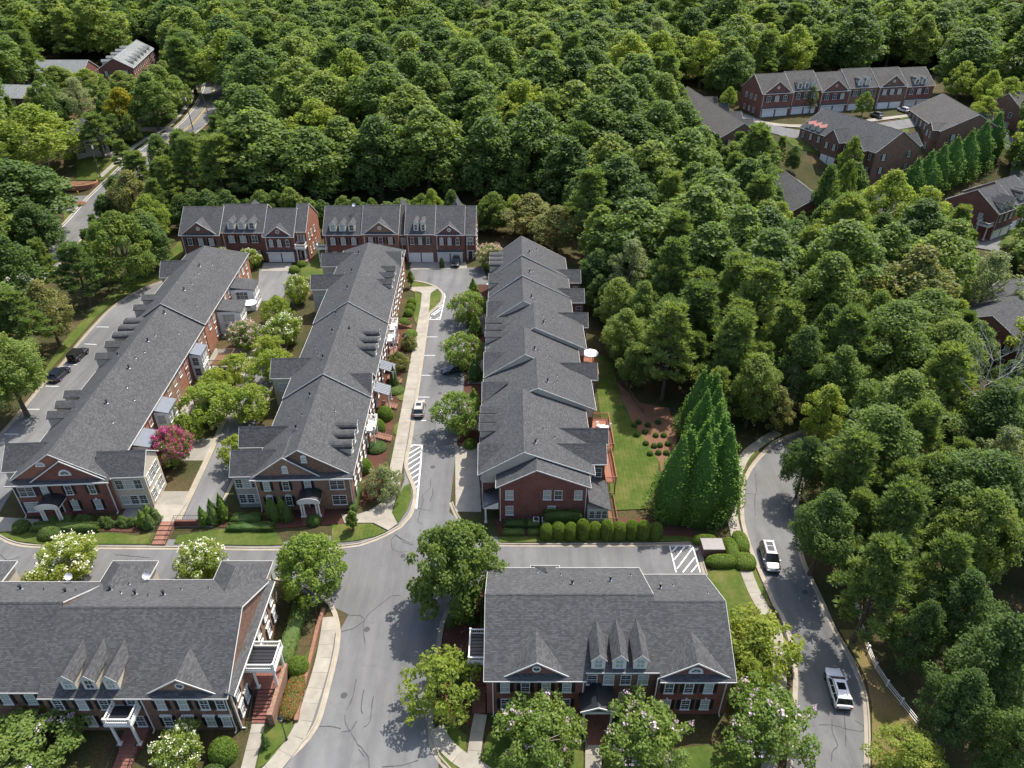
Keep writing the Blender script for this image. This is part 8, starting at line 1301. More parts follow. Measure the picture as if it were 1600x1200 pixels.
plant('lime_small', -7.4, 44.8, 4.5, 7.2, 'yellow-green tree over the kerb left of the lower centre block', 'tree', name='garden_tree')
crape(5, -51.0, 84.4, 3.3, 6.8, 'magenta flowering crape myrtle in the courtyard beside the left row')
plant('open_small', -18.2, 77.6, 3.5, 5.0, 'thin-leaved tree at the corner of the middle row by the hatched bay', 'tree', name='garden_tree')
crape(2, -8.6, 92.6, 4.6, 7.6, 'pinkish crape myrtle across the street from the beige car'); crape(2, -8.9, 112.6, 4.8, 7.0, 'green crape myrtle over the dark parked car'); crape(2, -8.7, 130.2, 4.8, 6.6, 'green crape myrtle beside the court, farthest along the staggered row')
crape(4, -4.8, 156.6, 4.8, 6.0, 'pink flowering crape myrtle at the corner of the rear court')
crape(0, -45.6, 138.6, 3.6, 6.6, 'thin white crape myrtle at the far end of the courtyard'); crape(0, -43.8, 121, 4.6, 6.4, 'white crape myrtle in the middle of the courtyard'); crape(4, -51, 119.6, 4.0, 5.8, 'pinkish crape myrtle beside the white bays of the left row')
for x, y, r, h, lb in ((-48.6, 107, 2.9, 4.8, 'lime green courtyard tree beside the wooden deck'), (-49.3, 95.6, 4.0, 5.6, 'large yellow-green courtyard tree beside the left row'), (-43.0, 95.6, 3.4, 5.4, 'yellow-green courtyard tree over the lane'), (-41.9, 107.7, 3.0, 5.2, 'lime green courtyard tree beside the middle row'), (-41.2, 84.6, 2.2, 4.4, 'small lime green tree beside the corner wing of the middle row'), (-47.6, 130, 2.6, 4.8, 'green courtyard tree near the rear forecourt'), (-50.8, 102.0, 2.4, 4.6, 'green courtyard tree between the two wooden decks'), (-44.8, 114.0, 2.6, 4.6, 'green courtyard tree below the white crape myrtle'), (-51.2, 90.2, 2.0, 4.2, 'small yellow-green tree beside the magenta crape myrtle')):
    plant('lime_small', x, y, r * 1.5, h * 1.25, lb, 'tree', name='garden_tree')
crape(0, -61.6, 157.2, 3.8, 4.8, 'white crape myrtle before the right half of the left rear row'); crape(0, -68.3, 158.4, 3.2, 4.6, 'white crape myrtle before the middle of the left rear row')
plant('olive_bush', -21.0, 112.4, 2.7, 3.4, 'large olive-green bush between the pavement and the middle row', 'shrub', name='garden_bush'); plant('olive_bush', -19.9, 119.6, 2.2, 2.9, 'smaller reddish-olive bush beyond the large olive bush', 'shrub', name='garden_bush')
plant('maple_round', -24.4, 60.4, 4.8, 9.0, 'round bright green street tree at the corner of the lower left block', 'tree', name='street_tree')
plant('maple_big', -6.5, 58.4, 5.9, 12.4, 'large green street tree standing at the crossing', 'tree', name='street_tree')
plant('sapling', -21.5, 70.6, .85, 3.6, 'thin young tree on the corner lawn of the middle row', 'tree', name='sapling'); plant('sapling', -22.6, 146.5, .8, 4.0, 'thin young tree on the island of the rear court', 'tree', name='sapling')
for i, (px_, py_, h) in enumerate([(29.2, 92.0, 13), (29.9, 90.8, 13), (31.0, 91, 13), (30.5, 87.8, 13), (28.4, 86.3, 13), (29.2, 82.6, 13.5), (28.8, 78.6, 14), (26.3, 77.5, 14.2), (27.2, 79.0, 13.6), (23.4, 74.6, 14.8), (22.2, 73.6, 14.6), (26.8, 75.0, 14.6), (25.3, 73.2, 15), (28.6, 74.8, 14.8), (29.6, 79.6, 13)]):
    plant('cypress', px_, py_, 3.9 if py_ < 76 else 3.3, h, 'tall pointed evergreen in the clump beside the lawn', 'evergreen', 'evergreens in the clump beside the lawn')
for x, y, lb in ((-6.6, 108.4, 'pointed evergreen shrub on the drives of the staggered row, near the dark car'), (-7.2, 125.0, 'pointed evergreen shrub between the two farther crape myrtles'), (-8.4, 141.5, 'pointed evergreen shrub at the corner of the rear court'), (-6.4, 98.6, 'pointed evergreen shrub behind the pinkish crape myrtle')):
    plant('arborvitae', x, y, 1.7, 4.8, lb, 'shrub', name='evergreen_shrub')
plant('arborvitae', -20.8, 106.0, 1.0, 4.6, 'dark cone-shaped evergreen beside the steps of the middle row', 'shrub', name='evergreen_shrub', i=1)
for k, (x, y, h) in enumerate(((-42.2, 71.9, 3.4), (-41.4, 73.2, 3.6), (-40.4, 74.0, 3.8), (-40.9, 72.0, 3.3), (-39.6, 72.7, 3.9), (-32.6, 72.6, 3.9), (-31.7, 73.2, 4.0), (-30.9, 72.6, 3.8), (-33.4, 73.4, 3.6))):
    plant('arborvitae', x, y, .95, h, 'upright evergreen left of the steps at the corner of the middle row' if k < 5 else 'upright evergreen left of the black barrel porch of the middle row', 'shrub', 'evergreens at the corner wing' if k < 5 else 'evergreens by the barrel porch', 'evergreen_shrub', k % 2)
for k, (x, y, h) in enumerate(((-50.4, 71.6, 3.0), (-49.3, 71.2, 2.8), (-50.0, 72.6, 3.2), (-49.0, 72.3, 3.0))): plant('arborvitae', x, y, 1.0, h, 'upright evergreen right of the front lawn of the left row', 'shrub', 'evergreens by the left row', 'evergreen_shrub', k % 2)
plant('arborvitae', -24.7, 40.4, .55, 2.6, 'small upright evergreen on the strip lawn beside the street lamp', 'shrub', name='evergreen_shrub')
for k in range(10):
    x = 4.6 + k * 1.62; shrub('tall_shrub', x, 69.45 + .12 * math.sin(k * 2), .86, .95, (2.6 if k > 1 else 2.1) * (1 + .12 * math.sin(k * 2.7)), 'tall clipped rounded shrub in the hedge row before the staggered row', k * 1.3, 'hedge row of clipped shrubs', 'clipped_shrub')
shrub('box_hedge', 6.9, 71.9, 2.6, .7, 2.2, 'dark clipped hedge against the brick end wall', cat='hedge', name='hedge')
for x, y, rx, ry, h, lb in ((.4, 71.4, 1.5, .6, .9, 'low box hedge left of the tall clipped shrubs'), (2.9, 71.4, .9, .6, .9, 'short box hedge next to the tall clipped shrubs'), (.2, 69.9, 1.5, .5, .7, 'low front box hedge near the crossing tree'), (2.9, 69.9, .8, .5, .7, 'short front box hedge near the tall clipped shrubs'), (-36.4, 72.2, 2.0, .8, 1.2, 'dark box hedge below the corner wing windows of the middle row'), (-35.5, 70.9, 3.2, .7, .8, 'low dark hedge along the front lawn of the middle row'), (-60.5, 70.8, 4.5, .7, 1.0, 'dark low hedge along the front lawn of the left row'), (-25.3, 54.0, .9, 4.6, 1.3, 'dark hedge along the right wall of the lower left block'), (-3.2, 53.0, .5, 5.5, 1.2, 'hedge along the left wall of the lower centre block'), (-22.2, 76.5, .55, 2.6, 1.1, 'yellow-green hedge at the right corner of the middle row')):
    shrub('box_hedge', x, y, rx, ry, h, lb, name='hedge', cat='hedge')
shrub('flower_bed', -23.3, 45.6, 1.0, 2.6, .9, 'bed of red-flecked shrubs beside the brick stair of the lower left block', name='flower_bed', cat='flower bed')
for x, y, r, h, kd, lb in ((-23.6, 49.0, 1.2, 1.9, 0, 'clipped round shrub beside the railed portico of the lower left block'), (-28.6, 39.4, 1.35, 2.3, 0, 'large round shrub at the front corner of the lower left block'), (-28.9, 37.2, 1.2, 1.3, 1, 'grey-green low shrub below the large round shrub'), (-21.0, 96.6, 1.3, 2.2, 0, 'bright round shrub beside the third brick steps'), (-21.9, 93.0, 1.4, 2.2, 0, 'bright round shrub above the brick steps nearest the viewer'), (-22.2, 83.2, 1.2, 2.0, 0, 'round shrub near the corner tree of the middle row'), (-21.2, 88.4, 1.6, .9, 1, 'dark flat clipped shrub beside the nearest brick steps'), (-20.2, 124.5, 1.4, 1.1, 0, 'bright low mound shrub beside the farthest brick steps'), (-22.0, 128.8, 1.3, 1.5, 0, 'round shrub between the middle row and the strip lawn'), (-21.6, 133.2, 1.0, 1.4, 0, 'first of the round shrubs in the row beside the strip lawn'), (-21.5, 135.6, 1.0, 1.5, 0, 'second round shrub in the row beside the strip lawn'), (-21.5, 138.2, 1.0, 1.4, 0, 'last round shrub in the row beside the strip lawn'), (-66.6, 70.8, 1.1, 1.4, 1, 'dark round shrub left of the barrel porch of the left row'), (-62.2, 69.8, 1.4, 1.3, 1, 'dark round shrub on the front lawn of the left row'), (-27.2, 72.1, 1.0, 1.2, 1, 'grey-green shrub beside the barrel porch steps of the middle row'), (-6.6, 89.0, 1.0, 1.3, 0, 'round shrub at the foot of the pinkish crape myrtle'), (-51.0, 155, 1.2, 1.4, 0, 'round shrub beside the forecourt of the left rear row'), (-50.0, 158.2, 1.1, 1.3, 0, 'round shrub at the orange brick end wall'), (-20.4, 104.6, 1.5, .7, 1, 'low dark shrub beside the second brick steps'), (-16.6, 157.4, .55, 2.4, 1, 'narrow clipped shrub between the white garage doors')):
    shrub('round_shrub_dark' if kd else 'round_shrub', x, y, r, r * .95, h, lb)
# hedge round the utility cabinet
for x, y, rx, ry, lb in ((27.0, 64.6, 2.0, .95, 'lower rim of the hedge round the grey cabinet'), (28.7, 66.6, .9, 2.0, 'right rim of the hedge round the grey cabinet'), (25.6, 68.3, 1.6, .7, 'upper rim of the hedge round the grey cabinet'), (29.9, 64.6, 1.4, 1.3, 'low clipped shrub right of the hedge round the cabinet'), (30.3, 68.0, 1.0, 1.8, 'dark shrub between the cabinet hedge and the pavement')):
    shrub('tall_shrub', x, y, rx, ry, 1.25, lb, name='hedge', cat='hedge')
r5 = random.Random(5)
for k in range(16): shrub('round_shrub_dark', 19.9 + (k % 4) * 1.25 + (3 - k // 4) * .45 + r5.uniform(-.35, .35), 86.6 + (k // 4) * 2.7 + r5.uniform(-.6, .6), .48, .48, .65, 'small dark shrub planted in the pine straw beside the lawn', group='small shrubs in the pine straw')
for k in range(26):
    x, y = [(-64 + r5.uniform(0, 9), 72.2), (-56 + r5.uniform(0, 4), 71.7), (-6 + r5.uniform(-1.2, 1.6), 47 + r5.uniform(0, 12))][k % 3]
    plant('bush', x, y + r5.uniform(-.3, .3), r5.uniform(.6, 1.0), r5.uniform(.8, 1.4), ('loose green shrub in the front bed of the left row', 'loose green shrub in the front bed of the left row', 'loose shrub in the mulch bed left of the lower centre block')[k % 3], 'shrub', ('front bed shrubs', 'front bed shrubs', 'mulch bed shrubs')[k % 3], 'loose_shrub')
# undergrowth along the wood edge
for k in range(40):
    t = k / 39; x = 19 + 26 * t + r5.uniform(-1, 1); y = 128 - 36 * t + r5.uniform(-1.5, 1.5) if t < .6 else 106 - 14 * (t - .6) + r5.uniform(-2, 2)
    plant('bush', x + 1.5, y + 6, r5.uniform(1.4, 2.4), r5.uniform(1.6, 3.2), 'leafy bush along the edge of the wood beside the lawn', 'shrub', 'bushes along the wood edge', 'woodland_bush')
# bare tree among the green on the right
def dead_tree(x, y, h):
    m_ = MB(); rr = random.Random(9)
    def grow(p, d, L, r, n):
        q = p + d * L; m_.tube(p, q, r, r * .6, 5)
        if n == 0: return
        for _ in range(3 if n > 1 else 2):
            e = (d + Vector((rr.uniform(-.8, .8), rr.uniform(-.8, .8), rr.uniform(-.25, .6)))).normalized(); grow(q, e, L * rr.uniform(.55, .8), r * .55, n - 1)
    grow(Vector((0, 0, 0)), Vector((0, 0, 1)), h * .42, .24, 5)
    o = m_.build('bare_tree', 'bark_dead', None, (x, y, -.05), recalc=False); return tag(o, 'bare grey dead tree among green crowns at the right', 'tree')
dead_tree(69.5, 86.0, 17)

# ---------------------------------------------------------------- vehicles
def car(loc, rz, paint, label, L=4.7, Wd=1.86, H=1.66, hood=1.05, boxy=False, sunroof=False, suv=True, name='parked_car', spare=False):
    """heading +x. body lofted from sections, glass band, roof panel, wheels, lamps"""
    o = empty(name, loc, rz); hw = Wd / 2; bz = .95 if suv else .82
    xs = [-L / 2, -L / 2 + .12, -L / 2 + .5, -.6, .5, L / 2 - hood - .1, L / 2 - .45, L / 2 - .1, L / 2]
    wf = [.86, .95, 1, 1, 1, .99, .93, .84, .74] if not boxy else [.96, .99, 1, 1, 1, .97, .92, .9, .86]
    zt = [bz - .12, bz, bz + .02, bz, bz - .01, bz - .02, bz - .1 if not boxy else bz - .03, bz - .2 if not boxy else bz - .08, bz - .36 if not boxy else bz - .25]
    zb = [.42, .3, .26, .25, .25, .25, .26, .3, .4]
    m_ = MB(); sec = []
    for x, w, t, b in zip(xs, wf, zt, zb):
        y = hw * w; sec.append([(x, -y * .93, b), (x, -y, b + .18), (x, -y, t - .16), (x, -y * .93, t - .03), (x, -y * .7, t), (x, y * .7, t), (x, y * .93, t - .03), (x, y, t - .16), (x, y, b + .18), (x, y * .93, b)])
    for a, b in zip(sec, sec[1:]):
        for k in range(10): m_.face([a[k], a[(k + 1) % 10], b[(k + 1) % 10], b[k]])
    m_.face(sec[0]); m_.face(sec[-1][::-1]); m_.build('body', paint, o, smooth=True)
    x0, x1, x2, x3 = (-L / 2 + .16, -L / 2 + .55, L / 2 - hood - 1.0, L / 2 - hood - .15) if suv else (-L / 2 + .75, -L / 2 + 1.35, L / 2 - hood - 1.15, L / 2 - hood - .1)
    if boxy: x0, x1, x2, x3 = -L / 2 + .1, -L / 2 + .16, L / 2 - hood - .72, L / 2 - hood - .45
    y0, y1 = hw * .93, hw * (.76 if not boxy else .86); z0, z1 = bz - .03, H - .07
    g = MB(); g.hexa([(x0, -y0, z0), (x3, -y0, z0), (x3, y0, z0), (x0, y0, z0)], [(x1, -y1, z1), (x2, -y1, z1), (x2, y1, z1), (x1, y1, z1)]); g.build('windows', 'car_glass', o)
    r = MB(); e = .05
    pr = [(x1 - e, -y1 - .02), (x1 + .25, -y1 - .05), (x2 - .2, -y1 - .05), (x2 + e, -y1 + .02), (x2 + e, y1 - .02), (x2 - .2, y1 + .05), (x1 + .25, y1 + .05), (x1 - e, y1 + .02)]
    r.hexa([(x, y, z1 - .02) for x, y in pr], [(x * .985 + .0, y * .93, H) for x, y in pr]); roof = r.build('roof', paint, o)
    pl = MB()
    for s in (-1, 1):
        for xb, xt in ((x0, x1), (x0 + (x3 - x0) * .34, x1 + (x2 - x1) * .30), (x0 + (x3 - x0) * .64, x1 + (x2 - x1) * .66), (x3, x2)):
            pl.tube((xb, s * (y0 + .01), z0), (xt, s * (y1 + .01), z1), .045, n=4)
    pl.build('pillars', paint, o)
    if sunroof: q = MB(); xm = (x1 + x2) / 2; q.box(xm - .1, xm + .75, -.42, .42, H + .002, H + .012); q.build('sunroof', 'car_glass', roof)
    if sunroof == 2: q = MB(); q.box(x1 + .3, x1 + .95, -.42, .42, H + .002, H + .012); q.build('sunroof', 'car_glass', roof)
    rk = MB()
    for s in (-1, 1): rk.tube((x1 + .15, s * y1 * .93, H + .04), (x2 - .15, s * y1 * .93, H + .04), .025, n=4)
    if suv: rk.build('roof_rail', 'bumper_black', roof)
    wr = .36 if suv else .33
    def wheel_mesh():
        w = MB(lambda a, b, c: (a, c, b)); w.cyl(0, 0, -.11, .11, wr, n=16); return w.mesh('tyre', ['tyre'])
    def rim_mesh():
        w = MB(lambda a, b, c: (a, c, b)); w.cyl(0, 0, -.125, .125, wr * .62, n=10); return w.mesh('rim', ['wheel_rim'])
    for x in (-L / 2 + .85, L / 2 - .9):
        for s in (-1, 1): w = link('wheel', cached(('wh', wr), wheel_mesh), o, (x, s * (hw - .08), wr)); link('rim', cached(('rim', wr), rim_mesh), w)
    for s in (-1, 1):
        q = MB(); q.box(L / 2 - .3, L / 2 - .06, s * hw * .62 - .18, s * hw * .62 + .18, bz - .36, bz - .2); q.build('headlight', 'lamp_clear', o)
        q = MB(); q.box(-L / 2 - .02, -L / 2 + .1, s * hw * .74 - .12, s * hw * .74 + .12, bz - .34, bz - .04); q.build('tail_light', 'lamp_red', o)
        q = MB(); q.box(x3 - .45, x3 - .25, s * (hw + .02) - .1, s * (hw + .02) + .1, bz - .02, bz + .14); q.build('mirror', paint, o)
    q = MB(); q.box(L / 2 - .12, L / 2 + .03, -hw * .7, hw * .7, .34, .5); q.build('front_bumper', 'bumper_black', o)
    q = MB(); q.box(-L / 2 - .05, -L / 2 + .1, -hw * .8, hw * .8, .34, .5); q.build('rear_bumper', 'bumper_black', o)
    q = MB(); q.box(-L / 2 - .035, -L / 2 + .05, -.24, .24, .6, .73); q.build('number_plate', 'plate_white', o)
    if spare:
        w = MB(lambda a, b, c: (c, a, b)); w.cyl(0, .95, -.13, .13, .37, n=16); w.build('spare_wheel', 'tyre', o, (-L / 2 - .12, 0, 0))
    return tag(o, label, 'car')
car((-81.8, 116.2, .02), R(86), 'paint_black', 'black boxy off-road car with a spare wheel, parked beside the alley', 4.4, 1.88, 1.85, 1.25, True, spare=True)
car((-81.8, 109.4, .02), R(88), 'paint_navy', 'dark sport utility car parked in front of the black boxy one', 4.75, 1.9, 1.72)
car((-15.6, 98.6, .02), R(91), 'paint_beige', 'beige-silver sport utility car parked along the street', 4.7, 1.86, 1.7, sunroof=1)
car((-10.6, 111.2, .02), R(200), 'paint_navy', 'dark car half hidden under the crape myrtle', 4.6, 1.82, 1.5, suv=False)
car((-13.4, 159.2, .08), R(268), 'paint_black', 'black car on the drive before the white garage doors', 4.7, 1.9, 1.7)
car((33.3, 65.2, .02), R(-95), 'paint_silver', 'silver sport utility car driving down the curved road', 4.9, 1.95, 1.75, sunroof=2, name='moving_car')
car((35.0, 46.5, .02), R(84), 'paint_white', 'white car with a dark sunroof driving up the curved road', 4.8, 1.88, 1.55, sunroof=1, name='moving_car')
car((133.0, 254.6, 14.02), R(104), 'paint_white', 'white car on a drive of the upper right row', 4.8, 1.88, 1.6)
car((121.0, 248.0, 13.9), R(110), 'paint_silver', 'silver car under the small round tree of the upper right row', 4.8, 1.88, 1.6)
car((150.5, 243.8, 13.6), R(60), 'paint_silver', 'pale car beyond the brown roof, upper right', 4.7, 1.85, 1.6)

# ---------------------------------------------------------------- street furniture, walls, fences
def disc(x, y, r, z, name, mat):
    m_ = MB(); m_.cyl(0, 0, 0, .012, r, n=16); o = m_.build(name, mat, street, (x, y, z)); return o
for x, y in ((-14.2, 66.0), (-17.0, 54.5), (-12.0, 84.0), (-12.6, 104.0), (-18.0, 46.0), (4.0, 63.0), (-33, 64.5), (36.2, 60), (33.6, 52)): disc(x, y, .36, .02, 'manhole_cover', 'tar')
def lamp_post(x, y, label):
    o = empty('street_lamp', (x, y, .1)); m_ = MB(); m_.cyl(0, 0, 0, .5, .13, .09, 8); m_.cyl(0, 0, .5, 3.3, .055, .045, 8); m_.cyl(0, 0, 3.3, 3.4, .12, .12, 8); m_.build('post', 'iron_black', o)
    m_ = MB(); m_.cyl(0, 0, 3.4, 3.85, .13, .2, 6); m_.build('lantern', 'lamp_clear', o); m_ = MB(); m_.cyl(0, 0, 3.85, 4.1, .3, .05, 8); m_.build('cap', 'iron_black', o)
    m_ = MB(); m_.tube((-.4, 0, 3.05), (.4, 0, 3.05), .025, n=5); m_.build('crossbar', 'iron_black', o)
    return tag(o, label, 'street lamp', 'street lamps')
lamp_post(-22.8, 41.0, 'black street lamp on the strip lawn beside the lower left pavement'); lamp_post(-22.9, 55.6, 'black street lamp under the round street tree'); lamp_post(-20.1, 118.0, 'black street lamp beside the pavement of the middle row')
wl_ = MB(); ln = smooth_line([(-22.6, 57.2), (-22.7, 54.4), (-22.55, 49.7), (-22.5, 45.4), (-22.3, 42.9)], .8); ribbon(wl_, ln, -.2, .2, 0, .55); w_ = wl_.build('garden_wall', 'brick_paver'); tag(w_, 'low curved brick wall beside the pavement of the lower left block', 'wall')
def brick_steps():
    o = empty('brick_steps', (-46.9, 71.6, 0)); 
    for i in range(5): m_ = MB(); m_.box(-.9, .9, -.75 * (i + 1), -.75 * i - .004, 0, .75 - i * .13); m_.build('step', 'brick_paver', o)
    m_ = MB(); m_.box(.95, 4.6, -.25, .1, 0, 1.0); m_.build('retaining_wall', 'brick_red', o)
    rail_run(o, [(-.95, 0, .7), (-.95, -3.6, .15)]); rail_run(o, [(.95, 0, .7), (.95, -3.6, .15)]); rail_run(o, [(1.0, -.1, 1.0), (4.5, -.1, 1.0)])
    return tag(o, 'brick steps with black railings from the courtyard lane to the street', 'steps')
brick_steps()
pl_ = MB(); n = 26
for i in range(n):
    a, b = 2 * math.pi * i / n, 2 * math.pi * (i + 1) / n; f = lambda q, r: (r * 5.2 * math.cos(q), r * 3.9 * math.sin(q))
    pl_.prism([f(a, .93), f(b, .93), f(b, 1), f(a, 1)], -.6, .75)
p_ = empty('round_planter', (-126.2, 207.0, hill(0, 207))); pl_.build('planter_wall', 'brick_orange', p_); m_ = MB(); m_.prism([(5.0 * math.cos(2 * math.pi * i / n) * .94, 3.75 * math.sin(2 * math.pi * i / n) * .94) for i in range(n)], -.6, .45); m_.build('planter_soil', 'pine_straw', p_)
tag(p_, 'round brick planter filled with straw beside the entry road, upper left', 'planter')
def rail_fence(pts, label, mat='trim_white', h=1.15, name='rail_fence'):
    o = empty(name, (pts[0][0], pts[0][1], 0)); bx, by = pts[0]
    P = [(x - bx, y - by) for x, y in pts]
    for x, y in P: m_ = MB(); m_.box(x - .055, x + .055, y - .055, y + .055, -.1, h); m_.box(x - .1, x + .1, y - .1, y + .1, h, h + .06); m_.build('fence_post', mat, o)
    for a, b in zip(P, P[1:]):
        for z in (.35, .7, 1.0): m_ = MB(); m_.tube((*a, z), (*b, z), .038, n=4); m_.build('fence_rail', mat, o)
    return tag(o, label, 'fence')
fpts = [(41.6, 58.6), (41.2, 56.2), (40.6, 53.8), (40.3, 51.4), (40.2, 49.2), (40.5, 47.0), (41.1, 44.9), (41.7, 42.6)]
rail_fence(fpts, 'white post and rail fence along the verge of the curved road')
rail_fence([(18.5, 118), (18.9, 114), (19.4, 110), (20.0, 106), (20.8, 102), (21.9, 98.2)], 'brown wooden fence between the lawn and the wood', 'fence_wood', 1.3)
rail_fence([(16.2, 135.5), (18.0, 132.8), (19.6, 130.2)], 'short brown fence behind the far end of the staggered row', 'fence_wood', 1.2)
def deck(x0, x1, y0, y1, z, label, mat='deck_wood', rail=True):
    o = empty('wooden_deck', (x0, y0, 0)); w, d = x1 - x0, y1 - y0; n = max(2, int(d / .3))
    for i in range(n): m_ = MB(); m_.box(0, w, i * d / n, (i + 1) * d / n - .02, z - .06, z); m_.build('deck_board', mat, o)
    for x in (.1, w - .1):
        for y in (.1, d - .1): m_ = MB(); m_.box(x - .08, x + .08, y - .08, y + .08, -.1, z - .062); m_.build('deck_post', mat, o)
    m_ = MB()
    for a, b in (((0, 0), (w, 0)), ((w, 0), (w, d)), ((w, d), (0, d))):
        k = max(1, int(math.dist(a, b) / .16)); m_.tube((*a, z + 1.0), (*b, z + 1.0), .07, n=4); m_.tube((*a, z + .12), (*b, z + .12), .04, n=4)
        for i in range(k + 1): q = tuple(a[t] + (b[t] - a[t]) * i / k for t in (0, 1)); m_.tube((*q, z), (*q, z + 1.0), .025, n=4)
    m_.build('deck_railing', mat, o); return tag(o, label, 'deck')
deck(12.4, 15.3, 84.9, 92.8, 2.7, 'red-brown wooden deck with white table behind the staggered row'); deck(13.4, 14.8, 77.6, 84.6, 2.5, 'narrow red-brown deck along the right side of the staggered row')
deck(12.2, 15.0, 104.6, 112.4, 2.6, 'red-brown deck under the white umbrella'); deck(13.3, 14.3, 71.4, 76.5, .5, 'low deck beside the lean-to garden room', 'fence_wood')
deck(-53.6, -50.2, 99.2, 103.2, 2.3, 'brown wooden deck with high rails beside the left row', 'fence_wood'); deck(-54.2, -51.0, 109.6, 113.8, 2.3, 'second brown deck farther along the left row', 'fence_wood'); deck(-55.2, -51.8, 80.4, 83.8, 2.2, 'brown wooden deck behind the corner wing of the left row', 'fence_wood')
def umbrella(x, y, z, label, r=1.45):
    o = empty('garden_umbrella', (x, y, z)); m_ = MB(); m_.cyl(0, 0, 0, 2.3, .03, n=6); m_.build('pole', 'iron_black', o); m_ = MB(); n = 8
    for i in range(n):
        a, b = 2 * math.pi * i / n, 2 * math.pi * (i + 1) / n; m_.face([(r * math.cos(a), r * math.sin(a), 1.95), (r * math.cos(b), r * math.sin(b), 1.95), (0, 0, 2.45)]); m_.face([(r * math.cos(a), r * math.sin(a), 1.93), (r * math.cos(b), r * math.sin(b), 1.93), (0, 0, 2.41)])
    m_.build('canopy', 'umbrella_cloth', o, recalc=False); return tag(o, label, 'umbrella')
umbrella(14.0, 110.0, 2.7, 'white octagonal garden umbrella on the deck of the staggered row'); umbrella(-53.4, 131.2, 2.0, 'white umbrella between the two white bays of the left row'); umbrella(-52.4, 121.6, 2.0, 'white umbrella before the nearer white bay of the left row')
def table(x, y, z, label):
    o = empty('garden_table', (x, y, z)); m_ = MB(); m_.cyl(0, 0, .68, .73, .6, n=14); m_.build('table_top', 'plaster_white', o); m_ = MB(); m_.cyl(0, 0, 0, .68, .05, n=6); m_.cyl(0, 0, 0, .04, .3, n=8); m_.build('table_leg', 'plaster_white', o); tag(o, label, 'table')
    for k, a in enumerate((.5, 2.3, 4.2)):
        c = empty('garden_chair', (x + math.cos(a) * 1.0, y + math.sin(a) * 1.0, z), a + math.pi / 2); m_ = MB(); m_.box(-.28, .28, -.28, .28, .4, .48); m_.build('seat', 'umbrella_cloth', c); m_ = MB(); m_.box(-.28, .28, -.34, -.26, .5, 1.0); m_.build('backrest', 'umbrella_cloth', c)
        for sx in (-1, 1):
            for sy in (-1, 1): m_ = MB(); m_.cyl(sx * .24, sy * .24, 0, .4, .025, n=5); m_.build('leg', 'iron_black', c)
        tag(c, 'cream garden chair round the white table on the red-brown deck', 'chair', 'chairs on the deck')
table(14.2, 89.6, 2.7, 'round white table on the red-brown deck')
def cabinet():
    o = empty('utility_cabinet', (26.1, 66.6, .1)); m_ = MB(); m_.box(-1.3, 1.3, -.9, .9, 0, 1.35); m_.build('housing', 'brick_brown', o); m_ = MB(); m_.box(-1.4, 1.4, -1.0, 1.0, 1.352, 1.5); m_.build('lid', 'cabinet_grey', o)
    return tag(o, 'grey-topped brick cabinet inside the clipped hedge', 'cabinet')
cabinet()
def cooler(x, y, label):
    o = empty('air_conditioner', (x, y, .1)); m_ = MB(); m_.box(-.42, .42, -.42, .42, 0, .8); m_.build('casing', 'dish_grey', o); m_ = MB(); m_.cyl(0, 0, .802, .84, .33, n=12); m_.build('fan_grille', 'iron_black', o); return tag(o, label, 'air conditioner')
cooler(3.3, 71.9, 'grey air conditioner against the brick end wall, the left one'); cooler(4.5, 71.9, 'grey air conditioner against the brick end wall next to the dark hedge')
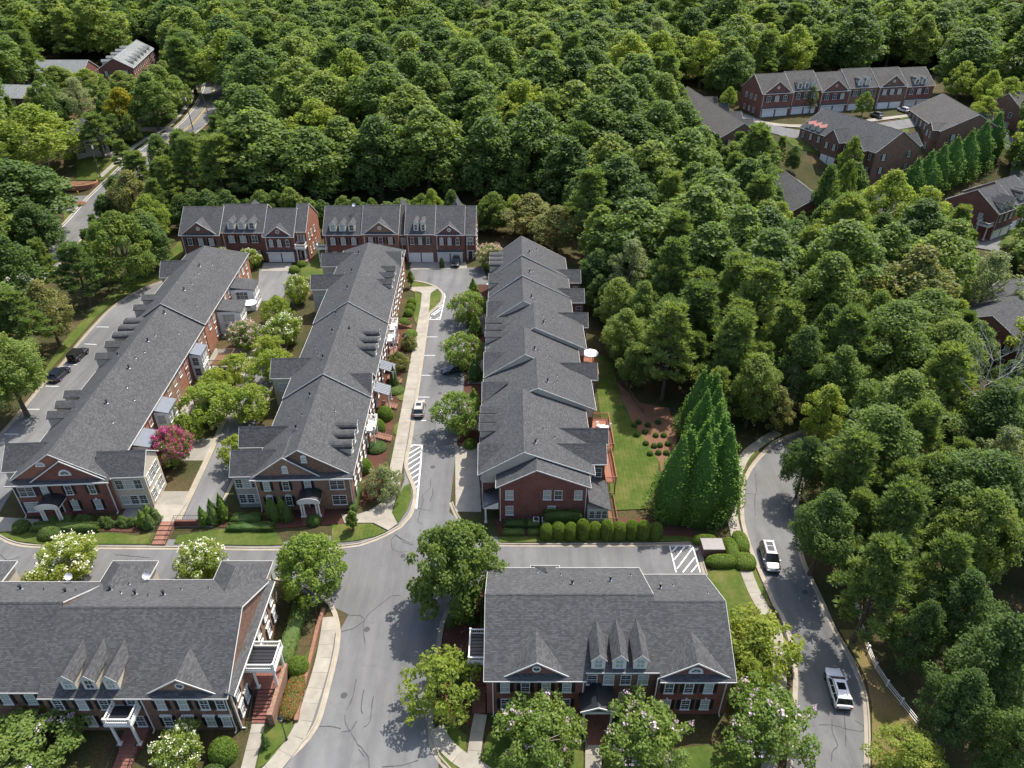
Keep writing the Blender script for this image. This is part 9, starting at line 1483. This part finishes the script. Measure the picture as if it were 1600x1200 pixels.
def power_pole(x, y, h, label, lean=0):
    z = hill(x, y); o = empty('power_pole', (x, y, z)); m_ = MB(); m_.tube((0, 0, -.3), (lean, 0, h), .17, .11, 8); m_.build('pole', 'pole_wood', o)
    for zz in (h - .5, h - 1.5): m_ = MB(); m_.box(-1.2 + lean, 1.2 + lean, -.06, .06, zz, zz + .12); m_.build('crossarm', 'pole_wood', o)
    m_ = MB(); m_.cyl(lean + .35, 0, h - 2.6, h - 1.8, .22, n=10); m_.build('transformer', 'dish_grey', o)
    tag(o, label, 'power pole', 'power poles'); return (x + lean, y, z + h - .4)
tops = [power_pole(-121.5, 210.5, 11, 'wooden power pole above the round brick planter'), power_pole(-102.6, 238, 11.5, 'wooden power pole beside the upper left road, the left one', -.6), power_pole(-98.0, 242, 12, 'wooden power pole leaning over the upper left road', -1.2), power_pole(-117, 250, 10, 'wooden power pole before the dark trees, upper left')]
far_end = (-110, 330, 26)
def wire(a, b, sag, label):
    m_ = MB(); prev = None
    for i in range(17):
        t = i / 16; q = tuple(a[k] + (b[k] - a[k]) * t for k in (0, 1)) + (a[2] + (b[2] - a[2]) * t - sag * 4 * t * (1 - t),)
        if prev: m_.tube(prev, q, .035, n=4)
        prev = q
    o = m_.build('power_line', 'wire_black'); tag(o, label, 'power line', 'power lines')
for k, dz in enumerate((0, -.5, -1.0)):
    wire((tops[0][0], tops[0][1], tops[0][2] + dz), (tops[1][0], tops[1][1], tops[1][2] + dz), 1.0, 'power line between the planter pole and the left road pole')
    wire((tops[0][0] - .8, tops[0][1], tops[0][2] + dz), (-150, 110, 17 - k * 1.2), 2.0, 'power line crossing the left edge above the road')
wire(tops[1], tops[2], .3, 'short power line between the two poles at the upper left road'); wire(tops[3], tops[2], .8, 'power line from the pole before the dark trees to the leaning pole'); wire(tops[2], far_end, 2.0, 'power line running away along the upper left road')
def hydrant():
    o = empty('fire_hydrant', (-124.6, 202.2, hill(0, 202.2))); m_ = MB(); m_.cyl(0, 0, 0, .7, .16, .14, 10); m_.cyl(0, 0, .7, .9, .16, .05, 10); m_.build('barrel', 'hydrant_yellow', o); m_ = MB(); m_.tube((-.25, 0, .5), (.25, 0, .5), .08, n=8); m_.build('outlet', 'hydrant_yellow', o); return tag(o, 'yellow fire hydrant before the round brick planter', 'hydrant')
hydrant()
